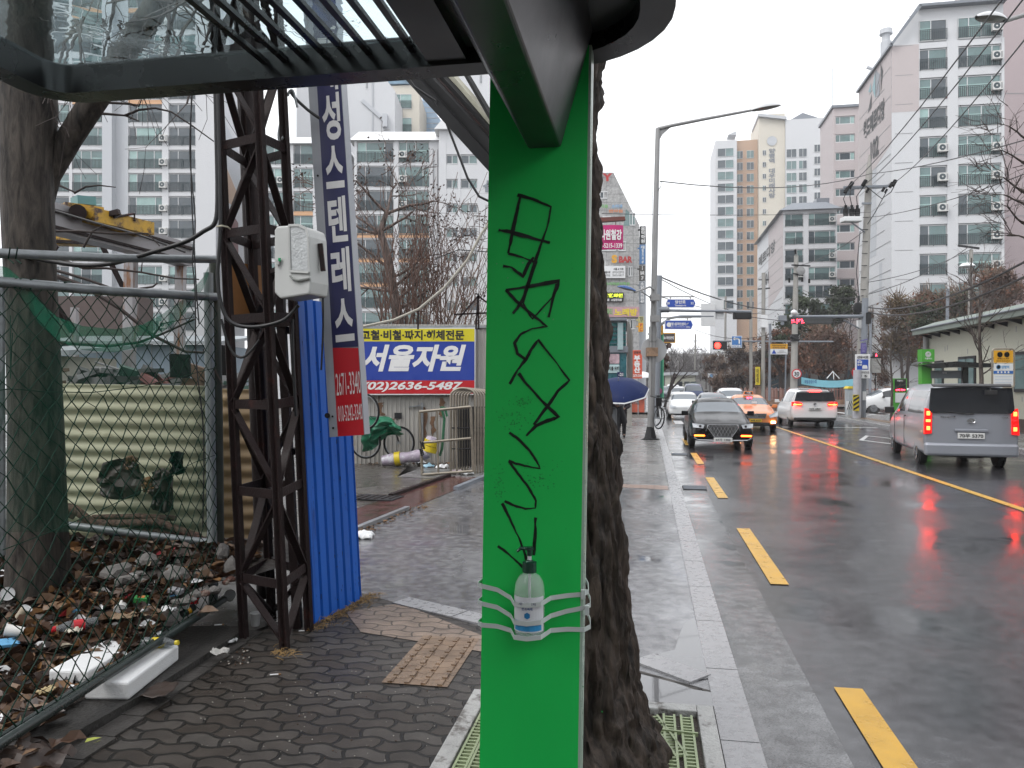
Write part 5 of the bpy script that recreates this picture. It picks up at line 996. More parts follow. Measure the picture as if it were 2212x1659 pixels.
# bare brown tree behind the signboard
rnd = random.Random(17)
bt_ = E('bare_tree', P(870, 800, 19), 'bare brown tree with clinging dead leaves behind the signboard', 'tree')
mb = MB(); tips = []; base = P(872, 830, 19); base.z = 0
trunk = [base, P(862, 700, 19), P(838, 560, 19), P(822, 500, 19), P(836, 455, 19)]; mb.tube(trunk, [.15, .13, .11, .085, .05], 10)
for (x, y), (dx, dz) in [((850, 620), (.7, .55)), ((842, 580), (-.6, .5)), ((826, 510), (-.5, .5)), ((822, 500), (.8, .35)), ((836, 460), (.2, 1)), ((836, 460), (-.6, .7)), ((836, 462), (.8, .5)), ((855, 650), (.9, .5)), ((845, 600), (.9, .15)), ((848, 630), (-.8, .25)), ((858, 670), (1, .35)), ((822, 505), (-.9, .1))]:
    branch(mb, P(x, y, 19), Vector((dx, rnd.uniform(-.5, .5), dz)), rnd.uniform(.8, 1.25), .04, 3, rnd, tips, 6, .3, .04, .85, (2, 3), 4)
mb.build('trunk', bark('brown_bark', (.075, .055, .048), .7, .4), bt_)
mb = MB(); tt = []
for p, d in tips: branch(mb, p, d, .4, .011, 1, rnd, tt, 3, .4, .05, .9, (2, 3), 3, minr=.006)
for p, d in tt+tips:
    if noise.noise(p*1.1) > -.12:
        for i in range(rnd.randint(1, 3)): leaf(mb, p+Vector((rnd.gauss(0, .1), rnd.gauss(0, .1), rnd.gauss(0, .1))), rnd.uniform(.025, .06), rnd, 1)
for i in range(44):   # straight suckers
    p = P(rnd.uniform(820, 1010), rnd.uniform(705, 730), 18+rnd.random()*2); branch(mb, p, Vector((rnd.uniform(-.2, .3), 0, 1)), rnd.uniform(1.2, 2.6), .02, 1, rnd, [], 4, .12, .1, .5, (3, 6), 5, minr=.007)
mb.build('crown', [m_twig_red, m_leafdry], bt_)
mb = MB(); cr = E('thicket', P(1000, 900, 24), 'pale bare thicket beside the bare brown tree', 'thicket'); tips = []
for i in range(13): p = P(rnd.uniform(930, 1060), 800, 22); p.z = 0; branch(mb, p, Vector((rnd.uniform(-.15, .15), 0, 1)), rnd.uniform(2.6, 4), .035, 2, rnd, tips, 5, .15, .06, .5, (3, 5), 5, minr=.009)
mb.build('crown', m_twig_tan, cr)
# ================================================================ apartment blocks
_wc = {}
def win(kind, w, h, var):
    """frame, pane and railing meshes of one window, shared by every window of that size"""
    k = (kind, round(w, 2), round(h, 2), var)
    if k in _wc: return _wc[k]
    r = random.Random(str(k)); fr = MB(); pn = MB(); rl = MB(); t = .07
    n = {'wide': 3, 'two': 2, 'small': 2, 'tri': 3}[kind]
    cuts = [0]+({3: [.22, .78] if kind == 'tri' else r.choice([[.24, .76], [.25, .55], [.22, .8]]), 2: [r.choice([.34, .42, .6])] if kind == 'two' else [.5]}[n])+[1]
    fr.bx((0, 0, 0), (w, .08, t)); fr.bx((0, 0, h-t), (w, .08, h)); 
    for i, c in enumerate(cuts): fr.bx((max(0, c*w-t/2) if i else 0, .002, t), (min(w, c*w+t/2) if i < len(cuts)-1 else w, .078, h-t))
    if kind != 'small': fr.bx((0, -.02, -.06), (w, .1, 0))
    for i in range(n):
        m = r.choice((0, 0, 1, 1, 2)) if kind != 'small' else r.choice((0, 1, 0))
        pn.bx((cuts[i]*w+t/2, .04+.012*i, t), (cuts[i+1]*w-t/2, .05+.012*i, h-t), m)
        if m == 2 and r.random() < .6: pn.bx((cuts[i]*w+t/2, .036+.012*i, h*.62), (cuts[i+1]*w-t/2, .039+.012*i, h-t), 1)
    if kind in ('wide', 'two'):
        rl.bx((-.04, -.18, h*.5), (w+.04, -.13, h*.5+.05)); rl.bx((-.04, -.18, .04), (w+.04, -.13, .08)); rl.bx((-.04, -.17, h*.42), (w+.04, -.14, h*.42+.03))
        k_ = int(w/.16)
        for i in range(k_+1): x = w*i/k_; rl.bx((x-.032, -.165, .06), (x+.032, -.14, h*.5))
        for x in (0, w/2, w): rl.bx((x-.025, -.17, -.05), (x+.025, -.12, h*.5))
    _wc[k] = (fr.mesh('window_frame', m_frame), pn.mesh('window_pane', [m_glass_a, m_glass_b, m_glass_c]), rl.mesh('railing', m_rail) if rl.v else None)
    return _wc[k]
_ac = None
def ac_unit(par, x, y, z, s=1):
    global _ac
    if _ac is None:
        mb = MB(); mb.bx((0, -.35, 0), (.9, 0, .75)); mb.lathe([(0, -.355), (.27, -.355), (.29, -.352)], 16, (.36, 0, .38), 1, 'Y'); mb.lathe([(.08, -.36), (.0, -.362)], 10, (.36, 0, .38), 0, 'Y'); mb.bx((.7, -.354, .1), (.84, -.351, .65), 2)
        mb.bx((.05, -.3, -.12), (.1, -.02, 0), 1); mb.bx((.8, -.3, -.12), (.85, -.02, 0), 1); _ac = mb.mesh('air_conditioner', [M('ac_casing', (.62, .62, .6), .5, var=.05), m_rail, m_line])
    o = obj('air_conditioner', _ac, par); o.location = (x, y, z); o.scale = (s, s, s); return o
def put_window(par, kind, x, y, z, w, h, r, rz=0):
    fr, pn, rl = win(kind, w, h, r.randrange(5)); o = obj('window', fr, par); o.location = (x, y, z); o.rotation_euler = (0, 0, rz)
    obj('pane', pn, o)
    if rl: obj('railing', rl, o)
    return o
def apartment(name, lb, loc, rz, width, depth, top, bays, fh, rows, wall, seed, z0=0, relief=.25, roof=None, rail=True, accents=None, grp='apartment blocks', base_mat=None):
    """bays: (x0, x1, window height, kind, side of the air conditioner or None); rows: heights of the sills"""
    r = random.Random(seed); root = E(name, loc, lb, 'building', grp, rz); mb = MB()
    mb.bx((0, relief, z0), (width, depth, top)); xs = [0]
    zs = sorted(rows)
    edges = sorted([(b[0], b[1]) for b in bays]); x = 0
    for a, b in edges+[(width, width)]:
        if a > x+.02: mb.bx((x, 0, z0), (a, relief-.002, top-.004))
        x = b
    for (a, b, h, kind, ac) in bays:
        prev = z0
        for z in zs+[top+9]:
            zt = min(z-.08, top-.006)
            if zt > prev: mb.bx((a+.002, .03, prev), (b-.002, relief-.002, zt))
            prev = z+h+.06
    w = mb.build('wall', wall, root, local=True)
    for (a, b, h, kind, ac) in bays:
        for z in zs:
            put_window(root, kind, a+.04, relief-.12, z, b-a-.08, h, r)
            if ac and r.random() < ac[1]: ac_unit(root, a-1.0 if ac[0] == 'l' else (b-.95 if ac[0] == 'r' else a+.1), -.16 if ac[0] != 'l' else .0, z+.35+r.uniform(-.1, .1))
    if accents:
        for (a, b, zi, mt) in accents: m2 = MB(); m2.bx((a+.01, .0, zi), (b-.01, .028, zi+.5)); m2.build('spandrel_band', mt, root, local=True)
    if roof: roof(root)
    return root
def panel(root, pts, mt, nm, th=(0, 0, 0)): m2 = MB(); m2.prism(pts, th) if any(th) else m2.poly(pts); return m2.build(nm, mt, root, local=True)
# -- left: white blocks behind the yard
YA = 92; k = YA/F; x0p = 30
def la_(px): return (px-x0p)*k
rowsA = [33.1+2.77*i for i in range(-9, 7)]
A = apartment('apartment_block', 'tall white apartment block behind the slanting tree limb', Vector(((x0p-CX)*k, YA, 0)), 0, la_(466), 10, 58, [(la_(34), la_(90), 2.2, 'wide', None), (la_(97), la_(149), 2.2, 'two', ('in', .5)), (la_(156), la_(228), 2.2, 'wide', None), (la_(277), la_(350), 2.2, 'wide', None), (la_(364), la_(422), 2.2, 'two', ('l', .85))], 2.77, rowsA, m_wall, 1,
    accents=[(la_(a), la_(b), 33.1+2.77*i-.6, m_orange) for i in (1, 5) for a, b in ((156, 228), (277, 350))])
m2 = MB(); m2.bx((la_(229), -.9, 0), (la_(250), 0, 58)); m2.build('stair_pier', m_wall_grey, A, local=True)
W_ = la_(466)+.004
for pts, mt in [([(W_, 3, 34.2), (W_, 8.2, 31.6), (W_, 8.2, 26), (W_, 3, 29.2)], m_wall_grey), ([(W_, 3, 29), (W_, 8.2, 25.8), (W_, 8.2, 24.6), (W_, 3, 24.4)], m_tan), ([(W_, 3, 24.3), (W_, 7.6, 22.6), (W_, 7.6, 18.6), (W_, 3, 18.8)], M('burgundy_render', (.2, .08, .08), .7)), ([(W_, 3, 18.6), (W_, 8, 17), (W_, 8, 12), (W_, 3, 12)], m_wall_grey)]: panel(A, pts, mt, 'side_panel')
panel(A, [(la_(250), -.006, z) for z in (0,)]+[(la_(276), -.006, 0), (la_(276), -.006, 58), (la_(250), -.006, 58)], m_wall_grey, 'recess_panel')
kB = 88.6/F
def apt_px(lb, Y, pxa, pxb, ytop, bays, ysill0, pitch, n, h, wall, seed, depth=11, **kw):
    k = Y/F; f = lambda px: (px-pxa)*k
    rows = [H+(CY-ysill0-pitch*i)*k for i in range(n)]
    return apartment('apartment_block', lb, Vector(((pxa-CX)*k, Y, 0)), 0, f(pxb), depth, H+(CY-ytop)*k, [(f(a), f(b), hh, kd, ac) for a, b, hh, kd, ac in bays], pitch*k, rows, wall, seed, **kw), f, k
def slope_roof(xa, xb, zt, zh, d, over=.5, front=-.4):
    def fn(root):
        m2 = MB(); m2.add([(xa-over, front, zt), (xb+over, front, zt), (xb+over-.6, front+1.6, zt+zh), (xa-over+.8, front+1.6, zt+zh), (xa-over, d, zt), (xb+over, d, zt), (xb+over-.6, d, zt+zh), (xa-over+.8, d, zt+zh)], [(0,1,2,3),(4,5,1,0),(1,5,6,2),(5,4,7,6),(4,0,3,7),(3,2,6,7)]); m2.build('roof', m_white, root, local=True)
    return fn
zt = H+(CY-305)*kB
B, fB, _ = apt_px('low white apartment block with a flat sloped roof behind the bare tree', 88.6, 765, 948, 305, [(771, 850, 2.35, 'wide', None), (861, 927, 2.35, 'wide', ('in', .55))], 351, 52.5, 8, 2.35, m_wall, 2, roof=slope_roof(0, 183*kB, zt, 1.45, 11), accents=[(6*kB, 85*kB, H+(CY-y)*kB, m_orange) for y in (514, 567, 620)]+[(96*kB, 162*kB, H+(CY-y)*kB, m_orange) for y in (514, 567)])
m2 = MB(); [m2.tube([(fB(936+dx), -.08, 3), (fB(936+dx), -.08, zt-1)], .05, 6) for dx in (0, 9)]; m2.build('drain_pipe', m_line, B, local=True)
Cc, fC, kC = apt_px('white apartment wing with two columns of small windows beside the green post', 87, 948, 1100, 282, [(964, 989, 1.0, 'small', None), (995, 1031, 1.0, 'small', None)], 354, 53, 8, 1.0, m_wall, 3)
m2 = MB(); zt = H+(CY-282)*kC; m2.prism([(-.5, -.5, zt), (8.6, -.5, zt), (4.2, -.5, zt+1.6), (.5, -.5, zt+1.2)], (0, 12, 0)); m2.build('roof', m_white, Cc, local=True)
lettering('삼', (fC(1042), -.01, H+(CY-416)*kC), ((1078-1042)*kC, 0, 0), (0, 0, 27*kC), m_greypaint, Cc, bold=.05, off=.02, local=True)
Mm, fM, kM = apt_px('white apartment block seen between the lattice mast and the tall sign', 90, 545, 735, 312, [(572, 618, 2.3, 'two', ('r', .5)), (634, 676, 2.3, 'two', None), (690, 730, 2.3, 'two', None)], 355, 51, 8, 2.3, m_wall, 4, accents=[((634-545)*90/F, (676-545)*90/F, H+(CY-466)*90/F, m_orange)])
slope_roof(0, 190*kM, H+(CY-312)*kM, 1.2, 11)(Mm)
kD = 112/F
def slabb(lb, Y, prof, depth, mt, nm='building', seed=0, wins=(), trim=None):
    k = Y/F; xa = min(p[0] for p in prof); root = E(nm, Vector(((xa-CX)*k, Y, 0)), lb, 'building'); m2 = MB()
    m2.prism([((px-xa)*k, 0, max(0, H+(CY-py)*k)) for px, py in prof], (0, depth, 0)); m2.build('wall', mt, root, local=True); r = random.Random(seed)
    for px0, px1, y0, y1, kind in wins: put_window(root, kind, (px0-xa)*k, -.06, H+(CY-y1)*k, (px1-px0)*k, (y1-y0)*k, r)
    return root
D = slabb('tall blank grey white wall block behind the low apartments', 112, [(640, 860), (640, 165), (735, 161), (823, 159), (853, 196), (853, 860)], 9, m_wall, wins=[(790, 795, 172, 193, 'small')])
m2 = MB(); m2.bar(((783-640)*kD, -.1, H+(CY-218)*kD), ((832-640)*kD, -.1, H+(CY-262)*kD), .3, .5); m2.tube([((805-640)*kD, -.12, 20), ((805-640)*kD, -.12, 47)], .08, 6); m2.bx(((828-640)*kD, -.9, H+(CY-278)*kD), ((838-640)*kD, 0, H+(CY-250)*kD)); m2.build('wall_duct', m_wall_grey, D, local=True)
Eb = slabb('beige office block with blue windows rising behind the low apartments', 120, [(846, 860), (846, 186), (892, 184), (906, 200), (906, 860)], 14, m_wall_cream, wins=[(853, 889, 204+51*i, 235+51*i, 'two') for i in range(3)])
m2 = MB(); m2.bx((-.5, -.3, H+(CY-183)*120/F), (3.9, 8, H+(CY-168)*120/F)); m2.build('penthouse_glazing', M('blue_penthouse_glass', (.15, .25, .34), .15, var=.3, vs=.6), Eb, local=True)
Fb = slabb('blue glass tower slice behind the dark boom', 130, [(904, 860), (904, 205), (930, 228), (962, 275), (962, 860)], 14, M('blue_curtain_glass', (.3, .42, .56), .15, var=.15, vs=.3))
m2 = MB()
for i in range(9): m2.bx((0, -.05, 44+i*.9), (4.4, 0, 44.1+i*.9))
for i in range(5): m2.bx((.3+i*.95, -.06, 10), (.36+i*.95, 0, 45))
m2.build('glazing_bar', m_steel, Fb, local=True)
slabb('tall white side wall seen through the dark boom', 125, [(985, 860), (985, 60), (1110, 50), (1110, 860)], 10, m_wall, wins=[(1036, 1041, 162+60*i, 182+60*i, 'small') for i in range(2)])
# -- right: blocks across the street
K = RD(0, 1, 0)
def block(name, lb, Y, px, w, d, prof, wall, seed, bays, rows, relief=.25, **kw):
    x = (px-CX)/F*Y; return apartment(name, lb, Vector((x, Y, 0)), -TH, w, d, prof, bays, 0, rows, wall, seed, relief=relief, **kw)
z1 = [34.6-2.8*i for i in range(11)]
R1 = block('apartment_block', 'white and rose apartment tower with lettered gable wall on the opposite street side', 74, 1926, 9.9, 11.7, 34.4, m_wall, 21, [(2.5, 4.95, 1.98, 'two', ('r', .25)), (5.9, 9.65, 1.98, 'wide', ('r', .85))], z1)
m2 = MB(); m2.prism([(0, .25, 34.39), (9.9, .25, 34.39), (9.9, .25, 37.7), (2.46, .25, 37.7)], (0, 11.7, 0)); m2.build('upper_storey', m_wall, R1, local=True)
m2 = MB(); m2.bar((-.1, -.35, 34.35), (2.5, -.35, 37.85), .3, .25); m2.bx((2.3, -.5, 37.7), (10, 11.8, 37.95)); m2.bar((-.12, -.3, 34.3), (-.12, 11.8, 34.3), .3, .25); m2.build('roof_edge', m_greypaint, R1, local=True)
panel(R1, [(.01, -.012, 27.9), (2.44, -.012, 27.9), (2.44, -.012, 34.3), (.01, -.012, 34.3)], m_wall_rose, 'rose_panel')
panel(R1, [(-.012, 0, 25), (-.012, 11.7, 23), (-.012, 11.7, 34.3), (-.012, 0, 34.3)], m_wall_rose, 'rose_gable_panel')
for y0, y1, z0_, z1_ in [(5, 7.4, 15, 24), (8.8, 10.5, 2, 12), (3, 4, 10, 14)]: panel(R1, [(-.016, y0, z0_), (-.016, y1, z0_), (-.016, y1, z1_), (-.016, y0, z1_)], m_wall_grey, 'grey_panel')
m2 = MB()
for i in range(22): m2.bx((-.03, .3 if i % 2 else 2.2, 3+i*1.4), (-.013, 11.4 if i % 3 else 7.5, 3.06+i*1.4))
for i in range(12): m2.bx((.3, -.02, 6.2+i*2.8), (1.9, -.004, 6.25+i*2.8))
m2.build('panel_joint', m_line, R1, local=True)
ga = (-.02, 9.7, 28.1)
lettering('월드메르디앙', ga, (0, -7.6, 0), (0, 0, 2.1), m_dark, R1, bold=.045, off=.03, local=True); lettering('102', (-.02, 7.0, 25.1), (0, -2.9, 0), (0, 0, 2.1), m_dark, R1, bold=.045, off=.03, local=True)
m2 = MB(); X = -.05
for i, pts in enumerate([[(8, 30.6), (6.6, 32.2), (6.6, 30.8)], [(6.4, 32.6), (5.2, 34), (5.2, 31.2)], [(5, 34), (3.6, 33), (5, 31.5)], [(3.4, 34), (2.6, 33), (3.4, 31)], [(7.8, 32.8), (6.8, 33.4), (6.8, 32.4)], [(5, 31.2), (3.8, 32.4), (3.8, 31)]]): m2.poly([(X, a, b) for a, b in pts], i % 3)
m2.build('facade_emblem', [m_dark, M('emblem_teal', (.2, .35, .38), .5), m_greypaint], R1, local=True)
m2 = MB(); m2.lathe([(.55, 0), (.55, 1.9), (.4, 2), (.4, 2.6), (.65, 2.7), (.6, 3.2), (0, 3.3)], 12, (1.2, 6, 35.3)); m2.tube([(1, 10, 34), (1, 10, 36), (.4, 10, 36.3)], .2, 8); m2.build('chimney', m_wall_grey, R1, local=True)
lav = E('apartment_block', P(2064, 830, 88)*1, 'lavender apartment tower rising behind the white and rose tower', 'building', 'apartment blocks'); lav.location.z = 0
kl = 88/F; m2 = MB(); m2.prism([((px-2064)*kl, 0, max(0, H+(CY-py)*kl)) for px, py in [(2064, 900), (2064, 25), (2092, -25), (2160, -60), (2420, -60), (2420, 900)]], (0, 12, 0)); m2.build('wall', m_wall_pink, lav, local=True)
m2 = MB(); m2.bar((-.2, -.3, H+(CY-26)*kl), (28*kl, -.3, H+(CY+27)*kl), .4, .35); m2.build('roof_edge', m_greypaint, lav, local=True)
m2 = MB(); [m2.bx(((2172-2064)*kl, -.03, z), (16, -.004, z+.08)) for z in (14, 21, 28, 35)]; m2.build('panel_joint', m_line, lav, local=True)
z2 = [24.7-2.62*i for i in range(7)]
R2 = block('apartment_block', 'lower white apartment block with a dark hipped roof across the street', 112, 1692, 7.4, 27, 27.0, m_wall, 22, [(.25, 2.75, 1.85, 'two', ('r', .25)), (3.5, 7.2, 1.85, 'wide', ('r', .6))], z2)
m2 = MB(); m2.add([(-.6, -.6, 27), (8, -.6, 27), (8, 27.5, 27), (-.6, 27.5, 27), (1.5, 1.5, 28.4), (6.2, 1.5, 28.4), (6.2, 25, 28.4), (1.5, 25, 28.4)], [(0,1,5,4),(1,2,6,5),(2,3,7,6),(3,0,4,7),(4,5,6,7),(3,2,1,0)]); m2.bx((5, 2, 28.3), (6.8, 5, 29.1)); m2.build('roof', m_greypaint, R2, local=True)
panel(R2, [(-.012, 0, 16), (-.012, 14, 14), (-.012, 14, 26.8), (-.012, 0, 26.8)], m_wall_rose, 'rose_gable_panel')
lettering('메르디앙', (-.02, 25, 22.4), (0, -18, 0), (0, 0, 1.9), m_dark, R2, bold=.04, off=.03, local=True); lettering('101', (-.02, 18.5, 18.2), (0, -5, 0), (0, 0, 2.0), m_dark, R2, bold=.04, off=.03, local=True)
m2 = MB()
for i in range(14): m2.bx((-.03, 1, 4+i*1.5), (-.013, 26, 4.06+i*1.5))
m2.build('panel_joint', m_line, R2, local=True)
z3 = [44.0-2.93*i for i in range(11)]
R3 = block('apartment_block', 'slim lavender apartment tower behind the hipped roof block', 125, 1800, 3.9, 9.6, 46.6, m_wall_rose, 23, [(.35, 3.3, 1.2, 'tri', None)], z3)
m2 = MB(); m2.add([(-.3, -.3, 46.6), (4.2, -.3, 46.6), (4.2, 9.9, 46.6), (-.3, 9.9, 46.6), (-.3, -.3, 47), (4.2, -.3, 47), (4.2, 9.9, 47), (-.3, 9.9, 47)], [(0,1,5,4),(1,2,6,5),(2,3,7,6),(3,0,4,7),(4,5,6,7),(3,2,1,0)]); m2.tube([(.3, 2, 47), (.3, 2, 54)], .05, 6); m2.build('roof', m_greypaint, R3, local=True)
k4 = 186/F; Y4 = 186
R4 = E('apartment_block', Vector(((1545-CX)*k4, Y4, 0)), 'far cream and tan apartment tower with vertical lettering', 'building', 'apartment blocks', -TH)
f4 = lambda px: (px-1545)*k4; zz = lambda py: H+(CY-py)*k4
for nm, mt, a, b, y, d0 in [('white_wing', m_wall, 1545, 1590, 305, 0), ('tan_wing', m_tan, 1590.2, 1636, 300, 2.5), ('cream_wing', m_wall_cream, 1636.2, 1690, 252, .6), ('white_bay', m_wall, 1690.2, 1772, 268, 0)]: m2 = MB(); m2.bx((f4(a), d0, 0), (f4(b), 16, zz(y))); m2.build(nm, mt, R4, local=True)
m2 = MB(); m2.prism([(f4(1692), 3, zz(268)), (f4(1770), 3, zz(290)), (f4(1770), 3, zz(262)), (f4(1730), 3, zz(246)), (f4(1700), 3, zz(262))], (0, 10, 0), 1); m2.prism([(f4(1634), -.4, zz(252)), (f4(1692), -.4, zz(262)), (f4(1692), -.4, zz(268)), (f4(1634), -.4, zz(258))], (0, 12, 0)); m2.prism([(f4(1573), 1, zz(290)), (f4(1590), 1, zz(283)), (f4(1590), 1, zz(292))], (0, 4, 0)); m2.build('roof_crown', [m_wall_grey, m_greypaint], R4, local=True)
r4 = random.Random(44)
for i in range(14):
    y = 340+25.2*i; z = zz(y)
    put_window(R4, 'two' if 0 else 'small', f4(1550), -.13, z, 33*k4, 18*k4, r4)
    put_window(R4, 'small', f4(1593), 2.37, z, 12*k4, 17*k4, r4); put_window(R4, 'small', f4(1613), 2.37, z, 15*k4, 17*k4, r4)
    if i < 12: put_window(R4, 'small', f4(1644), .47, z, 7*k4, 11*k4, r4); put_window(R4, 'small', f4(1692), -.13, z-1, 20*k4, 18*k4, r4); put_window(R4, 'small', f4(1717), -.13, z-1, 16*k4, 18*k4, r4)
    if i < 9: put_window(R4, 'small', f4(1748), -.13, z, 12*k4, 16*k4, r4)
m2 = MB(); m2.lathe([(.85, -.02), (1.15, -.05), (1.15, 0), (.85, 0)], 20, (f4(1663), .5, zz(310)), axis='Y'); m2.poly([(f4(1663)+.8*math.cos(R(a)), .45, zz(310)+.8*math.sin(R(a))) for a in range(0, 360, 30)]); m2.build('facade_emblem', m_wall_grey, R4, local=True)
lettering('양\n평\n역\n\n대\n우\n미\n래\n사\n랑', (f4(1656), .55, zz(432)), (14*k4, 0, 0), (0, 0, 106*k4), m_greypaint, R4, bold=.03, off=.05, local=True, lines=1.0)
# -- the tiled shop building up the road on this side
Yg = 58; kg = Yg/F
GB = E('shop_building', Vector(((1225-CX)*kg, Yg, 0)), 'grey tiled shop building with a cut off corner and many signs', 'building')
fg = lambda px: (px-1225)*kg; zg = lambda py: H+(CY-py)*kg
m_tile = pavers('grey_wall_tiles', (.3, .3, .3), (.34, .34, .335), (.2, .2, .2), bw=1.0, bh=.62, wave=0, wl=1, gap=.02, rough=.5, bump=.2, rot=0, off=0)
nt = m_tile.node_tree; mp = [n for n in nt.nodes if n.type == 'MAPPING'][0]; mp.inputs['Rotation'].default_value = (R(90), 0, 0); mp.vector_type = 'TEXTURE'
m2 = MB(); m2.prism([(fg(1225), 0, 0), (fg(1381), 0, 0), (fg(1381), 0, zg(487)), (fg(1325), 0, zg(373)), (fg(1225), 0, zg(373))], (0, 14, 0)); m2.build('wall', m_tile, GB, local=True)
rgb = random.Random(6)
for x0, x1, y0, y1 in [(1296, 1330, 512, 545-2), (1336, 1352, 522, 543), (1302, 1320, 468, 476), (1360, 1372, 460, 488), (1357, 1366, 576, 598), (1296, 1312, 414, 430), (1352, 1360, 690, 722), (1362, 1372, 690, 712)]: put_window(GB, 'small', fg(x0), -.05, zg(y1), (x1-x0)*kg, (y1-y0)*kg, rgb)
m2 = MB(); m2.prism([(fg(1347), -.02, zg(488)), (fg(1371), -.02, zg(488)), (fg(1371), -.02, zg(470)), (fg(1352), -.02, zg(452))], (0, .02, 0)); m2.build('corner_glazing', m_glass_b, GB, local=True)
m2 = MB(); m2.bx((fg(1381), .5, 0), (fg(1398), 9, zg(510))); m2.bx((fg(1392), 12, 0), (fg(1402), 26, zg(570))); m2.build('rear_wing', m_wall_grey, GB, local=True)
def wallsign(nm, x0, y0, x1, y1, bg_, texts, lb, d=.2, Y=Yg):
    root = E(nm, P(x0, y1, Y-.02), lb, 'sign', 'signs on the grey tiled shop building'); m2 = MB()
    if bg_ is not None: a = P(x0, y1, Y-.02-d); b = P(x1, y0, Y-.03); m2.bx((a.x, Y-.03-d, a.z), (b.x, Y-.03, b.z)); m2.build('sign_panel', bg_, root)
    for s, a0, b0, a1, b1, mt, bo_ in texts: letterpx(s, Y-.04-d, a0, b0, a1, b1, mt, root, bold=bo_, off=.01)
    return root
m_pinksign = M('faded_pink_sign', (.5, .3, .33), .5, var=.1); m_neon = M('neon_yellow_letters', (.6, .7, .05), .4, emit=(.75, .9, .05), est=.5); m_bluetext = M('blue_letters', (.15, .35, .6), .5); m_orangetext = M('orange_letters', (.6, .2, .08), .5); m_greentext = M('green_letters', (.15, .4, .12), .5)
wallsign('wall_lettering', 1321, 552, 1366, 570, None, [('S', 1321, 551, 1333, 569, m_orange_sign, .06), ('BAR', 1337, 554, 1366, 568, m_text_r, .05)], 'gold S and red BAR letters on the tiled wall')
wallsign('shop_sign', 1290, 664, 1380, 685, m_pinksign, [('노래방', 1327, 667, 1377, 683, m_text_y, .05), ('파티', 1310, 666, 1323, 682, m_greentext, .03)], 'long pink karaoke sign with yellow letters')
wallsign('shop_sign', 1290, 633, 1346, 652, m_dark, [('소담한의원', 1294, 634.5, 1345, 643, m_neon, .06), ('소담한의원', 1320, 645.5, 1343, 651, m_text_w, .03), ('한의원', 1300, 645.5, 1316, 651, m_text_w, .03)], 'dark clinic sign with glowing yellow green letters')
wallsign('window_sign', 1291, 576, 1350, 601, m_white, [('서울 & 이화', 1325, 579, 1347, 584, m_text_k, .02), ('음악입시전문학원', 1323, 586, 1348, 591, m_text_k, .0), ('2635-5817', 1323, 593, 1347, 597, m_text_k, .0), ('음대', 1306, 586, 1318, 591, m_text_k, .02), ('음악학원', 1304, 593, 1318, 598, m_text_k, .0)], 'white window boards with black academy lettering')
wallsign('wall_lettering', 1300, 610, 1358, 617, None, [('소리와음악학원', 1308, 610, 1360, 617, m_greentext, .03)], 'green faded letters above the clinic sign')
wallsign('wall_lettering', 1296, 440, 1346, 460, None, [('소아과', 1321, 442, 1345, 450, m_bluetext, .03), ('한의원', 1315, 453, 1345, 460, m_orangetext, .04), ('의원', 1298, 442, 1313, 450, m_greentext, .03)], 'blue orange and green letters high on the tiled wall')
wallsign('wall_lettering', 1300, 374, 1324, 392, None, [('Y', 1301, 375, 1323, 392, m_text_r, .05)], 'red emblem letter at the roof corner')
for x0, y0, x1, y1, mt, s, tm, lb in [(1383, 489, 1395, 527, m_dark, '음\n악\n학\n원', m_text_w, 'black projecting sign at the top of the corner stack'), (1382.5, 529, 1394, 571, M('mid_blue_sign', (.05, .16, .36), .45), '서울\n웰\n치\n과\n4F', m_text_w, 'blue projecting dental sign in the corner stack'), (1382, 574, 1393.5, 606, M('brown_black_sign', (.05, .045, .04), .5), 'S\nBAR\n2F', m_text_w, 'dark projecting bar sign in the corner stack'), (1381.5, 609, 1393, 656, m_greypaint, '소\n담\n한\n의\n원\n4F', m_text_w, 'grey projecting clinic sign in the corner stack'), (1380, 684, 1390, 697, M('pale_yellow_sign', (.5, .46, .2), .5), 'TOP', m_text_k, 'small pale yellow projecting sign'), (1380, 698, 1389.5, 717, m_orange_sign, 'P\nC', m_text_r, 'orange projecting sign near the foot of the stack')]:
    root = E('projecting_sign', P(x0, y1, 56), lb, 'sign', 'projecting signs at the shop building corner'); a = P(x0, y1, 56); b = P(x1, y0, 56); m2 = MB(); m2.bx((a.x, 56, a.z), (b.x, 56.3, b.z)); m2.bx((a.x-.15, 56.1, b.z-.3), (a.x, 56.2, b.z-.2)); m2.build('sign_panel', mt, root)
    letterpx(s, 55.99, x0+1.5, y0+1.5, x1-1.5, y1-1.5, tm, root, bold=.02, lines=1.0, off=.01)
# magenta banner on the rusty beam
mg_ = E('hanging_banner', P(1300, 540, 22), 'magenta banner with white lettering hanging from a rusty beam', 'banner')
m2 = MB(); m2.grid(lambda a, b: P(1270+a*76, 485.5+b*54+2*a*(1-b), 22)+Vector((0, .05*math.sin(a*6), 0)), 12, 4); m2.build('cloth', M('magenta_cloth', (.5, .012, .16), .6, var=.06), mg_, smooth=60)
letterpx('다원철강', 21.93, 1297, 496, 1343, 519, m_text_w, mg_, bold=.04); letterpx('010-5215-1339', 21.93, 1288, 526, 1344, 536, m_text_w, mg_, bold=.02)
m2 = MB(); m2.bar(P(1240, 484, 22), P(1350, 476, 22.1), .16, .03); m2.bar(P(1240, 476, 22), P(1350, 472, 22.1), .03, .1); m2.bar(P(1330, 480, 22.05), P(1330, 487, 22.03), .02, .02); m2.bar(P(1240, 480, 22), P(1240, 1010, 22), .14, .14); m2.build('steel_beam', M('red_oxide_beam', (.14, .035, .025), .5, var=.2), mg_)
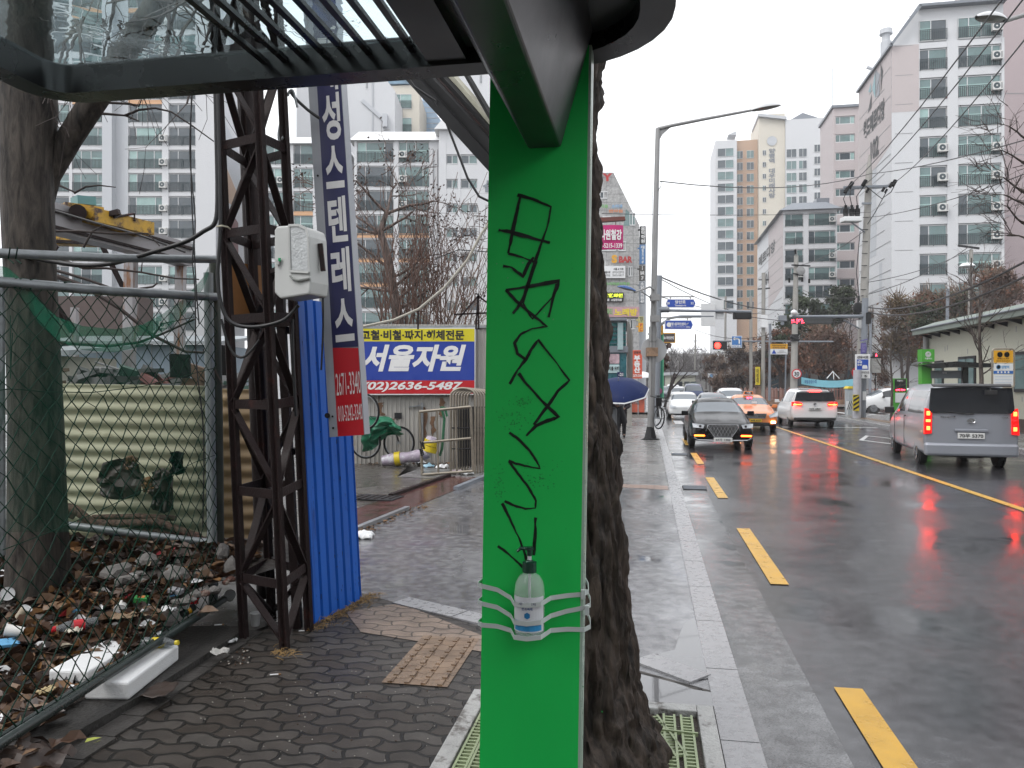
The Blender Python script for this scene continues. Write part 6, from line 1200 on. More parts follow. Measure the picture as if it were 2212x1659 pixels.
# subway entrance
m_teal = M('teal_roof_glass', (.02, .2, .2), .12, var=.25, vs=2); m_tealf = M('dark_teal_frame', (.03, .1, .12), .4)
su = E('subway_entrance', P(1300, 880, 31), 'teal glazed subway entrance with a sloping steel side', 'subway entrance')
Ys = 31; kx = Ys/F
def sx(px, py, d=0): p = P(px, py, Ys); return Vector((p.x+ST*d, p.y+CT*d, p.z))
m2 = MB(); m2.add([sx(1280, 695), sx(1352, 695), sx(1352, 748), sx(1280, 748)], [(0,1,2,3)])
for i in range(6): y = 697+i*9; m2.bar(sx(1280, y, -.06), sx(1352, y, -.06), .05, .05, 1)
m2.build('front_glazing', [m_teal, m_tealf], su)
m2 = MB(); a, b = sx(1340, 690), sx(1352, 690); m2.bar(sx(1340, 698, -.1), sx(1340, 756, -.1), .22, .1); m2.build('corner_post', M('pale_teal_post', (.35, .48, .5), .4), su)
m2 = MB(); m2.prism([sx(1270, 688, -.3), sx(1354, 688, -.3), sx(1354, 694, -.3), sx(1270, 694, -.3)], (ST*6.5, CT*6.5, 0)); m2.prism([sx(1275, 748, -.1), sx(1356, 748, -.1), sx(1356, 762, -.1), sx(1275, 762, -.1)], (ST*5, CT*5, 0)); m2.build('roof_beam', m_greypaint, su)
m_sside = M('streaky_steel_side', (.3, .29, .27), .35, metal=.4, var=.25, vs=3, stretch=(3, 3, .3))
m2 = MB()
for i in range(8):
    d = i*1.0; m2.add([sx(1355, 692, d), sx(1355, 692, d+.92), sx(1355, 880, d+.92), sx(1355, 880, d)], [(0,1,2,3)]); m2.bar(sx(1355.5, 692, d+.96), sx(1355.5, 880, d+.96), .1, .08)
m2.build('side_cladding', m_sside, su)
m2 = MB(); m2.prism([sx(1280, 762), sx(1353, 762), sx(1353, 885), sx(1280, 885)], (ST*.05, CT*.05, 0)); m2.build('lower_panel', M('deep_teal_panel', (.03, .14, .17), .3, var=.2), su)
m2 = MB(); m2.add([sx(1282, 786, -.05), sx(1338, 786, -.05), sx(1338, 765, -.05), sx(1282, 765, -.05)], [(0,1,2,3)]); m2.build('pink_poster', M('pink_grey_poster', (.5, .36, .4), .4, var=.5, vs=4), su)
m2 = MB(); m2.add([sx(1282, 806, -.06), sx(1338, 806, -.06), sx(1338, 788, -.06), sx(1282, 788, -.06)], [(0,1,2,3)]); pb_ = m2.build('poster', M('pale_blue_poster', (.5, .66, .68), .4, var=.1), su); letterpx('방지를 위해', Ys-.1, 1310, 792, 1337, 801, m_text_k, su, bold=.03)
m2 = MB(); a = sx(1334, 815, -.15); m2.prism([a, sx(1347, 815, -.15), sx(1347, 804, -.15), sx(1334, 804, -.15)], (0, .05, 0)); m2.build('number_plate', m_navy, su); letterpx('-21', Ys-.22, 1336, 806, 1346, 813, m_text_w, su, bold=.03)
m2 = MB(); m2.prism([sx(1334, 831, -.15), sx(1343, 831, -.15), sx(1343, 821, -.15), sx(1334, 821, -.15)], (0, .03, 0)); m2.build('notice', M('pale_green_notice', (.3, .6, .35), .4), su)
m2 = MB()
for i in range(5): m2.bx((sx(1355, 880).x+.1+i*.16, 33+i*1.1, 0), (sx(1355, 880).x+.5+i*.17, 34+i*1.1, 1.25))
m2.build('parapet', M('pale_parapet_tile', (.5, .48, .44), .5, var=.1, vs=9), su)
# ================================================================ vehicles
def paint(n, c, metal=.0, rough=.22): return M(n, c, rough, metal, var=0, coat=.4)
m_cargl = M('dark_car_glass', (.02, .023, .028), .06, var=0, spec=.7); m_cargl2 = M('car_windscreen_glass', (.09, .11, .13), .06, var=.1, vs=1, spec=.9)
m_trim = M('black_car_trim', (.015, .015, .016), .45, var=.1); m_rimm = M('alloy_wheel', (.3, .31, .33), .3, metal=.8, var=.1); m_tyre = M('tyre_rubber', (.016, .016, .017), .6, var=.2)
m_plate_w = M('plate_white', (.7, .71, .7), .4, var=.03); m_plate_y = M('plate_yellow', (.65, .42, .02), .4, var=.03); m_lens = M('clear_lamp_lens', (.5, .53, .57), .08, var=.25, vs=20, spec=1)
_tyre = None
def vehicle(name, lb, cat, u, v, yaw, st, side, wsc, capglass, body, wheels, wr, glass=None, z=ROAD, grp='vehicles on the wet road', subd=2):
    """st: stations (y, z bottom, z belt, z top, half widths low, belt, top) from front to rear"""
    root = E(name, RD(u, v, z), lb, cat, grp, yaw); mb = MB(); rings = []
    for (y, zb, zl, zt, w0, w1, w2) in st:
        zm = zb+(zl-zb)*.55; half = [(0, zb), (w0*.88, zb), (w0, zb+.14*(zl-zb)+.02), (max(w0, w1)*1.012, zm), (w1, zl), (w2, zt-.05*max(.3, min(1, (zt-zl)*2))), (w2*.72, zt), (0, zt+.012)]
        rings.append([Vector((x, y, zz)) for x, zz in half]+[Vector((-x, y, zz)) for x, zz in half[-2:0:-1]])
    n = 14; k = len(rings)
    for r_ in rings: mb.v += [tuple(p) for p in r_]
    seg = lambda j: j if j < 7 else 13-j
    for i in range(k-1):
        for j in range(n):
            s = seg(j); m = 0
            if s == 4 and i in side: m = 1
            if s in (5, 6) and i in wsc: m = 2
            if s == 0: m = 3
            mb.f.append([i*n+j, i*n+(j+1) % n, (i+1)*n+(j+1) % n, (i+1)*n+j]); mb.m.append(m)
    for e, b in ((0, 0), (1, (k-1)*n)):
        for j in range(7):
            a, c, d, f = b+j, b+j+1, b+(n-j-1) % n, b+(n-j) % n; q = [a, c, d, f]
            q = [x for i_, x in enumerate(q) if x not in q[:i_]]; mb.f.append(q); mb.m.append(2 if (e == 1 and j in capglass) else 0)
    me = mb.mesh('shell', [body, m_cargl, glass or m_cargl2, m_trim]); o = obj('shell', me); sm = o.modifiers.new('s', 'SUBSURF'); sm.levels = subd; sm.render_levels = subd
    ev = evalmesh(o); bpy.data.objects.remove(o)
    vs = [vv.co.copy() for vv in ev.vertices]
    for mi, nm, mt in ((0, 'car_body', body), (1, 'side_window', m_cargl), (2, 'windscreen', glass or m_cargl2), (3, 'underbody', m_trim)):
        fs = [list(p.vertices) for p in ev.polygons if p.material_index == mi]
        if not fs: continue
        parts = {}
        for f in fs: c_ = sum((vs[i] for i in f), Vector())/len(f); parts.setdefault(((c_.x > 0) if mi == 1 else (c_.y > 0) if mi == 2 else 0), []).append(f)
        for key, fs in parts.items():
            used = sorted({i for f in fs for i in f}); ix = {a: b for b, a in enumerate(used)}; p = MB(); p.add([vs[i] for i in used], [[ix[i] for i in f] for f in fs]); p.build('rear_window' if mi == 2 and not key else nm, mt, root, smooth=50, local=True)
    bpy.data.meshes.remove(ev)
    for (x, y) in wheels:
        for s in (-1, 1):
            w = MB(); w.lathe([(.0, -.1), (wr*.7, -.1), (wr, -.085), (wr, .085), (wr*.7, .1), (0, .1)], 26, (s*x, y, wr), 0, 'X'); wo = w.build('wheel', m_tyre, root, smooth=40, local=True)
            w = MB(); w.lathe([(0, .0), (wr*.64, 0), (wr*.66, .015)], 22, (s*(x+.103)-(.0), y, wr), 0, 'X') if s > 0 else w.lathe([(0, 0), (wr*.64, 0), (wr*.66, -.015)], 22, (s*(x+.103), y, wr), 0, 'X')
            for q in range(5): a = q*1.257; w.bar((s*(x+.11), y, wr), (s*(x+.11), y+math.cos(a)*wr*.6, wr+math.sin(a)*wr*.6), .05, .02)
            w.build('wheel_rim', m_rimm, wo, local=True)
            w = MB(); w.lathe([(0, -.012), (wr*1.16, -.012), (wr*1.16, .012), (0, .012)], 24, (s*(x+.055), y, wr+.02), 0, 'X'); w.build('wheel_arch', m_trim, root, local=True)
    return root
def lbox(root, nm, c, d, mt, bevel=.01, rz=0): w = MB(); w.box(c, d, rz=rz); return w.build(nm, mt, root, local=True, bevel=bevel)
def lpoly(root, nm, pts, th, mt): w = MB(); w.prism(pts, th); return w.build(nm, mt, root, local=True)
def plate(root, y, z, text, mt, w=.5, h=.11, face=1):
    p = lbox(root, 'number_plate', (0, y, z), (w, .02, h), mt, .003)
    f = y+face*.012; o_ = Vector((face*w*.44, f, z-h*.36)); lettering(text, o_, (-face*w*.88, 0, 0), (0, 0, h*.72), m_text_k, root, bold=.03, off=.004, local=True, name='plate_number'); return p
def mirrors(root, x, y, z, mt, s=1):
    for k in (-1, 1): w = MB(); w.box((k*(x+.1), y, z), (.2*s, .1, .14*s)); w.bar((k*(x-.05), y+.02, z-.04), (k*(x+.05), y, z-.02), .05, .04); w.build('wing_mirror', mt, root, local=True, bevel=.03)
AWAY, TOWARD = -TH, math.pi-TH
# silver van
m_silver = paint('silver_paint', (.32, .34, .385), .4, .28)
van = vehicle('silver_van', 'large silver van with lit tail lamps waiting in the far lane', 'van', 21.5, 7.5, AWAY-R(7), [(2.57,.32,.78,.84,.72,.66,.5),(2.42,.24,.98,1.04,.9,.84,.68),(1.8,.22,1.12,1.22,.95,.9,.74),(.95,.22,1.17,1.82,.955,.92,.74),(.3,.22,1.18,1.93,.955,.925,.76),(-.1,.22,1.18,1.935,.955,.925,.76),(-.2,.22,1.18,1.935,.955,.925,.76),(-1.5,.22,1.18,1.935,.955,.925,.76),(-1.62,.22,1.18,1.935,.955,.925,.76),(-2.35,.24,1.2,1.93,.955,.925,.77),(-2.55,.28,1.23,1.88,.945,.915,.75),(-2.59,.3,1.24,1.84,.93,.9,.72)], (3, 4, 6, 7, 8), (2,), (), m_silver, [(.82, 1.62), (.82, -1.56)], .34, m_cargl)
for k in (-1, 1):
    lpoly(van, 'tail_lamp', [(k*.955, -2.6, .78), (k*.80, -2.615, .8), (k*.79, -2.615, 1.34), (k*.93, -2.58, 1.38)], (0, .09, 0), m_red)
    for z, h in ((1.26, .13), (.92, .12)): lbox(van, 'lamp_element', (k*.868, -2.615, z), (.075, .02, h*.75), m_redcore_e if k < 0 or z else m_red_e, .01)
    lbox(van, 'lamp_element', (k*.87, -2.615, 1.09), (.1, .018, .06), m_redcore_e if k < 0 else m_red, .01)
lpoly(van, 'rear_window', [(-.86, -2.618, 1.27), (.86, -2.618, 1.27), (.81, -2.618, 1.84), (-.81, -2.618, 1.84)], (0, .06, 0), m_cargl); lbox(van, 'handle_bar', (0, -2.615, .88), (.66, .05, .06), m_silver); plate(van, -2.615, .76, '70우 5370', m_plate_w, .54, .13, -1)
w = MB(); w.prism([(-.8, -2.55, 1.9), (.8, -2.55, 1.9), (.78, -2.68, 1.86), (-.78, -2.68, 1.86)], (0, 0, .035)); w.build('roof_spoiler', m_trim, van, local=True, bevel=.01)
w = MB(); w.box((0, -2.55, .44), (1.9, .16, .3)); w.build('bumper', m_silver, van, local=True, bevel=.06)
w = MB(); w.tube([(-.45, -2.64, 1.3), (-.1, -2.63, 1.25), (.05, -2.62, 1.26)], .014, 6); w.build('wiper', m_trim, van, local=True)
w = MB(); w.lathe([(.075, -.006), (.085, -.012), (.09, 0)], 22, (0, 0, 0), axis='Y'); w.bar((-.04, -.006, -.045), (-.01, -.006, .045), .012, .02); w.bar((.01, -.006, -.045), (.04, -.006, .045), .012, .02); w.bar((-.03, -.006, -.012), (.03, -.006, .012), .012, .02)
o = w.build('emblem', m_chrome, van, local=True); o.location = (0, -2.61, 1.1); o.scale = (1, 1, .62)
w = MB(); w.tube([(.35, -2.7, 1.86), (.36, -2.72, 1.78)], .015, 6); w.box((.36, -2.74, 1.74), (.24, .04, .1)); w.build('rear_mirror', m_trim, van, local=True, bevel=.015)
lettering('Starex'if 0 else 'Grand', (-.62, -2.612, 1.16), (.3, 0, 0), (0, 0, .05), m_chrome, van, off=.004, local=True, name='badge'); lettering('CVX', (.6, -2.612, 1.16), (.14, 0, 0), (0, 0, .04), m_chrome, van, off=.004, local=True, name='badge')
[lbox(van, 'door_handle', (-.958, y, 1.12), (.03, .14, .035), m_trim) for y in (.9, -.35)]; [lbox(van, 'door_seam', (-.957, y, .72), (.012, .012, .8), m_trim, 0) for y in (-.25, 1.1)]; mirrors(van, .96, 1.25, 1.22, m_trim, 1.2); w = MB(); w.lathe([(0, -.11), (.33, -.11), (.33, .11), (0, .11)], 20, (.1, -1.9, .33)); w.build('spare_wheel', m_tyre, van, local=True)
# white minivan
m_carw = paint('white_pearl_paint', (.7, .71, .72), 0, .22)
mv = vehicle('white_minivan', 'white minivan with glowing brake lamps beyond the silver van', 'minivan', 37.6, 7.15, AWAY-.02, [(2.55,.35,.72,.78,.72,.66,.5),(2.4,.26,.92,.98,.92,.86,.7),(1.6,.22,1.02,1.1,.98,.92,.76),(.7,.22,1.06,1.66,.985,.94,.72),(.1,.22,1.07,1.74,.985,.94,.73),(0,.22,1.07,1.745,.985,.94,.73),(-1.3,.22,1.09,1.73,.985,.94,.73),(-1.42,.22,1.09,1.73,.985,.94,.73),(-2.2,.26,1.13,1.69,.975,.93,.72),(-2.45,.32,1.14,1.62,.95,.9,.7),(-2.55,.36,1.12,1.56,.9,.85,.66)], (3, 5, 6, 7), (2,), (), m_carw, [(.85, 1.6), (.85, -1.5)], .36, m_cargl)
for k in (-1, 1):
    lpoly(mv, 'tail_lamp', [(k*.95, -2.46, .98), (k*.52, -2.585, .98), (k*.52, -2.585, 1.11), (k*.94, -2.46, 1.16)], (0, .06, 0), m_red); lbox(mv, 'lamp_element', (k*.72, -2.6, 1.04), (.36, .02, .05), m_redcore_e); 
lpoly(mv, 'rear_window', [(-.84, -2.59, 1.19), (.84, -2.59, 1.19), (.74, -2.585, 1.58), (-.74, -2.585, 1.58)], (0, .06, 0), m_cargl); lbox(mv, 'brake_lamp', (0, -2.5, 1.63), (.5, .03, .05), m_red_e); plate(mv, -2.585, .86, '56보 6860', m_plate_w, .52, .12, -1); w = MB(); w.box((0, -2.53, .42), (1.7, .12, .12)); w.build('bumper', m_trim, mv, local=True, bevel=.03)
w = MB(); w.lathe([(.05, -.006), (.06, -.01), (.065, 0)], 18, (0, -2.59, 1.05), axis='Y'); w.build('emblem', m_chrome, mv, local=True); mirrors(mv, .96, 1.1, 1.12, m_carw); w = MB(); w.tube([(0, -2.58, 1.2), (.3, -2.56, 1.19)], .014, 6); w.box((0, -2.45, 1.7), (1.3, .2, .03)); w.build('wiper', m_trim, mv, local=True)
# black sedan
m_carb = M('black_paint', (.006, .006, .007), .18, var=0, spec=.3)
SED = [(2.5,.34,.6,.66,.7,.64,.5),(2.42,.24,.72,.78,.88,.8,.66),(1.7,.2,.86,.93,.93,.87,.7),(1.05,.2,.94,1.03,.935,.9,.76),(.3,.2,.96,1.40,.935,.9,.66),(-.2,.2,.97,1.48,.935,.9,.65),(-.32,.2,.97,1.48,.935,.9,.65),(-1.0,.2,.98,1.42,.93,.89,.63),(-1.8,.22,1.0,1.12,.92,.87,.68),(-2.38,.26,.96,1.04,.87,.8,.66),(-2.5,.36,.88,.95,.75,.7,.58)]
bs_ = vehicle('black_sedan', 'black sedan with amber front lamps and wide chrome grille', 'car', 25.6, 2.14, TOWARD, SED, (4, 6), (3, 7), (), m_carb, [(.83, 1.5), (.83, -1.48)], .35)
hexg = [(-.42, 2.5, .74), (.42, 2.5, .74), (.44, 2.52, .66), (.24, 2.53, .38), (-.24, 2.53, .38), (-.44, 2.52, .66)]
def grille(root, pts, mt_in, mt_rim, r=.018, mesh=0):
    g = lpoly(root, 'grille', [(x, y, z) for x, y, z in pts], (0, .02, 0), mt_in); w = MB()
    for a, b in zip(pts, pts[1:]+pts[:1]): w.bar(Vector(a)+Vector((0, .025, 0)), Vector(b)+Vector((0, .025, 0)), r, r*1.4)
    xs = [p[0] for p in pts]; zs_ = [p[2] for p in pts]
    if mesh:
        for i in range(9):
            for sgn in (-1, 1):
                x0 = -.4+i*.1; w.bar((x0, 2.545, .73), (x0+sgn*.3*.6 if abs(x0+sgn*.18) < .36 else x0+sgn*.08, 2.55, .4 if abs(x0+sgn*.18) < .3 else .56), .006, .008)
    w.build('grille_rim', mt_rim, g, local=True, bevel=.003); return g
grille(bs_, hexg, m_trim, m_chrome, .016, 1)
for k in (-1, 1):
    lpoly(bs_, 'headlamp', [(k*.86, 2.36, .78), (k*.52, 2.5, .74), (k*.56, 2.5, .64), (k*.84, 2.4, .66)], (0, .05, 0), m_lens); lbox(bs_, 'headlamp_bulb', (k*.64, 2.52, .7), (.07, .04, .07), m_dark, .02); lbox(bs_, 'turn_lamp', (k*.66, 2.5, .425), (.3, .04, .045), m_amber_e, .015)
w = MB(); w.tube([(-.8, 2.42, .36), (-.7, 2.5, .3), (0, 2.55, .29), (.7, 2.5, .3), (.8, 2.42, .36)], .014, 6); w.build('bumper_strip', m_chrome, bs_, local=True); plate(bs_, 2.56, .31, '·47가 1202·', m_plate_w, .52, .11, 1); mirrors(bs_, .9, .75, 1.02, m_carb)
# orange taxi
m_taxi = paint('orange_taxi_paint', (.68, .23, .07), 0, .25)
tx = vehicle('orange_taxi', 'orange taxi with roof light and lit fog lamps behind the black sedan', 'taxi', 34.6, 4.25, TOWARD, [tuple(a if i else a for i, a in enumerate(s)) for s in SED], (4, 6), (3, 7), (), m_taxi, [(.81, 1.45), (.81, -1.4)], .33)
grille(tx, [(-.42, 2.49, .74), (.42, 2.49, .74), (.36, 2.52, .56), (-.36, 2.52, .56)], m_trim, m_chrome, .014); w = MB()
for z in (.6, .645, .69): w.bar((-.38, 2.545, z), (.38, 2.545, z), .01, .014)
w.lathe([(.06, 0), (.07, .012), (.075, 0)], 18, (0, 2.55, .66), axis='Y'); w.build('grille_bar', m_chrome, tx, local=True)
for k in (-1, 1): lpoly(tx, 'headlamp', [(k*.88, 2.3, .84), (k*.5, 2.5, .68), (k*.54, 2.5, .58), (k*.86, 2.4, .64)], (0, .05, 0), m_lens); lbox(tx, 'fog_lamp', (k*.68, 2.5, .4), (.17, .05, .09), m_head_e, .02)
lbox(tx, 'lower_grille', (0, 2.5, .34), (1.1, .04, .1), m_trim); plate(tx, 2.54, .47, '34배 8257', m_plate_y, .46, .12, 1); mirrors(tx, .9, .75, 1.0, m_taxi)
w = MB(); w.prism([(-.22, 0, 1.48), (.22, 0, 1.48), (.18, 0, 1.62), (-.18, 0, 1.62)], (0, .25, 0)); rl_ = w.build('roof_light', m_taxi, tx, local=True, bevel=.015); lbox(tx, 'roof_light_panel', (0, .262, 1.55), (.3, .02, .09), m_dark); lettering('서울', (.09, .275, 1.515), (-.18, 0, 0), (0, 0, .07), m_text_w, tx, off=.003, local=True)
lettering('빈차', (.15, .83, 1.3), (-.22, 0, 0), (0, -.02, .09), m_led_e, tx, off=.03, local=True, bold=.04); lbox(tx, 'dash_card', (-.15, .95, 1.13), (.2, .02, .12), m_white, .002)
# cars further up the road
SUVS = [(2.25,.35,.72,.78,.7,.62,.5),(2.15,.26,.9,.96,.88,.8,.66),(1.4,.22,1.02,1.1,.93,.87,.7),(.7,.22,1.06,1.58,.93,.89,.66),(.1,.22,1.07,1.68,.93,.89,.67),(0,.22,1.07,1.68,.93,.89,.67),(-1.2,.22,1.09,1.66,.93,.89,.66),(-1.3,.22,1.09,1.66,.93,.89,.66),(-1.95,.26,1.12,1.6,.92,.87,.64),(-2.25,.34,1.06,1.45,.86,.8,.58)]
m_carg = paint('grey_paint', (.12, .13, .15), .5, .22); m_carw2 = paint('white_paint_car', (.66, .67, .68), 0, .25)
c = vehicle('grey_sedan', 'dark grey sedan just behind the black sedan roof', 'car', 42, 3.35, TOWARD, SED, (4, 6), (3, 7), (), m_carg, [(.83, 1.5), (.83, -1.48)], .34); mirrors(c, .9, .75, 1.0, m_trim); [lpoly(c, 'headlamp', [(k*.86, 2.36, .78), (k*.5, 2.5, .72), (k*.54, 2.5, .64), (k*.84, 2.4, .66)], (0, .05, 0), m_lens) for k in (-1, 1)]; plate(c, 2.54, .4, '31너 4420', m_plate_w)
c = vehicle('white_sedan', 'white sedan half hidden behind the black sedan bonnet', 'car', 45, 2.0, TOWARD, SED, (4, 6), (3, 7), (), m_carw2, [(.83, 1.5), (.83, -1.48)], .34); mirrors(c, .9, .75, 1.0, m_trim); [lpoly(c, 'headlamp', [(k*.86, 2.36, .78), (k*.5, 2.5, .72), (k*.54, 2.5, .64), (k*.84, 2.4, .66)], (0, .05, 0), m_lens) for k in (-1, 1)]
c = vehicle('white_suv', 'white sport utility car with a roof spoiler behind the orange taxi', 'car', 51, 5.2, TOWARD, SUVS, (3, 5, 7), (2,), (4,), m_carw2, [(.82, 1.35), (.82, -1.35)], .36); mirrors(c, .9, .75, 1.1, m_trim); [lpoly(c, 'headlamp', [(k*.84, 2.08, .86), (k*.5, 2.25, .82), (k*.52, 2.25, .72), (k*.82, 2.12, .74)], (0, .05, 0), m_lens) for k in (-1, 1)]
c = vehicle('white_suv', 'white sport utility car beside the blue truck up the road', 'car', 80, 3.0, TOWARD, SUVS, (3, 5, 7), (2,), (4,), m_carw2, [(.82, 1.35), (.82, -1.35)], .36); mirrors(c, .9, .75, 1.1, m_trim); [lpoly(c, 'headlamp', [(k*.84, 2.08, .86), (k*.5, 2.25, .82), (k*.52, 2.25, .72), (k*.82, 2.12, .74)], (0, .05, 0), m_lens) for k in (-1, 1)]; lbox(c, 'fog_lamp', (.6, 2.26, .5), (.16, .04, .08), m_head_e); lbox(c, 'lower_grille', (0, 2.26, .55), (1.0, .04, .3), m_trim)
c = vehicle('white_van', 'white van roof showing above the farthest white car', 'van', 96, 3.0, TOWARD, [(a, b, cc*1.05, d*1.13, e, f, g*1.1) for a, b, cc, d, e, f, g in SUVS], (3, 5, 7), (2,), (4,), m_carw2, [(.82, 1.35), (.82, -1.35)], .36); mirrors(c, .95, .9, 1.3, m_trim, 1.3)
c = vehicle('white_suv', 'white sport utility car waiting in the side street behind the silver van', 'car', 54, 15.6, R(95)-TH, SUVS, (3, 5, 7), (2,), (4,), m_carw2, [(.82, 1.35), (.82, -1.35)], .36); mirrors(c, .9, .75, 1.1, m_trim); [lpoly(c, 'headlamp', [(k*.84, 2.08, .86), (k*.5, 2.25, .82), (k*.52, 2.25, .72), (k*.82, 2.12, .74)], (0, .05, 0), m_lens) for k in (-1, 1)]; [lbox(c, 'grille_bar', (0, 2.27, .62+.07*i), (.8, .03, .03), m_chrome) for i in range(4)]
m_truck = paint('navy_truck_paint', (.02, .04, .13), 0, .25)
c = vehicle('blue_truck', 'navy blue light truck facing the junction with covered load', 'truck', 66, 3.65, TOWARD, [(2.5,.4,1.0,1.06,.74,.76,.7),(2.45,.35,1.1,1.2,.83,.82,.72),(2.35,.3,1.15,1.3,.84,.83,.72),(1.75,.3,1.2,1.9,.85,.83,.66),(1.2,.3,1.2,1.96,.85,.83,.68),(.85,.3,1.2,1.94,.84,.82,.68)], (3,), (2,), (), m_truck, [(.72, 1.8), (.72, -1.5)], .32)
lbox(c, 'truck_bed', (0, -.9, .75), (1.66, 3.3, .5), m_truck); w = MB(); w.grid(lambda a, b: Vector(((a-.5)*1.5, -2.4+b*3.2, 1.0+1.02*min(1, 6*a, 6*(1-a), 6*b, 6*(1-b))+.1*noise.noise(Vector((a*5, b*6, 0))))), 14, 14); w.build('load_cover', M('dark_green_cover', (.015, .05, .035), .6, var=.3, vs=4, bump=.5, bs=8), c, local=True, smooth=30)
for k in (-1, 1): lpoly(c, 'headlamp', [(k*.8, 2.44, .86), (k*.52, 2.5, .86), (k*.52, 2.5, .7), (k*.8, 2.44, .7)], (0, .05, 0), m_lens)
lbox(c, 'bumper', (0, 2.5, .48), (1.6, .1, .2), m_trim); plate(c, 2.57, .5, '81부 2954', m_plate_w); mirrors(c, .88, 2.2, 1.3, m_trim, 1.4); w = MB(); w.bar((-.5, 2.36, 1.28), (.0, 2.34, 1.3), .02, .02); w.bar((.05, 2.36, 1.28), (.5, 2.34, 1.3), .02, .02); w.build('wiper', m_trim, c, local=True)
c = vehicle('dark_parked_car', 'dark parked car by the pavement far up the road', 'car', 92, 1.6, TOWARD, SUVS, (3, 5, 7), (2,), (4,), m_carg, [(.82, 1.35), (.82, -1.35)], .36); [lpoly(c, 'headlamp', [(k*.84, 2.08, .86), (k*.5, 2.25, .82), (k*.52, 2.25, .72), (k*.82, 2.12, .74)], (0, .05, 0), m_lens) for k in (-1, 1)]
# ================================================================ people and umbrellas
m_skin = M('skin', (.45, .27, .2), .5, var=.06); m_hair = M('black_hair', (.012, .01, .009), .45, var=.2); m_coat = M('plum_padded_coat', (.035, .025, .032), .5, var=.2, vs=6); m_trous = M('black_trousers', (.014, .014, .016), .7, var=.2); m_jack = M('black_jacket', (.016, .017, .022), .6, var=.2)
def skin(name, joints, edges, parent, mat, sub=2, root=0):
    me = bpy.data.meshes.new(name); me.from_pydata([j[0] for j in joints], edges, []); o = obj(name, me); o.modifiers.new('k', 'SKIN'); sl_ = me.skin_vertices[0].data
    for i, j in enumerate(joints): sl_[i].radius = (j[1], j[1] if len(j) < 3 else j[2]); sl_[i].use_root = (i == root)
    s = o.modifiers.new('s', 'SUBSURF'); s.levels = sub; s.render_levels = sub; ev = evalmesh(o); bpy.data.objects.remove(o)
    ev.materials.clear(); ev.materials.append(mat); ev.polygons.foreach_set('use_smooth', [True]*len(ev.polygons)); return obj(name, ev, parent)
def hand(J, Eg, wrist, d, side, m_r=.009):
    """five finger chains curled around a grip that crosses the palm"""
    d = Vector(d).normalized(); s = Vector(side).normalized(); nrm = d.cross(s); w = J[wrist][0]; pa = len(J); J.append((w+d*.045, .024, .014)); Eg.append((wrist, pa))
    for i, L in enumerate((.07, .08, .075, .058)):
        b = len(J); o = s*(-.028+.019*i); p = w+d*.075+o; J.append((p, m_r)); J.append((p+d*L*.4+nrm*L*.3, m_r*.9)); J.append((p+d*L*.3+nrm*L*.8, m_r*.8)); Eg += [(pa, b), (b, b+1), (b+1, b+2)]
    b = len(J); J.append((w+d*.03-s*.034+nrm*.012, m_r*1.1)); J.append((w+d*.05-s*.03+nrm*.045, m_r)); Eg += [(pa, b), (b, b+1)]
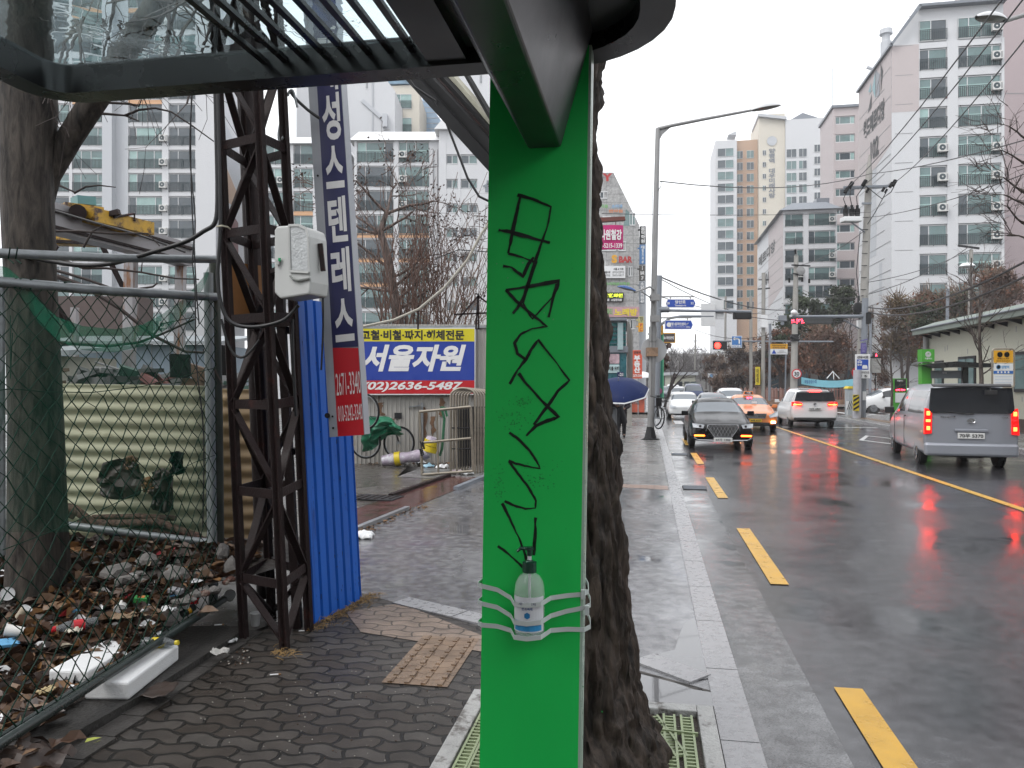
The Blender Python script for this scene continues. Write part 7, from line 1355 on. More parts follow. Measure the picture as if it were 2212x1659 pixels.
def person(loc, rz, lb, coat, legs, hair, ht=1.65, arm_r=None, arm_l=None, stride=.12, long_coat=False, grip='r'):
    root = E('person', loc, lb, 'person', None, rz); k = ht/1.7; V = lambda x, y, z: Vector((x*k, y*k, z*k))
    J = [(V(0, 0, .93), .13, .1), (V(0, 0, 1.12), .125, .09), (V(0, .0, 1.33), .15, .1), (V(0, 0, 1.45), .07, .06), (V(0, .01, 1.53), .052), (V(0, .02, 1.6), .078, .092), (V(0, .015, 1.68), .062, .075)]; Eg = [(0, 1), (1, 2), (2, 3), (3, 4), (4, 5), (5, 6)]
    for s in (-1, 1):
        b = len(J); J += [(V(s*.1, 0, .86), .095), (V(s*.1, s*stride*.6+.03, .48), .06), (V(s*.1, s*stride, .1), .042), (V(s*.105, s*stride+.12, .035), .036)]; Eg += [(0, b), (b, b+1), (b+1, b+2), (b+2, b+3)]
        arm = (arm_r if s > 0 else arm_l) or [(s*.24, -.02, 1.12), (s*.24, .06, .88)]
        b = len(J); J += [(V(s*.19, 0, 1.39), .062), (V(*arm[0]), .045), (V(*arm[1]), .03)]; Eg += [(2, b), (b, b+1), (b+1, b+2)]
        d = (J[b+2][0]-J[b+1][0]); hand(J, Eg, b+2, d, (0, 0, -1) if abs(d.normalized().z) < .7 else (0, 1, 0))
    body = skin('body', J, Eg, root, m_skin)
    def loft(nm, secs, mt, ribs=0):
        w = MB(); n = 20
        for (z, rx, ry, cy) in secs: w.v += [tuple(V(rx*math.cos(2*math.pi*i/n), cy+ry*math.sin(2*math.pi*i/n), z)) for i in range(n)]
        q = len(secs); w.f = [[i*n+j, i*n+(j+1) % n, (i+1)*n+(j+1) % n, (i+1)*n+j] for i in range(q-1) for j in range(n)]; w.m = [0]*len(w.f); return w.build(nm, mt, root, smooth=50, local=True)
    z0 = .52 if long_coat else .82; secs = []
    N = 26
    for i in range(N+1):
        z = z0+(1.46-z0)*i/N; rx = .2+.035*math.cos((z-1.35)*4.2) if z < 1.36 else .235-(z-1.36)*1.45; ry = .145 if z < 1.36 else .145-(z-1.36)*.75; pf = .012*abs(math.sin(i*math.pi/2.6)) if long_coat else .004*math.sin(i*2); secs.append((z, max(.08, rx+pf), max(.07, ry+pf), 0))
    loft('coat', secs, coat)
    for s in (-1, 1):
        arm = (arm_r if s > 0 else arm_l) or [(s*.24, -.02, 1.12), (s*.24, .06, .88)]
        w = MB(); pts = [V(s*.17, 0, 1.4), V(*arm[0]), V(*arm[1])]; q = [pts[0].lerp(pts[1], t/4) for t in range(4)]+[pts[1].lerp(pts[2], t/4) for t in range(5)]; w.tube(q[:-1]+[q[-2].lerp(q[-1], .6)], [.075*k, .078*k, .07*k, .072*k, .064*k, .066*k, .058*k, .056*k, .048*k], 12); w.build('sleeve', coat, root, smooth=50, local=True)
        w = MB(); w.tube([V(s*.1, 0, .9), V(s*.1, s*stride*.6+.03, .48), V(s*.1, s*stride, .08)], [.11*k, .085*k, .065*k], 12); w.build('trouser_leg', legs, root, smooth=50, local=True)
        w = MB(); w.tube([V(s*.1, s*stride-.05, .04), V(s*.1, s*stride+.05, .05), V(s*.105, s*stride+.17, .03)], [.042*k, .05*k, .03*k], 10); w.build('shoe', m_black, root, smooth=50, local=True)
    w = MB(); w.lathe([(0, .135), (.06, .12), (.092, .07), (.1, .0), (.09, -.07), (.085, -.12)], 18, V(0, -.012, 1.6)); h = w.build('hair', hair, root, smooth=60, local=True)
    w = MB()
    for s in (-1, 1): w.lathe([(0, .012), (.011, .008), (.012, 0)], 8, V(s*.032, .092, 1.6), axis='Y')
    w.box(V(0, .1, 1.545), (.045*k, .01, .01)); w.build('face_feature', m_dark, root, local=True); w = MB(); w.lathe([(0, .03), (.012, .02), (.016, 0)], 8, V(0, .09, 1.575), axis='Y'); w.build('nose', m_skin, root, local=True)
    return root, k
def umbrella(apex, axis, rad, depth, lb, mt, hang, band=None, shaft=.8, n=8, group=None):
    root = E('umbrella', apex, lb, 'umbrella', group); ax = Vector(axis).normalized(); x = ax.orthogonal().normalized(); y = ax.cross(x)
    def pt(a, t, f=1): r = rad*math.sin(t*1.25)/math.sin(1.25); return (x*math.cos(a)+y*math.sin(a))*r*f-ax*depth*(1-math.cos(t*1.25))/(1-math.cos(1.25))
    def mk(nm, t0, t1, mat, lift=0):
        w = MB(); m_ = 6; na = n*4
        for i in range(m_+1):
            t = t0+(t1-t0)*i/m_
            for j in range(na): a = 2*math.pi*j/na; f = 1-.075*math.sin(math.pi*(j % 4)/4)*t; w.v.append(tuple(pt(a, t, f)+ax*lift-ax*.03*(1-f)))
        w.f = [[i*na+j, i*na+(j+1) % na, (i+1)*na+(j+1) % na, (i+1)*na+j] for i in range(m_) for j in range(na)]; w.m = [0]*len(w.f); return w.build(nm, mat, root, local=True, smooth=25)
    mk('canopy', 0.001, 1, mt)
    if band: mk('rim_band', .95, 1.0, band, .004)
    w = MB(); w.tube([ax*.06, -ax*shaft], .008, 8); [w.tube([pt(2*math.pi*i/n, t/4)-ax*.004 for t in range(1, 5)], .003, 4) for i in range(n)]; w.build('shaft', m_steel, root, local=True); w = MB(); w.tube([-ax*shaft, -ax*(shaft+.12)], .016, 8); w.build('umbrella_handle', m_black, root, local=True); return root
m_navyu = M('navy_umbrella_cloth', (.006, .016, .075), .6, var=.1, vs=3, spec=.15); m_clearu = glass_sheet('clear_umbrella_film', (.85, .86, .88), .5, .2)
pB, kB_ = person(P(1316, 1040, 14.2), TH*-1, 'person in black with a grey backpack under the navy umbrella, mostly behind the trunk', m_jack, m_trous, m_hair, 1.68, arm_r=[(.27, .02, 1.12), (.14, .22, 1.2)], stride=.16); pB.location.z = 0
w = MB(); w.box((0, -.2, 1.16), (.3, .16, .44)); bpk = w.build('backpack', M('grey_backpack', (.14, .15, .16), .6, var=.2), None, bevel=.05); bpk.location = pB.location; bpk.rotation_euler = pB.rotation_euler; tag(bpk, 'grey backpack worn by the person under the navy umbrella', 'backpack')
umbrella(P(1336, 823, 14.0), (-.1, -.4, 1), .56, .23, 'navy umbrella with a white rim tilted beside the tree trunk', m_navyu, None, m_white, .78)
pA, kA = person(P(1342, 945, 26), math.pi-.1, 'person in a long plum padded coat walking towards the tree with a clear umbrella', m_coat, m_trous, m_hair, 1.62, arm_l=[(-.27, .02, 1.1), (-.1, .2, 1.02)], stride=.1, long_coat=True); pA.location.z = 0
w = MB(); w.lathe([(.075, 1.46), (.09, 1.42), (.07, 1.36)], 14); w.build('orange_scarf', M('orange_scarf', (.5, .2, .04), .7), pA, local=True)
umbrella(P(1354, 858, 25.7)+Vector((.0, 0, .12)), (.25, .1, 1), .5, .26, 'clear plastic umbrella behind the navy umbrella', m_clearu, None, None, .75)
pC, kC_ = person(P(1385, 873, 58), .4, 'dark dressed person far up the pavement below a white parasol', m_jack, m_trous, m_hair, 1.65); pC.location.z = -.02
umbrella(P(1384, 803, 52), (0, 0, 1), .95, .42, 'white market parasol above the pavement stall', m_white, None, None, 2.1); 
w = MB(); w.bx((-.6, -.4, 0), (.6, .4, .85)); w.bx((-.7, -.5, .85), (.7, .5, .9)); w.bx((-.5, -.3, .9), (-.1, .2, 1.15)); o = obj('market_stall', w.mesh('market_stall', M('red_yellow_stall', (.4, .08, .04), .6, var=.4, vs=3))); o.location = P(1370, 830, 50)*1; o.location.z = -.02; tag(o, 'small red pavement stall below the white parasol', 'stall')
# ================================================================ street furniture
m_pole = M('pale_steel_pole', (.27, .27, .27), .45, metal=.2, var=.1, vs=2, dirt=(.25, .22, .2), ds=1.5, dth=.66); m_cpole = M('concrete_pole', (.31, .3, .28), .75, var=.12, vs=2, bump=.2, bs=50, dirt=(.2, .19, .17), ds=2, dth=.6)
def pole(root, pts, r, mt, nm='pole', n=14): w = MB(); w.tube(pts, r, n); return w.build(nm, mt, root, smooth=40)
def wire(pts, r, lb, parent=None, nm='overhead_wire', grp='overhead wires across the street', sag=0):
    pts = [Vector(p) for p in pts]
    if len(pts) == 2: pts = [pts[0].lerp(pts[1], i/10)-Vector((0, 0, sag*4*(i/10)*(1-i/10))) for i in range(11)]
    w = MB(); w.tube(pts, r, 5)
    if parent: return w.build(nm, m_cable, parent)
    return T(nm, w, m_cable, lb, 'wire', grp)
YL = 24.9
sl1 = E('street_lamp', P(1405, 950, YL), 'tall pale street lamp post with its long arm over the road', 'street lamp', 'street lamps')
pole(sl1, [P(1405, 948, YL), P(1411, 700, YL), P(1421, 278, YL)], [.115, .1, .075], m_pole)
w = MB(); bc_ = P(1405, 948, YL); bc_.z = 0; w.lathe([(.26, 0), (.26, .03), (.2, .05), (.13, .35), (.12, .42)], 8, bc_); w.lathe([(.3, .0), (.3, .02)], 4, bc_); w.build('pole_base', m_dark, sl1)
w = MB(); w.tube([P(1410, 706, YL), P(1410, 738, YL)], .13, 12); w.tube([P(1408, 758, YL), P(1408, 764, YL)], .125, 10); w.build('pole_band', m_pole, sl1); w = MB(); w.box(P(1408, 761, YL-.02), (.34, .3, .28)); w.build('rusty_clamp', M('rusty_clamp_paint', (.25, .16, .1), .7, var=.5, vs=8), sl1)
w = MB(); w.tube([P(1421, 279, YL), P(1450, 272, YL-.05), P(1520, 258, YL-.1), P(1622, 239, YL-.2)], [.06, .055, .05, .04], 10); w.prism([P(1424, 280, YL-.02), P(1450, 274, YL-.02), P(1432, 290, YL-.02), P(1425, 302, YL-.02)], (0, .04, 0)); w.build('lamp_arm', m_pole, sl1, smooth=40)
def lamphead(root, c, d, L, mt, lens):
    d = Vector(d).normalized(); sd = Vector((-d.y, d.x, 0)).normalized(); upv = sd.cross(d)*-1; upv = upv if upv.z > 0 else -upv; w = MB(); n = 16; m_ = 10
    for i in range(m_+1):
        t = i/m_; r_ = math.sin(math.pi*min(1, .05+t*.93))**.6; hh = .17*L*r_; ww = .2*L*r_
        for j in range(n+1): a = math.pi*j/n; w.v.append(tuple(c+d*(t*L)+sd*ww*math.cos(a)+upv*hh*math.sin(a)))
    w.f = [[i*(n+1)+j, i*(n+1)+j+1, (i+1)*(n+1)+j+1, (i+1)*(n+1)+j] for i in range(m_) for j in range(n)]; w.m = [0]*len(w.f); w.build('lamp_head', mt, root, smooth=60)
    w = MB(); w.grid(lambda a, b: c+d*(L*(.12+.8*a))+sd*(.18*L*math.sin(math.pi*min(1, .05+(.12+.8*a)*.93))**.6*(b*2-1))-upv*.05*L*(1-(2*b-1)**2)*math.sin(math.pi*a), 8, 6); w.build('lamp_lens', lens, root, smooth=60)
m_lampw = M('white_lamp_shell', (.6, .61, .62), .35, var=.05); m_lensg = M('grey_lamp_lens', (.2, .2, .19), .2, var=.2, vs=6)
lamphead(sl1, P(1622, 240, YL-.2), P(1685, 229, YL-.3)-P(1622, 240, YL-.2), .95, m_lampw, m_lensg)
w = MB(); w.tube([P(1413, 597+30, YL-.06), P(1404, 620, YL-.4), P(1370, 632, YL-.7)], .03, 8); w.tube([P(1410, 655, YL-.06), P(1403, 642, YL-.3), P(1385, 630, YL-.5)], .02, 8); w.build('lamp_arm', m_pole, sl1, smooth=50)
lamphead(sl1, P(1373, 630, YL-.68), P(1333, 620, YL-.8)-P(1373, 630, YL-.68), .62, M('blue_lamp_shell', (.03, .1, .3), .3, var=.1), m_lensg)
w = MB(); w.lathe([(0, -.02), (.42, -.02), (.42, .02), (0, .02)], 24, P(1412, 757, YL+.12), axis='Y'); w.build('round_sign_back', M('grey_sign_back', (.42, .43, .44), .5, var=.06), sl1)
w = MB(); w.bar(P(1404, 742, YL+.16), P(1424, 742, YL+.16), .03, .03); w.build('sign_bracket', m_dark, sl1)
wire([P(1411, 290, YL), P(1409, 500, YL-.13), P(1408, 860, YL-.14)], .008, '', sl1, 'pole_cable')
def bladesign(x0, x1, y0, y1, Y, main, sub, lb, ends, left_point=True, emblem=False):
    root = E('street_name_sign', P(1412, y1, Y), lb, 'sign', 'blue street name blades on the lamp post'); ym_ = (y0+y1)/2; k = 4
    o_ = [P(x0+(k if left_point else 0), y0, Y), P(x1-k, y0, Y), P(x1, ym_, Y), P(x1-k, y1, Y), P(x0+(k if left_point else 0), y1, Y)]+([P(x0, ym_, Y)] if left_point else [])
    w = MB(); w.prism(o_, (0, .05, 0)); w.build('sign_edge', m_white, root); k2 = 1.3
    c_ = sum(o_, Vector())/len(o_); w = MB(); w.poly([c_+(p-c_)*Vector((.965, 1, .86))-Vector((0, .006, 0)) if False else Vector((c_.x+(p.x-c_.x)*.965, Y-.006, c_.z+(p.z-c_.z)*.86)) for p in o_]); w.build('sign_face', m_blue_sign, root)
    w = MB(); w.bar(P(1413, y0-5, Y+.03), P(x1-3, y0-5, Y+.03), .04, .04); w.bar(P(1405, y0-3, Y), P(1424, y0-3, Y), .22, .2)
    for x in (x0+10, x1-12): w.bar(P(x, y0-5, Y+.03), P(x, y0+1, Y+.03), .03, .03)
    w.build('sign_bracket', m_pole, root)
    for s, a in [main, sub]+ends: letterpx(s, Y-.008, *a, m_text_w, root, bold=.03 if s == main[0] else .02, off=.003)
    if emblem: w = MB(); w.lathe([(.05, 0), (.075, -.004), (.05, -.006)], 16, P(x0+9, ym_, Y-.008), axis='Y'); w.build('emblem', m_text_w, root)
    return root
bladesign(1438, 1503, 646.5, 665, 24.6, ('양산로', (1458, 649, 1481, 656.5)), ('Yangsan-ro', (1457, 658, 1482, 663.5)), 'upper blue street name blade pointed at both ends', [('28', (1440.5, 653, 1446.5, 658)), ('32', (1492, 653, 1498.5, 658))])
bladesign(1436, 1497, 692, 712, 24.6, ('양평1동주민센터', (1446, 697, 1481, 704)), ('Yangpyeong 1-dong Community Center', (1446, 705.5, 1481, 708)), 'lower blue direction blade to the community centre', [('↱', (1483, 697, 1488, 703)), ('300m', (1482, 705, 1491, 708.5))], left_point=False, emblem=True)
# subway pylon, bank sign, orange banner
py_ = E('subway_pylon', P(1422, 900, 30), 'green and yellow subway station pylon behind the lamp post', 'sign'); a = P(1414, 862, 30); b = P(1433, 704, 30)
w = MB(); w.bx((a.x, 30, a.z), (b.x, 30.3, b.z)); w.build('pylon_body', M('subway_green', (.012, .14, .1), .35, var=.06), py_)
a = P(1414, 723, 29.98); b = P(1431.5, 697.5, 29.98); w = MB(); w.bx((a.x, 29.97, a.z), (b.x, 30.33, b.z)); yp_ = w.build('yellow_head', m_orange_sign, py_); w = MB(); a = P(1420, 717, 29.95); b = P(1428, 702, 29.95)
w.bx((a.x, 29.95, a.z+.06), (b.x, 29.965, b.z)); w.bx((a.x-.02, 29.95, a.z), (b.x+.02, 29.965, a.z+.03)); w.build('train_symbol', m_text_k, yp_); w = MB(); a = P(1421, 709, 29.94); b = P(1427, 704, 29.94); w.bx((a.x, 29.94, a.z), (b.x, 29.949, b.z)); w.build('train_window', m_orange_sign, yp_)
letterpx('2', 29.96, 1420, 728, 1429, 743, m_text_y, py_, bold=.04); w = MB(); w.lathe([(0, -.01), (.12, -.01), (.12, 0)], 16, P(1424, 845, 29.99), axis='Y'); w.build('round_badge', M('plum_badge', (.25, .07, .15), .4), py_); w = MB(); a = P(1431.5, 862, 29.97); b = P(1433.5, 723, 29.97); w.bx((a.x, 29.96, a.z), (b.x, 29.98, b.z)); w.build('edge_stripe', M('bright_edge', (.1, .4, .22), .4), py_)  # last part: a brighter green stripe down one edge of the pylon
kb = E('bank_sign', P(1430, 740, 46), 'brown projecting bank sign with an orange rim beside the pylon', 'sign'); a = P(1426, 741, 46); b = P(1459, 719.5, 46); w = MB(); w.bx((a.x, 46, a.z), (b.x, 46.3, b.z)); w.build('sign_box', m_orange_sign, kb); w = MB(); w.bx((a.x+.05, 45.98, a.z+.05), (b.x-.05, 46, b.z-.05)); w.build('sign_face', M('brown_sign_face', (.05, .035, .03), .4), kb)
letterpx('KB 국민은행', 45.97, 1432, 727, 1456, 733.5, m_text_w, kb, bold=.03); w = MB(); w.bar(P(1400, 722, 46.2), P(1428, 722, 46.2), .08, .08); w.build('sign_bracket', m_dark, kb)
ob = E('shop_banner', P(1377, 818, 44), 'orange red vertical estate agent banner behind the subway entrance', 'banner'); a = P(1366.5, 818, 44); b = P(1387, 757, 44); w = MB(); w.bx((a.x, 44, a.z), (b.x, 44.15, b.z)); w.build('banner_panel', M('orange_red_panel', (.62, .1, .05), .4, var=.06), ob)
letterpx('양평역', 43.98, 1369, 759, 1384, 765, m_text_k, ob, bold=.02); letterpx('부\n동\n산', 43.98, 1369, 768, 1383, 806, m_text_w, ob, bold=.05, lines=1.0); letterpx('2679-5544', 43.98, 1367.5, 809, 1386, 815, m_text_w, ob, bold=.02); w = MB(); w.bx((a.x+.3, 44.05, 0), (a.x+.36, 44.1, a.z)); w.build('banner_stand', m_steel, ob)
# second pole with signal arm and blank sign backs
sp = E('signal_mast', P(1421, 905, 29), 'grey steel mast behind the lamp post holding white sign backs and a dark signal', 'traffic signal'); pole(sp, [P(1418, 905, 29), P(1424, 596, 29)], .11, m_greypaint); w = MB()
w.tube([P(1422, 669, 29), P(1445, 669, 29)], .12, 10); w.tube([P(1440, 671, 29), P(1622, 674, 29)], .055, 8); w.tube([P(1424, 705, 29), P(1446, 688, 29), P(1470, 684, 29), P(1541, 684, 29)], .05, 8); w.build('mast_arm', m_greypaint, sp, smooth=40)
m_signback = M('white_sign_back', (.66, .67, .68), .45, var=.04)
for x0, y0, x1, y1, d in [(1514, 656.5, 1545, 705, .1), (1535, 649, 1563, 690, .2)]: a = P(x0, y1, 28.9+d); b = P(x1, y0, 28.9+d); w = MB(); w.bx((a.x, 28.86+d, a.z), (b.x, 28.9+d, b.z)); w.build('sign_back', m_signback, sp, bevel=.01)
w = MB(); a = P(1585, 690, 28.9); b = P(1622, 676, 28.9); w.bx((a.x, 28.8, a.z), (b.x, 29.05, b.z)); w.build('signal_box', m_dark, sp, bevel=.02); w = MB()
for i in range(3): w.tube([P(1591+12*i, 683, 29.05), P(1591+12*i, 683, 29.2)], .1, 12)
w.build('signal_hood', m_black, sp)
# far junction: red lamp arm, blue turn sign, poles
fs = E('traffic_signal', P(1790, 860, 66), 'long thin arm with a glowing red lamp across the junction', 'traffic signal'); w = MB(); w.tube([P(1540, 737.5, 66), P(1800, 738.5, 66)], .07, 8); w.build('mast_arm', m_greypaint, fs); pole(fs, [P(1622, 872, 66.3), P(1622, 640, 66.3)], .14, m_cpole)
w = MB(); a = P(1541, 755.5, 66); b = P(1570, 738.5, 66); w.bx((a.x, 65.9, a.z), (b.x, 66.2, b.z)); w.build('signal_box', m_dark, fs); w = MB(); w.lathe([(0, -.1), (.24, -.04), (.26, 0)], 18, P(1550, 747, 65.88), axis='Y'); w.build('red_lamp', m_red_e, fs)
ts = E('turn_sign', P(1580, 752, 65.8), 'blue sign with a white left turn arrow on the signal arm', 'sign'); a = P(1579.5, 752, 65.8); b = P(1602.5, 726, 65.8); w = MB(); w.bx((a.x, 65.75, a.z), (b.x, 65.8, b.z)); w.build('sign_rim', m_white, ts); w = MB(); w.bx((a.x+.05, 65.73, a.z+.05), (b.x-.05, 65.75, b.z-.05)); w.build('sign_face', M('turn_sign_blue', (.04, .19, .5), .4), ts)
w = MB(); w.ribbon([P(1597, 743, 65.7), P(1597, 735, 65.7), P(1594.5, 732, 65.7), P(1588, 732, 65.7)], .12, (0, -1, 0)); w.poly([P(1588, 728, 65.7), P(1588, 736, 65.7), P(1582.5, 732, 65.7)]); w.build('arrow', m_text_w, ts); letterpx('비보호', 65.7, 1581.5, 745, 1600.5, 750.5, m_text_w, ts, bold=.04)
for (x, yt_, yb2, Y, r, mt, lb) in [(1649, 590, 866, 60, .15, m_cpole, 'pale concrete pole left of the school zone sign'), (1663, 700, 866, 58, .1, m_greypaint, 'grey steel pole carrying the school zone sign'), (1567, 640, 800, 95, .13, m_cpole, 'distant brown pole by the tan tower'), (1697, 765, 860, 61, .06, m_greypaint, 'thin grey post beside the school zone sign'), (1880, 690, 880, 52, .1, m_greypaint, 'grey post behind the junction sign pole'), (2047, 624, 700, 47, .09, m_greypaint, 'grey post rising behind the cream building roof'), (1502, 722, 800, 120, .12, m_cpole, 'distant pole over the far trees')]:
    root = E('street_pole', P(x, yb2, Y), lb, 'pole', 'poles around the junction'); pole(root, [P(x-1, yb2, Y), P(x+.5, yt_, Y)], r, mt)
    if x in (1649, 1502): w = MB(); w.bar(P(x-12, yt_+35, Y), P(x+14, yt_+33, Y), .1, .1); w.bar(P(x-10, yt_+15, Y), P(x+11, yt_+15, Y), .08, .08); w.build('cross_arm', m_dark, root)
    if x == 1649: w = MB(); a = P(1643, 708, Y-.2); b = P(1657, 681, Y-.2); w.bx((a.x, Y-.35, a.z), (b.x, Y-.15, b.z)); w.build('service_box', m_white, root)
    if x == 1880: w = MB(); w.tube([P(1880, 700, Y), P(1868, 790, Y)], .03, 6); w.build('pole_cable', m_cable, root)
up = E('utility_pole', P(1716, 862, 56), 'concrete utility pole with the round speed sign', 'utility pole', 'concrete utility poles'); pole(up, [P(1714, 862, 56), P(1720, 553, 56)], [.27, .16], m_cpole); w = MB(); w.bar(P(1710, 573, 55.8), P(1750, 575, 55.8), .08, .1); w.bar(P(1712, 591, 55.8), P(1735, 596, 55.8), .08, .08); w.build('cross_arm', m_dark, up); w = MB()
for x, y in ((1718, 540), (1705, 602), (1748, 603), (1733, 600)): w.tube([P(x, y, 55.8), P(x, y+9, 55.8)], .08, 8)
w.build('insulator', m_black, up); w = MB(); w.tube([P(1720, 553, 56), P(1719, 538, 56)], .09, 8); w.lathe([(0, 0), (.3, .06), (.33, .1)], 16, P(1731, 585, 55.5), axis='Y'); w.build('dish_antenna', m_pole, up)
w = MB(); w.box(P(1716, 730, 55.8), (.5, .3, .5)); w.tube([P(1707, 728, 55.7), P(1726, 735, 55.7)], .12, 8); w.build('cable_box', m_dark, up)
rs_ = E('speed_sign', P(1720, 817, 55.5), 'round white speed limit sign with a red rim', 'sign'); w = MB(); w.lathe([(0, 0), (.36, 0), (.36, .04), (0, .04)], 24, P(1721, 808, 55.6), axis='Y'); w.build('sign_rim', m_red_sign, rs_); w = MB(); w.lathe([(0, 0), (.28, 0), (.28, .01), (0, .01)], 24, P(1721, 808, 55.58), axis='Y'); w.build('sign_face', m_white, rs_); letterpx('30', 55.56, 1715.5, 803.5, 1726.5, 812.5, m_text_k, rs_, bold=.03)
sz = E('school_zone_sign', P(1664, 770, 57.7), 'orange and white school zone sign between two poles', 'sign'); 
for nm, mt, y0, y1 in [('orange_panel', m_orange_sign, 743.5, 754), ('white_panel', m_white, 754.4, 766)]: a = P(1664, y1, 57.7); b = P(1701, y0, 57.7); w = MB(); w.bx((a.x, 57.66, a.z), (b.x, 57.72, b.z)); w.build(nm, mt, sz)
letterpx('어린이보호구역', 57.64, 1668, 744.8, 1697, 748.6, m_text_k, sz, bold=.02); letterpx('SCHOOL ZONE', 57.64, 1669, 749.8, 1696, 753, m_text_k, sz, bold=.02); letterpx('여기부터\n속도를 줄이시오', 57.64, 1679, 757.5, 1698, 763.5, m_text_k, sz, bold=.0); w = MB(); w.poly([P(1667, 764.5, 57.64), P(1677, 764.5, 57.64), P(1672, 755, 57.64)]); w.build('triangle_symbol', m_blue_sign, sz); w = MB(); w.bar(P(1700, 749, 57.8), P(1716, 749, 57), .05, .05); w.bar(P(1700, 761, 57.8), P(1716, 761, 57), .05, .05); w.build('sign_bracket', m_pole, sz)
yb3 = E('yellow_pole_sign', P(1627, 835, 59.5), 'narrow yellow vertical sign on a concrete pole', 'sign'); a = P(1634-2, 832, 59.7); b = P(1641, 793, 59.7); w = MB(); w.bx((a.x, 59.6, a.z), (b.x, 59.75, b.z)); w.build('sign_panel', m_yellow, yb3); letterpx('어\n린\n이', 59.58, 1634, 797, 1639, 828, m_text_k, yb3, bold=.02)
# traffic mast with the LED board on the near corner
YM = 41.5
tm = E('traffic_mast', P(1866, 908, YM), 'dark grey steel mast with a long arm and red message board', 'traffic mast'); w = MB(); w.tube([P(1863, 908, YM), P(1869, 645, YM)], .17, 8); w.build('mast_post', m_greypaint, tm); w = MB(); w.tube([P(1866, 684, YM), P(1712, 684.5, YM-.5)], [.1, .07], 8); w.tube([P(1856, 710, YM), P(1823, 692, YM-.1)], .04, 6); w.build('mast_arm', m_greypaint, tm)
w = MB(); a = P(1707.5, 700.5, YM-.6); b = P(1795, 687.5, YM-.6); w.bx((a.x, YM-.75, a.z), (b.x, YM-.55, b.z)); w.build('message_board', M('board_black', (.03, .032, .034), .5), tm); letterpx('!니다.', YM-.77, 1710, 689.5, 1737, 699, m_led_e, tm, bold=.01, off=.01)
w = MB(); a = P(1684, 695, YM-.5); b = P(1698, 682, YM-.5); w.bx((a.x, YM-.6, a.z), (b.x, YM-.3, b.z)); w.tube([P(1690, 699, YM-.6), P(1690, 699, YM-.2)], .1, 10); w.build('camera_box', m_greypaint, tm); w = MB(); w.lathe([(0, .18), (.14, .1), (.17, 0), (.1, -.1), (0, -.14)], 14, P(1715, 676, YM-.6)); w.bar(P(1706, 684, YM-.5), P(1722, 676, YM-.5), .12, .1); w.build('camera_dome', m_white, tm)
w = MB(); a = P(1871, 700, YM-.2); b = P(1880, 676, YM-.2); w.bx((a.x, YM-.3, a.z), (b.x, YM, b.z)); w.build('signal_box', m_dark, tm); w = MB(); a = P(1864, 865, YM-.22); b = P(1871, 846, YM-.22); w.bx((a.x, YM-.24, a.z), (b.x, YM-.18, b.z)); w.build('sticker', m_white, tm)
upn = E('utility_pole', P(1857, 905, 42.2), 'near concrete utility pole with a wide insulated cross arm', 'utility pole', 'concrete utility poles'); pole(upn, [P(1854, 905, 42.3), P(1866, 660, 42.3), P(1877, 372, 42.3), P(1878.5, 335, 42.3)], [.27, .22, .17, .05], m_cpole)
w = MB(); w.bar(P(1822, 405, 42), P(1920, 402, 42), .12, .1); w.bar(P(1822, 408, 42.4), P(1916, 405, 42.4), .1, .1); w.bar(P(1862, 440, 42), P(1882, 440, 42), .1, .1); w.bar(P(1838, 480, 42), P(1868, 502, 42.2), .06, .06); w.build('cross_arm', m_greypaint, upn); w = MB()
for x, y, s in [(1828, 412, 1), (1838, 400, 1.2), (1867, 396, 1.2), (1874, 412, .8), (1931, 396, 1.2), (1908, 410, .8), (1914, 413, .7), (1925, 400, 1)]: w.tube([P(x-3*s, y+5*s, 41.9), P(x+3*s, y-5*s, 41.9)], .09*s, 8)
for x in (1827, 1840, 1852): w.tube([P(x, 452, 42), P(x, 464, 42)], .14, 10); w.tube([P(x, 444, 42), P(x, 452, 42)], .08, 8)
w.build('insulator', m_black, upn); w = MB(); a = P(1820, 480, 41.9); b = P(1860, 469, 41.9); w.bx((a.x, 41.7, a.z), (b.x, 42.3, b.z)); w.build('switch_box', m_white, upn, bevel=.05); w = MB()
for x in (1827, 1840, 1852): w.tube([P(x, 464, 41.98), P(x, 469, 41.98)], .13, 10)
for ln in [[(1830, 412), (1822, 430), (1827, 444)], [(1838, 405), (1836, 425), (1840, 444)], [(1868, 400), (1850, 425), (1852, 444)], [(1867, 400), (1905, 430), (1925, 415), (1934, 398)], [(1914, 416), (1890, 460), (1874, 485)], [(1858, 500), (1850, 590), (1857, 650)]]: w.tube([P(x, y, 41.95) for x, y in ln], .025, 5)
w.build('jumper_cable', m_cable, upn); w = MB(); a = P(1851, 710, 42); b = P(1866, 692, 42); w.bx((a.x, 41.85, a.z), (b.x, 42.05, b.z)); w.build('service_box', m_white, upn)
w = MB(); w.tube([P(1855, 640, 42), P(1853, 665, 42), P(1857, 690, 42)], .06, 6); w.lathe([(.25, -.03), (.3, 0), (.25, .03)], 16, P(1854, 665, 41.95), axis='Y'); w.build('cable_coil', m_cable, upn); w = MB()
for i in range(16): y = 470+i*26; x = 1866-(y-470)*.03+8; w.tube([P(x-10, y, 42.1), P(x+2, y, 42.1)], .02, 5)
w.build('climbing_step', m_dark, upn)
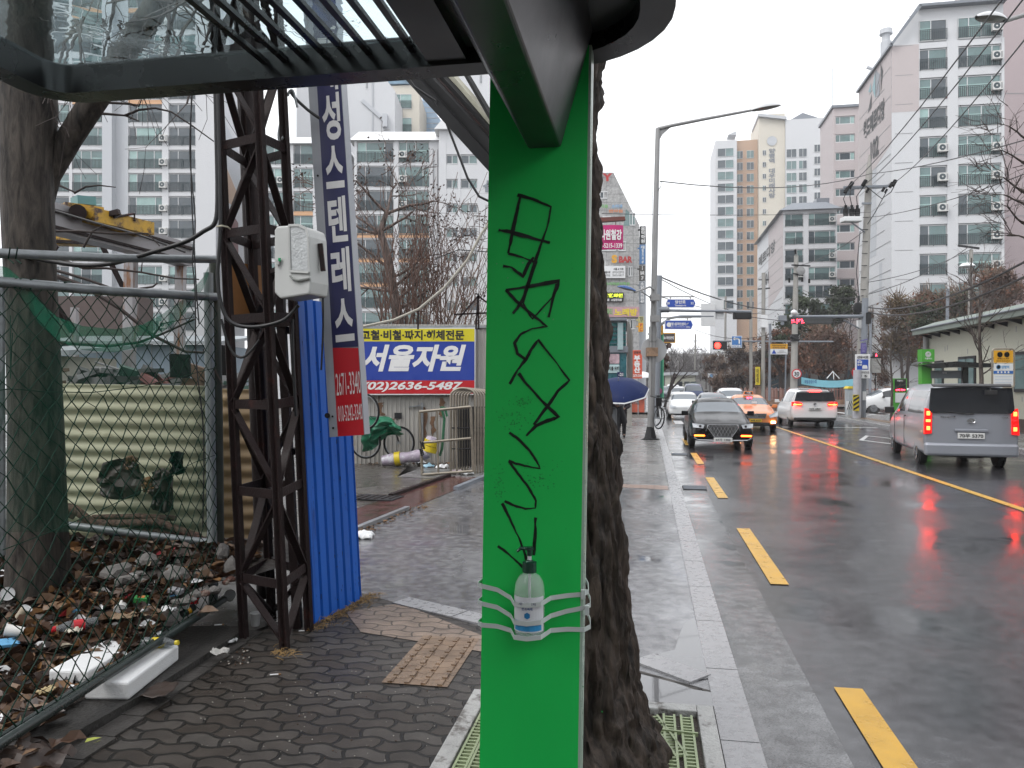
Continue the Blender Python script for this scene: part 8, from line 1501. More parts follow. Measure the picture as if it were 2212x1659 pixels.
cp = E('bollard_post', P(1850, 905, 41), 'thick pale post with black and yellow chevrons', 'post'); w = MB(); w.tube([P(1850, 905, 41), P(1852, 800, 41)], .2, 16); w.build('post_body', M('pale_mauve_post', (.42, .42, .46), .5, var=.08), cp, smooth=40); w = MB(); a = P(1843, 888, 40.7); b = P(1856, 853, 40.7); w.bx((a.x, 40.7, a.z), (b.x, 40.75, b.z)); cv = w.build('chevron_board', m_yellow, cp); w = MB(); hh = b.z-a.z; ww = b.x-a.x
for i in range(4): z = a.z+hh*(i*.27); q = [(a.x, z), (b.x, z+.2), (b.x, min(b.z, z+.32)), (a.x, min(b.z, z+.12))]; w.poly([Vector((x, 40.69, min(b.z, z_))) for x, z_ in q])
w.build('chevron_stripe', m_text_k, cv); w = MB(); w.tube([P(1858, 908, 41.2), P(1859, 800, 41.2)], .06, 8); w.build('thin_post', m_pole, cp)
bp_ = E('bicycle_sign', P(1864, 820, YM-.5), 'white bicycle priority road sign with a blue square', 'sign', 'signs on the junction mast'); Yq = YM-.5; a = P(1847.5, 818, Yq); b = P(1880, 766, Yq); w = MB(); w.bx((a.x, Yq, a.z), (b.x, Yq+.05, b.z)); w.build('sign_board', m_white, bp_, bevel=.02); w = MB(); a = P(1851, 799, Yq); b = P(1875.5, 777, Yq); w.bx((a.x, Yq-.012, a.z), (b.x, Yq, b.z)); bq = w.build('blue_square', m_blue_sign, bp_)
letterpx('선유서로', Yq-.01, 1851.5, 769, 1876, 775.5, m_text_k, bp_, bold=.03); letterpx('자전거우선도로', Yq-.01, 1850.5, 802, 1877, 807.5, m_text_k, bp_, bold=.02); letterpx('종  점', Yq-.01, 1855, 810, 1873, 815.5, m_text_k, bp_, bold=.03)
w = MB(); Yw = Yq-.02
for dy in (0, 3): w.ribbon([P(1852.5, 781.5+dy, Yw), P(1857, 779.5+dy, Yw), P(1862, 781.5+dy, Yw)], .04, (0, -1, 0))
for x in (1854.5, 1859.5): w.lathe([(.03, 0), (.055, -.002), (.055, 0)], 12, P(x, 788.5, Yw), axis='Y')
w.poly([P(1862.5, 797, Yw), P(1874, 797, Yw), P(1874, 793, Yw), P(1872, 789, Yw), P(1864, 789, Yw), P(1862.5, 793, Yw)]); w.build('sign_symbol', m_text_w, bq)
pu = E('place_sign', P(1866, 765, YM-.4), 'small purple pointed place sign high on the junction mast', 'sign', 'signs on the junction mast'); w = MB(); w.prism([P(1859.5, 765, YM-.4), P(1871, 763, YM-.4), P(1872.5, 753, YM-.4), P(1871, 740, YM-.4), P(1860, 742, YM-.4)], (0, .03, 0)); w.bar(P(1858, 737, YM-.4), P(1874, 733, YM-.4), .05, .05); w.build('sign_face', M('violet_sign', (.1, .08, .28), .4, var=.2, vs=12), pu); letterpx('당산역\n선유도\n250m', YM-.42, 1861.5, 744, 1869.5, 761, M('pale_violet', (.4, .38, .6), .5), pu, bold=.0)
bxs = E('control_cabinet', P(1890, 808, YM), 'grey control cabinet hung beside the bicycle sign', 'cabinet'); a = P(1881, 806, YM-.2); b = P(1901, 774, YM-.2); w = MB(); w.bx((a.x, YM-.3, a.z), (b.x, YM+.1, b.z)); w.build('cabinet_body', M('cabinet_grey', (.36, .36, .35), .5, var=.06), bxs, bevel=.01); w = MB(); w.bx((a.x-.02, YM-.33, b.z), (b.x+.02, YM+.12, b.z+.07)); w.build('cabinet_lid', m_dark, bxs); w = MB(); [w.bx((a.x+.1, YM-.31, a.z+.25+.12*i), (b.x-.08*i-.05, YM-.3, a.z+.28+.12*i)) for i in range(4)]; w.build('notice_line', m_line, bxs)
rb_ = E('round_prohibition_sign', P(1848, 818, YM+.3), 'red rimmed round sign half hidden behind the bicycle sign', 'sign'); w = MB(); w.lathe([(0, 0), (.32, 0), (.32, .03), (0, .03)], 24, P(1853, 806, YM-.1), axis='Y'); w.build('sign_rim', m_red_sign, rb_); w = MB(); w.lathe([(0, 0), (.22, 0)], 24, P(1853, 806, YM-.13), axis='Y'); w.build('sign_face', m_white, rb_)
rr_ = E('small_red_signal', P(1893, 770, 60), 'small red pedestrian lamp beyond the control cabinet', 'lamp'); w = MB(); a = P(1887, 772, 60); b = P(1895, 762, 60); w.bx((a.x, 60, a.z), (b.x, 60.2, b.z)); w.bx(P(1890, 862, 60.1), P(1892, 772, 60.1)); w.build('lamp_box', m_dark, rr_); w = MB(); w.poly([P(1891, 770, 59.97), P(1895, 770, 59.97), P(1893, 764, 59.97)]); w.build('red_figure', m_led_e, rr_)
wb = E('road_barrier', P(1835, 905, 46), 'black and white striped board below the yellow bin lid', 'barrier'); w = MB(); a = P(1829, 885, 46); b = P(1843, 867, 46); w.bx((a.x, 46, a.z), (b.x, 46.08, b.z)); w.bx((a.x+.02, 46.02, -.13), (a.x+.07, 46.06, a.z)); w.build('board', m_white, wb); w = MB()
for i in range(4): x = a.x+.02+i*.1; w.poly([Vector((x, 45.99, a.z)), Vector((x+.05, 45.99, a.z)), Vector((min(b.x, x+.2), 45.99, b.z)), Vector((min(b.x, x+.14), 45.99, b.z))])
w.build('board_stripe', m_text_k, wb)
bn_ = E('salt_bin', P(1835, 868, 47), 'pale bin with a yellow lid beside the chevron post', 'bin'); w = MB(); a = P(1832, 866, 47); b = P(1845, 840, 47); w.bx((a.x, 47, a.z-.9), (b.x, 47.5, b.z)); w.build('bin_body', M('pale_bin', (.35, .38, .4), .5), bn_, bevel=.03); w = MB(); w.prism([(a.x-.05, 46.95, b.z), (b.x+.05, 46.95, b.z), (b.x-.05, 46.95, b.z+.15), (a.x+.05, 46.95, b.z+.15)], (0, .6, 0)); w.build('bin_lid', m_yellow, bn_)
# blue banner
bb = E('blue_banner', P(1790, 835, 52), 'long light blue cloth banner sagging between the poles', 'banner'); w = MB(); w.grid(lambda a, b: P(1731+a*115, 815+7*math.sin(a*math.pi*.9)+b*15+a*1.5, 52)+Vector((0, .1*math.sin(a*9), 0)), 20, 3); w.build('cloth', M('light_blue_cloth', (.2, .48, .58), .6, var=.06), bb, smooth=60); letterpx('매립공공수회', 51.8, 1738, 821, 1764, 829, M('banner_ink', (.03, .1, .25), .5), bb, bold=.03); w = MB(); w.tube([P(1720, 814, 52), P(1731, 816, 52)], .02, 5); w.tube([P(1846, 820, 52), P(1858, 818, 52)], .02, 5); w.build('tie_rope', m_cable, bb)
w = MB(); w.tube([P(1786, 818, 53), P(1799, 803, 53), P(1813, 818, 53)], .035, 8); w.tube([P(1800, 803, 53), P(1801, 820, 53)], .03, 8); T('exercise_frame', w, m_white, 'white tubular frame poking up behind the blue banner', 'frame')
fb2 = E('white_banner', P(1610, 800, 90), 'white cloth banner with blue text at the far crossing', 'banner'); w = MB(); w.grid(lambda a, b: P(1529+a*58, 807+b*9+a*2, 90), 8, 2); w.build('cloth', m_white, fb2); letterpx('국민이 살리겠습니다', 89.8, 1550, 811, 1584, 816, m_bluetext, fb2, bold=.02); w = MB(); w.lathe([(.15, 0), (.22, -.01)], 14, P(1537, 812, 89.8), axis='Y'); w.build('emblem', m_bluetext, fb2)
# brick fence across the side street
m_brickw = pavers('brown_brickwork', (.2, .115, .075), (.26, .155, .1), (.12, .1, .085), bw=.24, bh=.075, wave=0, wl=1, gap=.008, rough=.65, bump=.3, rot=0)
mp = [n for n in m_brickw.node_tree.nodes if n.type == 'MAPPING'][0]; mp.vector_type = 'TEXTURE'; mp.inputs['Rotation'].default_value = (R(90), 0, 0)
bf = E('brick_fence', P(1840, 878, 68), 'brown brick fence with red iron railings across the side street', 'fence'); w = MB(); Yf = 68; a = P(1600, 878, Yf); b = P(2010, 864, Yf); w.bx((a.x, Yf, -.1), (b.x, Yf+.25, b.z)); w.build('base_wall', m_brickw, bf); m_ironr = M('red_brown_iron', (.22, .09, .07), .6, var=.15)
for i in range(5): x = 1636+i*93; w = MB(); a = P(x, 878, Yf); b = P(x+16, 837, Yf); w.bx((a.x, Yf-.12, -.1), (b.x, Yf+.37, b.z)); w.bx((a.x-.06, Yf-.18, b.z), (b.x+.06, Yf+.43, b.z+.08)); w.build('brick_pillar', m_brickw, bf)
for i in range(4):
    x0, x1 = 1653+i*93, 1728+i*93; w = MB()
    for k_ in range(13): x = x0+(x1-x0)*k_/12; p = P(x, 864, Yf+.12); q = P(x, 839, Yf+.12); w.bar(p, q, .06, .06)
    w.bar(P(x0, 842, Yf+.12), P(x1, 842, Yf+.12), .05, .06); w.bar(P(x0, 860, Yf+.12), P(x1, 860, Yf+.12), .05, .06); w.build('railing', m_ironr, bf)
pf = E('picket_fence', P(1620, 880, 72), 'row of pinkish round topped pickets at the far crossing', 'fence'); w = MB()
for i in range(16): x = 1560+i*9.5; a = P(x, 880, 72); w.prism([P(x, 880, 72), P(x+6, 880, 72), P(x+6, 842, 72), P(x+3, 837, 72), P(x, 842, 72)], (0, .1, 0))
w.build('picket', M('pinkish_picket', (.3, .18, .15), .6, var=.15), pf)
# cream building with its curved green eave
cbd = E('cream_building', RD(41, 13.6, 0), 'cream walled low building with a grey green eave behind the bus stop', 'building', None, -TH)
m_cream = M('aged_cream_wall', (.52, .52, .43), .7, var=.05, vs=.5, dirt=(.36, .36, .3), ds=.8, dth=.64, stretch=(1, 1, .3)); m_eave = M('grey_green_eave', (.2, .24, .21), .5, var=.12, vs=2)
w = MB(); w.prism([(0, -30, 0), (0, 0, 0), (0, 0, 4.3), (0, -30, 4.3)], (8, 0, 0)); w.build('wall', m_cream, cbd, local=True)
w = MB(); w.prism([(-.62, 0.3, 4.22), (-.62, .3, 4.5), (.4, .3, 4.85), (4.0, .3, 5.3), (8, .3, 4.9), (8, .3, 4.3), (0, .3, 4.3)], (0, -31, 0)); w.build('roof', m_eave, cbd, local=True); w = MB(); w.tube([(-.64, .3, 4.47), (-.64, -30.6, 4.47)], .045, 8); w.build('gutter_pipe', m_greypaint, cbd, local=True); w = MB()
for i in range(26): w.prism([(-.58, -i*1.15-.5, 4.2), (0, -i*1.15-.5, 4.2), (0, -i*1.15-.5, 4.0)], (0, -.04, 0))
w.build('eave_bracket', m_dark, cbd, local=True); w = MB(); w.tube([(-.14, -.15, 0), (-.14, -.15, 4.2)], .12, 10); w.build('drain_pipe', m_pole, cbd, local=True); rcw = random.Random(3)
def cu(px): p_ = (px-CX)/F; return (13.6*CT+ST*41+13.6*0-p_*(41*CT-13.6*ST))/1.0/(ST-p_*CT)
for p0, p1, z0_, z1_ in [(2021, 2039, 1.6, 2.9), (2072, 2109, 1.45, 3.0), (2193, 2260, 1.5, 3.0)]:
    a, b = -cu(p0), -cu(p1)
    y0, y1 = a, b; w = MB(); w.bx((-.06, min(y0, y1), z0_), (.0, max(y0, y1), z1_)); fo = w.build('window', m_dark, cbd, local=True); w = MB(); k_ = abs(y1-y0); s_ = min(y0, y1)
    w.bx((-.075, s_+.12, z0_+.12), (-.06, s_+k_*.48, z1_-.12)); w.bx((-.075, s_+k_*.54, z0_+.12), (-.06, s_+k_-.12, z1_-.12)); w.build('pane', m_glass_b, fo, local=True)
w = MB(); w.bx((-.03, -30, 0), (-.002, -.0, .5)); w.build('plinth', M('brown_plinth', (.08, .06, .05), .7), cbd, local=True); rw_ = random.Random(2); w = MB()
for i in range(40): w.bx((-.006, -rw_.uniform(0, 30), z := rw_.uniform(1, 4)), (-.003, 0, z)) if 0 else w.box((-.004, -rw_.uniform(0, 30), rw_.uniform(.8, 4)), (.006, .06, rw_.uniform(.05, .3)))
w.build('wall_stain', m_line, cbd, local=True)
# village bus shelter
Yv = 29
vb = E('bus_stop_shelter', P(2004, 900, Yv), 'small village bus shelter with a bright green pylon and dark roof', 'bus shelter'); a = P(1991, 905, Yv); b = P(2018, 755, Yv); w = MB(); w.bx((a.x, Yv, 0), (P(1996, 0, Yv).x+.25, Yv+.25, P(0, 786, Yv).z)); w.bx((a.x, Yv-.02, P(0, 782, Yv).z), (b.x, Yv+.3, b.z)); w.bx((P(1998, 0, Yv).x, Yv+.12, 0), (b.x-.02, Yv+.2, P(0, 783, Yv).z)); w.build('green_pylon', m_lightgreen, vb)
c_ = P(2005, 766, Yv-.03); w = MB(); w.lathe([(.085, 0), (.1, -.01), (.11, 0)], 20, c_, axis='Y'); w.bx((c_.x-.05, Yv-.045, c_.z-.05), (c_.x+.05, Yv-.03, c_.z+.055)); w.build('bus_symbol', m_text_w, vb); letterpx('마을버스', Yv-.03, 1998, 773, 2013, 777, m_text_w, vb, bold=.03); w = MB(); w.bx((c_.x-.035, Yv-.05, c_.z-.0), (c_.x+.035, Yv-.046, c_.z+.035)); w.build('bus_window', m_lightgreen, vb)
w = MB(); w.prism([P(1993, 788, Yv-.4), P(2066, 781, Yv-.4), P(2148, 786, Yv-.4), P(2148, 794, Yv-.4), P(2080, 793, Yv-.4), P(2020, 796, Yv-.4)], (.2, 1.2, 0)); w.build('roof', m_shel, vb); w = MB(); w.bx(P(2006, 818, Yv+.1), P(2080, 801, Yv+.13)); w.build('cross_panel', m_greypaint, vb); w = MB(); w.bx(P(2080, 905, Yv), P(2088, 793, Yv+.12)); w.build('post', m_shel, vb)
letterpx('기다림', Yv+.08, 2035, 804, 2045, 808, m_text_w, vb, bold=.02)
sb = E('bus_stop_sign', P(2167, 835, 23.4), 'yellow and white bus stop sign in a rounded tube frame', 'sign'); Yb = 23.4; w = MB(); x0, x1, y0, y1 = 2143, 2191, 754, 838; rpt = []
for (cx_, cy_, a0_) in [(x1-7, y0+7, 0), (x0+7, y0+7, 90), (x0+7, y1-7, 180), (x1-7, y1-7, 270)]: rpt += [P(cx_+7*math.cos(R(a0_+t)), cy_-7*math.sin(R(a0_+t)), Yb) for t in (0, 22, 45, 67, 90)]
w.tube(rpt+[rpt[0]], .022, 8); w.bar(P(2167, 838, Yb), Vector((P(2167, 838, Yb).x, Yb, 0)), .07, .07); w.build('tube_frame', m_alu, sb, smooth=50)
for nm, mt, ya, yb_2 in [('yellow_panel', m_orange_sign, 757.5, 784), ('white_panel', m_white, 786.5, 801), ('blue_panel', M('stop_sign_blue', (.02, .13, .45), .4), 801.5, 808), ('timetable_panel', m_white, 810, 833)]: w = MB(); a = P(2146.5, yb_2, Yb); b = P(2188, ya, Yb); w.bx((a.x, Yb-.012, a.z), (b.x, Yb+.012, b.z)); w.build(nm, mt, sb)
for x in (2160, 2175): w = MB(); w.lathe([(.07, 0), (.078, -.006), (.085, 0)], 18, P(x, 766.5, Yb-.014), axis='Y'); w.tube([P(x-.5, 763, Yb-.02), P(x, 766, Yb-.02), P(x+1, 769, Yb-.02)], .015, 6); w.build('round_symbol', m_text_k, sb)
letterpx('장애인+노약자', Yb-.014, 2154, 773.5, 2180, 777, m_text_k, sb, bold=.02); letterpx('배려석 우선 승하차', Yb-.014, 2152, 779, 2182, 781.5, m_text_k, sb, bold=.02); letterpx('양평역', Yb-.014, 2163, 790, 2180, 797, m_bluetext, sb, bold=.04); w = MB(); w.lathe([(.055, 0), (.065, -.005), (.075, 0)], 18, P(2157, 793.5, Yb-.014), axis='Y'); w.build('stop_emblem', m_bluetext, sb); w = MB()
for i in range(4): w.lathe([(0, -.006), (.025, -.006), (.03, 0)], 10, P(2156+i*7.5, 804.5, Yb-.013), axis='Y')
w.build('route_dot', m_text_w, sb); w = MB()
for y in (814, 820.5, 827): a = P(2149, y+.5, Yb); b = P(2185, y, Yb); w.bx((a.x, Yb-.016, a.z), (b.x, Yb-.013, b.z))
w.build('timetable_line', m_bluetext, sb)
ks = E('bus_info_kiosk', P(1945, 880, 44), 'black bus information board with a green rim', 'information board'); a = P(1930, 872, 44); b = P(1959, 818, 44); w = MB(); w.bx((a.x, 44, -.0), (b.x, 44.15, b.z)); w.build('board_rim', m_lightgreen, ks); w = MB(); w.bx((a.x+.07, 43.97, P(0, 846, 44).z), (b.x-.07, 44, b.z-.04)); w.build('black_panel', m_dark, ks); w = MB(); w.bx((a.x+.1, 43.97, P(0, 870, 44).z), (b.x-.07, 44, P(0, 849, 44).z)); w.build('white_panel', m_white, ks); letterpx('마을버스', 43.95, 1938, 821, 1951, 825, m_text_w, ks, bold=.02); letterpx('운행 정보', 43.95, 1935, 841, 1955, 844.5, m_led_e, ks, bold=.02)
# big lamp head at the frame edge
sl2 = E('street_lamp', P(2330, 905, 17.0), 'white street lamp head reaching in beside the roof of the rose tower', 'street lamp', 'street lamps'); pole(sl2, [Vector((P(2420, 0, 17).x, 17, 0)), Vector((P(2420, 0, 17).x, 17, 10.6))], [.12, .08], m_pole); w = MB(); w.tube([Vector((P(2420, 0, 17).x, 17, 10.6)), P(2170, 46, 16.6)], [.06, .045], 8); w.build('lamp_arm', m_pole, sl2); lamphead(sl2, P(2172, 47, 16.6), P(2090, 34, 16.2)-P(2172, 47, 16.6), .88, m_lampw, m_lensg)
fl2 = E('street_lamp', P(2085, 700, 50), 'round white street lamp over the brown shrubs', 'street lamp', 'street lamps'); w = MB(); w.tube([P(2094, 700, 50), P(2098, 540, 50)], .12, 8); w.build('pole', m_cpole, fl2); w = MB(); w.lathe([(0, .25), (.3, .2), (.5, 0), (.35, -.08), (0, -.1)], 16, P(2089, 576, 49.6)); w.build('lamp_head', m_white, fl2, smooth=50); w = MB(); w.bar(P(2070, 531, 50), P(2115, 537, 50), .12, .12); w.build('cross_arm', m_dark, fl2)
# overhead wires
for p, q, r, s, lb in [((1834, 402, 42), (2190, -35, 14), .018, .3, 'first of three wires climbing from the cross arm to the upper corner'), ((1870, 398, 42), (2240, -40, 14), .018, .3, 'second of three wires climbing from the cross arm'), ((1934, 394, 42), (2290, -10, 14), .018, .3, 'third of three wires climbing from the cross arm'), ((1426, 392, 24.9), (1880, 376, 42), .02, .45, 'wire from the street lamp to the near utility pole'), ((1880, 376, 42), (2330, 268, 20), .02, .2, 'wire leaving the near utility pole past the rose tower'),
                      ((1300, 462, 30), (1880, 459, 42), .012, .1, 'thin level wire crossing the open sky'), ((1425, 598, 29), (1720, 668, 56), .03, .5, 'thick wire from the steel mast to the speed sign pole'), ((1425, 602, 29), (1650, 676, 60), .018, .5, 'thin wire under the thick wire at the steel mast'), ((1872, 664, 42), (2330, 500, 18), .035, .7, 'upper of two thick cables rising past the brown shrubs'), ((1872, 674, 42), (2330, 540, 18), .035, .7, 'lower of two thick cables rising past the brown shrubs'),
                      ((1866, 500, 42), (1725, 574, 56), .018, .3, 'wire between the two concrete utility poles'), ((1860, 640, 42), (2095, 532, 50), .022, .4, 'wire from the near utility pole to the round lamp'), ((1876, 610, 42), (2105, 535, 50), .02, .3, 'second wire from the near utility pole to the round lamp'), ((1500, 712, 60), (1720, 700, 56), .02, .9, 'sagging wire above the red signal arm'), ((1440, 768, 90), (1640, 742, 70), .02, .5, 'sagging wire over the far trees'), ((1716, 690, 56), (1850, 660, 42), .022, .6, 'cable bundle behind the message board')]: wire([P(*p), P(*q)], r, lb, sag=s)
for i, (p, q, s) in enumerate([((1876, 470, 42), (2330, 330, 20), .3), ((1720, 620, 56), (1872, 640, 42), .4), ((1420, 640, 29), (1866, 690, 42), .5)]): wire([P(*p), P(*q)], .016, ['thin wire from the insulator rack towards the frame edge', 'low wire between the speed sign pole and the near utility pole', 'long slack wire from the steel mast to the traffic mast'][i], sag=s)
wire([P(1428, 393, 24.8), P(1428, 402, 24.7), P(1422, 412, 24.8)], .012, '', sl1, 'pole_cable')
# bicycle at the lamp post
bi = E('bicycle', P(1424, 930, 24.3), 'dark bicycle with a white front fork leaning at the lamp post', 'bicycle'); wheel(bi, P(1424, 904, 24.2), .33, (1, .3, -.12)); wheel(bi, P(1419, 898, 25.25), .33, (1, .3, -.12)); w = MB(); A_, B_ = P(1424, 904, 24.2), P(1419, 898, 25.25); hd = A_+Vector((-.06, .12, .5)); st_ = B_+Vector((-.02, -.3, .52)); bbk = (A_+B_)/2+Vector((0, .05, -.05))
for a, b in [(A_, hd), (hd, st_), (hd, bbk), (st_, bbk), (B_, bbk), (B_, st_)]: w.tube([a, b], .018, 8)
w.tube([hd, hd+Vector((0, -.02, .14)), hd+Vector((-.22, -.1, .2))], .014, 8); w.tube([hd+Vector((0, -.02, .14)), hd+Vector((.24, -.12, .14)), hd+Vector((.3, -.2, .06))], .014, 8); w.box(st_+Vector((0, 0, .12)), (.12, .24, .05)); w.tube([st_, st_+Vector((0, 0, .1))], .014, 8); w.build('bicycle_frame', m_dark, bi); w = MB(); w.tube([A_+Vector((.05, -.02, 0)), hd+Vector((.03, -.02, .1))], .016, 8); w.build('front_fork', m_white, bi)
w = MB(); w.box(bbk+Vector((.15, 0, 0)), (.1, .08, .02)); w.box(hd+Vector((.05, -.1, .0)), (.16, .14, .25)); w.build('pedal', m_black, bi)
# ================================================================ greenery across the street and far woods
def crown_tree(px, Y, yb, yt_, wpx, seed, mats, nclump, nleaf, ls, lb, name='tree', grp=None, trunk=True, dens=None, twigs=0, shape=1.0):
    r_ = random.Random(seed); k = Y/F; root = E(name, Vector(((px-CX)*k, Y, -.1)), lb, 'tree' if 'tree' in name else 'shrub', grp); zb, zt = H+(CY-yb)*k, H+(CY-yt_)*k; hw = wpx*k/2; tips = []
    w = MB()
    if trunk:
        for s in range(r_.choice((1, 2, 3))): branch(w, Vector(((px-CX)*k+r_.uniform(-.3, .3), Y, -.1)), Vector((r_.uniform(-.25, .25), r_.uniform(-.2, .2), 1)), max(1.5, (zt)*.55), .16+.01*hw, 2, r_, tips, 6, .12, .05, .6, (2, 4), 4)
        w.build('trunk', m_twig, root)
    w = MB(); cl = []
    for i in range(nclump):
        a = r_.uniform(0, 6.28); t = r_.random(); rr2 = hw*(1-shape*.65*abs(t-.35))*math.sqrt(r_.random()); cl.append((Vector(((px-CX)*k+math.cos(a)*rr2, Y+math.sin(a)*rr2*.8, zb+(zt-zb)*t)), r_.uniform(.18, .4)*hw, 0 if len(mats) == 1 or r_.random() < .6 else 1))
    for i in range(int(nleaf*1.7)):
        c, rd, m = r_.choice(cl); p = c+Vector((r_.gauss(0, .5), r_.gauss(0, .5), r_.gauss(0, .38)))*rd; leaf(w, p, ls*r_.uniform(.6, 1.6), r_, m)
    for i in range(int(twigs*2.2)):
        c, rd, m = r_.choice(cl); p = c; d = Vector((r_.gauss(0, .6), r_.gauss(0, .5), r_.uniform(.2, 1.2))).normalized(); w.tube([p, p+d*rd*r_.uniform(.8, 2.2)], [.04, .018], 3, len(mats))
    w.build('crown', list(mats)+[m_twig_tan], root); return root
tg = 'trees behind the brick fence'
crown_tree(1585, 88, 850, 745, 90, 1, (m_twig_red, m_twig), 26, 2600, .13, 'brown bare crowned tree under the red signal arm', grp=tg, twigs=420); crown_tree(1545, 100, 860, 770, 60, 2, (m_twig_red,), 18, 1100, .13, 'small brown tree below the red lamp', grp=tg, twigs=250); crown_tree(1640, 84, 850, 735, 80, 3, (m_leafrust, m_twig), 24, 2200, .13, 'rust brown tree below the blue turn sign', grp=tg, twigs=200)
crown_tree(1745, 80, 740, 640, 120, 4, (m_pine,), 26, 4200, .14, 'dark green pine behind the message board', grp=tg); crown_tree(1690, 78, 800, 715, 70, 5, (m_pine, m_leafrust), 20, 2400, .14, 'dark green pine behind the school zone sign', grp=tg); crown_tree(1815, 82, 700, 628, 80, 6, (m_pine,), 20, 3000, .14, 'pine crown close to the near utility pole', grp=tg)
crown_tree(1775, 73, 800, 715, 130, 7, (m_leafrust, m_twig_red), 30, 4200, .12, 'rust brown tree over the blue banner', grp=tg, twigs=220); crown_tree(1925, 76, 830, 690, 110, 8, (m_leafrust, m_twig_red), 28, 4200, .12, 'rust brown tree behind the control cabinet', grp=tg, twigs=260); crown_tree(1960, 72, 770, 650, 110, 9, (M('ochre_foliage', (.13, .085, .035), .8, var=.4, vs=.8), m_twig_tan), 26, 3600, .12, 'ochre tan bushy tree before the rose tower', grp=tg, twigs=420); crown_tree(2050, 66, 730, 640, 150, 10, (m_pine, m_leafrust), 30, 4600, .12, 'dark green brown trees over the cream building roof', grp=tg, twigs=260)
crown_tree(2160, 62, 700, 590, 120, 12, (m_leafrust, m_twig_red), 24, 3000, .11, 'red brown bushy tree at the rear of the cream building', grp=tg, twigs=350); crown_tree(1905, 80, 730, 665, 60, 13, (m_twig_tan,), 16, 700, .11, 'pale twiggy tree beside the near utility pole', grp=tg, twigs=450)
dk = M('dim_house_wall', (.1, .09, .085), .8, var=.3, vs=.4); hs_ = E('hidden_house', P(1800, 880, 92), 'dim brown house hidden behind the rust brown trees', 'building'); w = MB(); a = P(1640, 880, 92); b = P(1985, 758, 92); w.bx((a.x, 92, -.1), (b.x, 100, b.z)); w.build('wall', dk, hs_); w = MB()
for i in range(6): a = P(1665+i*55, 840, 91.97); b = P(1690+i*55, 800, 91.97); w.bx((a.x, 91.95, a.z), (b.x, 92, b.z))
w.build('window', m_glass_a, hs_); w = MB(); [w.bar(P(1662+i*55, 842, 91.9), P(1693+i*55, 842, 91.9), .2, .2) for i in range(6)]; w.build('window_sill', m_white, hs_)
# bare street trees on the right
rnd = random.Random(41)
def bare(px, Y, base_y, h, lb, r=.1, seed=1, spread=.6, pxl=None, mat=None, lv=3):
    r_ = random.Random(seed); b = P(px, base_y, Y); b.z = 0; root = E('bare_street_tree', b, lb, 'tree', 'bare street trees'); w = MB(); tips = []; k = [b, b+Vector((.05, 0, h*.35)), b+Vector((-.02, 0, h*.6)), b+Vector((0, 0, h))]; w.tube(k, [r, r*.8, r*.6, r*.25], 9)
    for i in range(16): t = r_.uniform(.3, .98); p = b+Vector((0, 0, h*t)); a = r_.uniform(0, 6.28); branch(w, p, Vector((math.cos(a), math.sin(a), r_.uniform(.3, 1.1))), h*.26*(1.25-t), r*.3, lv-2, r_, tips, 5, .2, .08, spread, (2, 3), 4)
    w.build('trunk', mat or m_bark2, root); w = MB()
    for p, d in tips: branch(w, p, d, h*.1, .012, 1, r_, [], 3, .22, .08, .5, (3, 4), 3, minr=.005)
    w.build('crown', m_twig, root); return root
bare(1925, 38, 900, 4.6, 'bare sapling beside the information kiosk', .07, 5, mat=m_bark2, lv=3); bare(2117-0, 27.5, 900, 5.6, 'slim bare tree above the bus stop sign', .09, 8); bare(2098, 47, 800, 9.5, 'tall bare tree before the rose tower windows', .14, 12)
root = E('bare_street_tree', Vector((P(2350, 0, 15).x, 15, 0)), 'dark bare branches reaching in at the frame edge below the big lamp', 'tree', 'bare street trees'); w = MB(); tips = []; b = root.location.copy(); w.tube([b, b+Vector((-.1, 0, 3)), b+Vector((0, 0, 6.5)), b+Vector((.1, 0, 8.5))], [.2, .17, .13, .06], 12)
for (x, y) in [(2205, 440), (2195, 480), (2212, 300), (2195, 410), (2212, 520), (2205, 350)]: q = P(x+rnd.uniform(0, 15), y, 15+rnd.uniform(-.5, .5)); p0_ = b+Vector((0, 0, q.z-.9)); w.tube([p0_, p0_.lerp(q, .5)+Vector((0, 0, .15)), q], [.07, .05, .03], 7); branch(w, q, q-p0_, .42, .022, 2, rnd, tips, 5, .3, .05, .8, (3, 4), 4)
w.build('trunk', m_bark, root); w = MB(); [branch(w, p, d, .35, .01, 1, rnd, [], 3, .3, .05, .7, (3, 4), 3, minr=.004) for p, d in tips]; w.build('crown', m_twig, root)
# far end of the road
m_far = M('far_bare_wood', (.1, .09, .09), .9, var=.3, vs=.2); w = MB(); rf = random.Random(9)
for i in range(300):
    px = rf.uniform(1385, 1640); Y = rf.uniform(150, 230); k = Y/F; p = Vector(((px-CX)*k, Y, 0)); h = rf.uniform(7, 11.5)*(1 if px < 1540 else .9)*Y/190
    w.tube([p, p+Vector((0, 0, h*.6))], [.2, .08], 4)
    for q in range(26): a = rf.uniform(0, 6.28); t = rf.uniform(.25, .9); d = Vector((math.cos(a)*.8, math.sin(a)*.8, rf.uniform(.4, 1.3))); s_ = p+Vector((0, 0, h*t)); w.tube([s_, s_+d*rf.uniform(.8, 2)], [.06, .02], 3)
o = struct('far_trees', w, m_far); o['kind'] = 'stuff'; o['label'] = 'hazy bare trees closing the far end of the road'
w = MB(); a = P(1418, 835, 150); w.grid(lambda a, b: Vector((20+a*60, 150+b*40, -.2+b*9.5+.6*noise.noise(Vector((a*8, b*4, 0))))), 30, 10); struct('embankment', w, M('far_embankment', (.13, .125, .12), .9, var=.2, vs=.3))
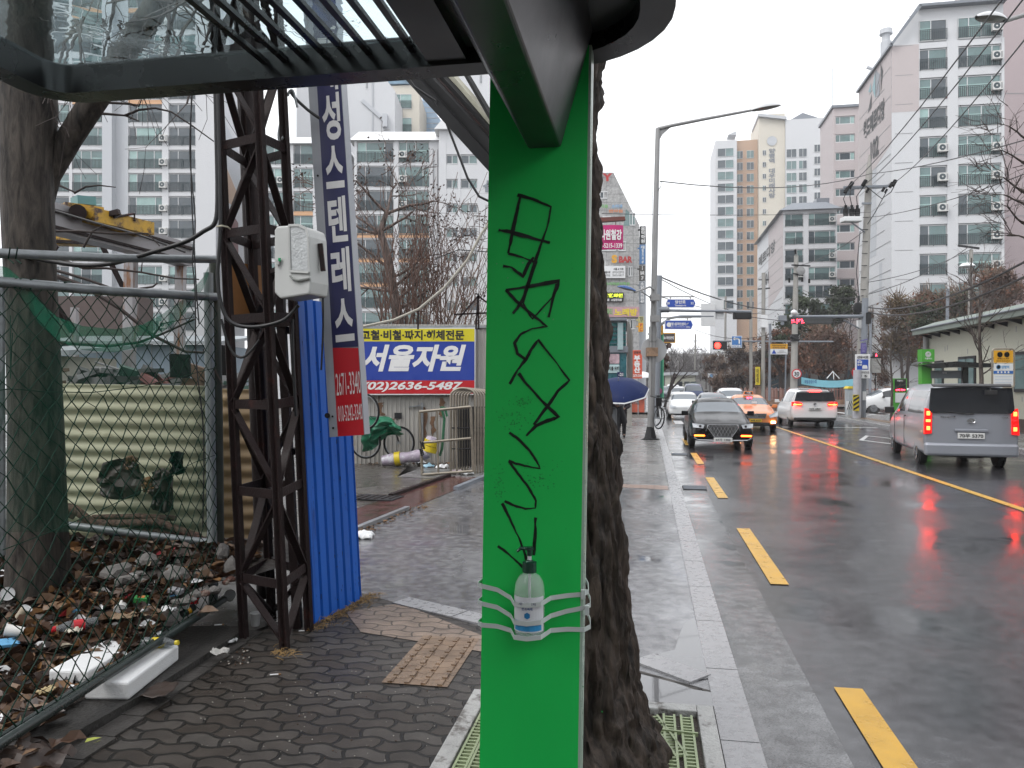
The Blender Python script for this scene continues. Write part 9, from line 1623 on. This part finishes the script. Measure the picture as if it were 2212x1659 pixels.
fh_ = E('far_house', P(1480, 835, 128), 'small cream house at the far end of the road', 'building'); a = P(1452, 836, 128); b = P(1502, 811, 128); w = MB(); w.bx((a.x, 128, -.2), (b.x, 134, b.z)); w.build('wall', m_cream, fh_); w = MB(); w.bx((a.x-.4, 127.6, b.z), (b.x+.4, 134.4, b.z+.5)); w.build('roof', m_wall_grey, fh_); w = MB(); [w.bx((a.x+i, 127.95, 1.2), (a.x+i+.9, 128, 2.2)) for i in (.8, 2.0, 3.1)]; w.build('window', m_glass_a, fh_)
crown_tree(1437, 62, 800, 738, 30, 31, (m_twig_red,), 14, 900, .1, 'bare reddish tree beside the subway pylon', grp=None, twigs=320, name='bare_tree')
hz_ = MB(); hz_.bx((-335, -65, -1.5), (335, 335, 80)); mh = bpy.data.materials.new("thin_mist"); mh.use_nodes = True; nt = mh.node_tree; nt.nodes.clear(); oh = nd(nt, "ShaderNodeOutputMaterial"); vh = nd(nt, "ShaderNodeVolumePrincipled"); vh.inputs["Color"].default_value = (.92, .93, .95, 1); vh.inputs["Density"].default_value = .0006; nt.links.new(vh.outputs[0], oh.inputs["Volume"])
o = obj("haze", hz_.mesh("haze", mh)); o["kind"] = "stuff"; o["label"] = "thin rain mist that pales the far buildings"

# ================================================================ plain blocks added out of view to darken reflections in wet surfaces and glass
m_backw = M('brown_grey_render', (.2, .18, .16), .8, var=.15, vs=.3)
for (x, y, w_, d, h, rz, lb) in [(11.5, -38, 12, 30, 10, -TH, 'added unseen brown grey block behind the viewer on the far pavement'), (-26, -34, 22, 26, 9.7, -TH, 'added unseen brown grey block behind the viewer on the near side'), (-14, -57, 26, 6, 10, 0, 'added unseen brown grey block straight behind the viewer')]:
    root = E('reflection_block', (x, y, 0), lb, 'building', None, rz); mb = MB(); mb.bx((0, 0, -.1), (w_, d, h)); mb.build('wall', m_backw, root, local=True); rb2 = random.Random(5)
    for f in range(int(h/3.2)):
        for i in range(int(w_/3.4)): put_window(root, 'small', 1+i*3.4+1.5, d+.05, 1.3+f*3.2, 1.5, 1.4, rb2, math.pi)
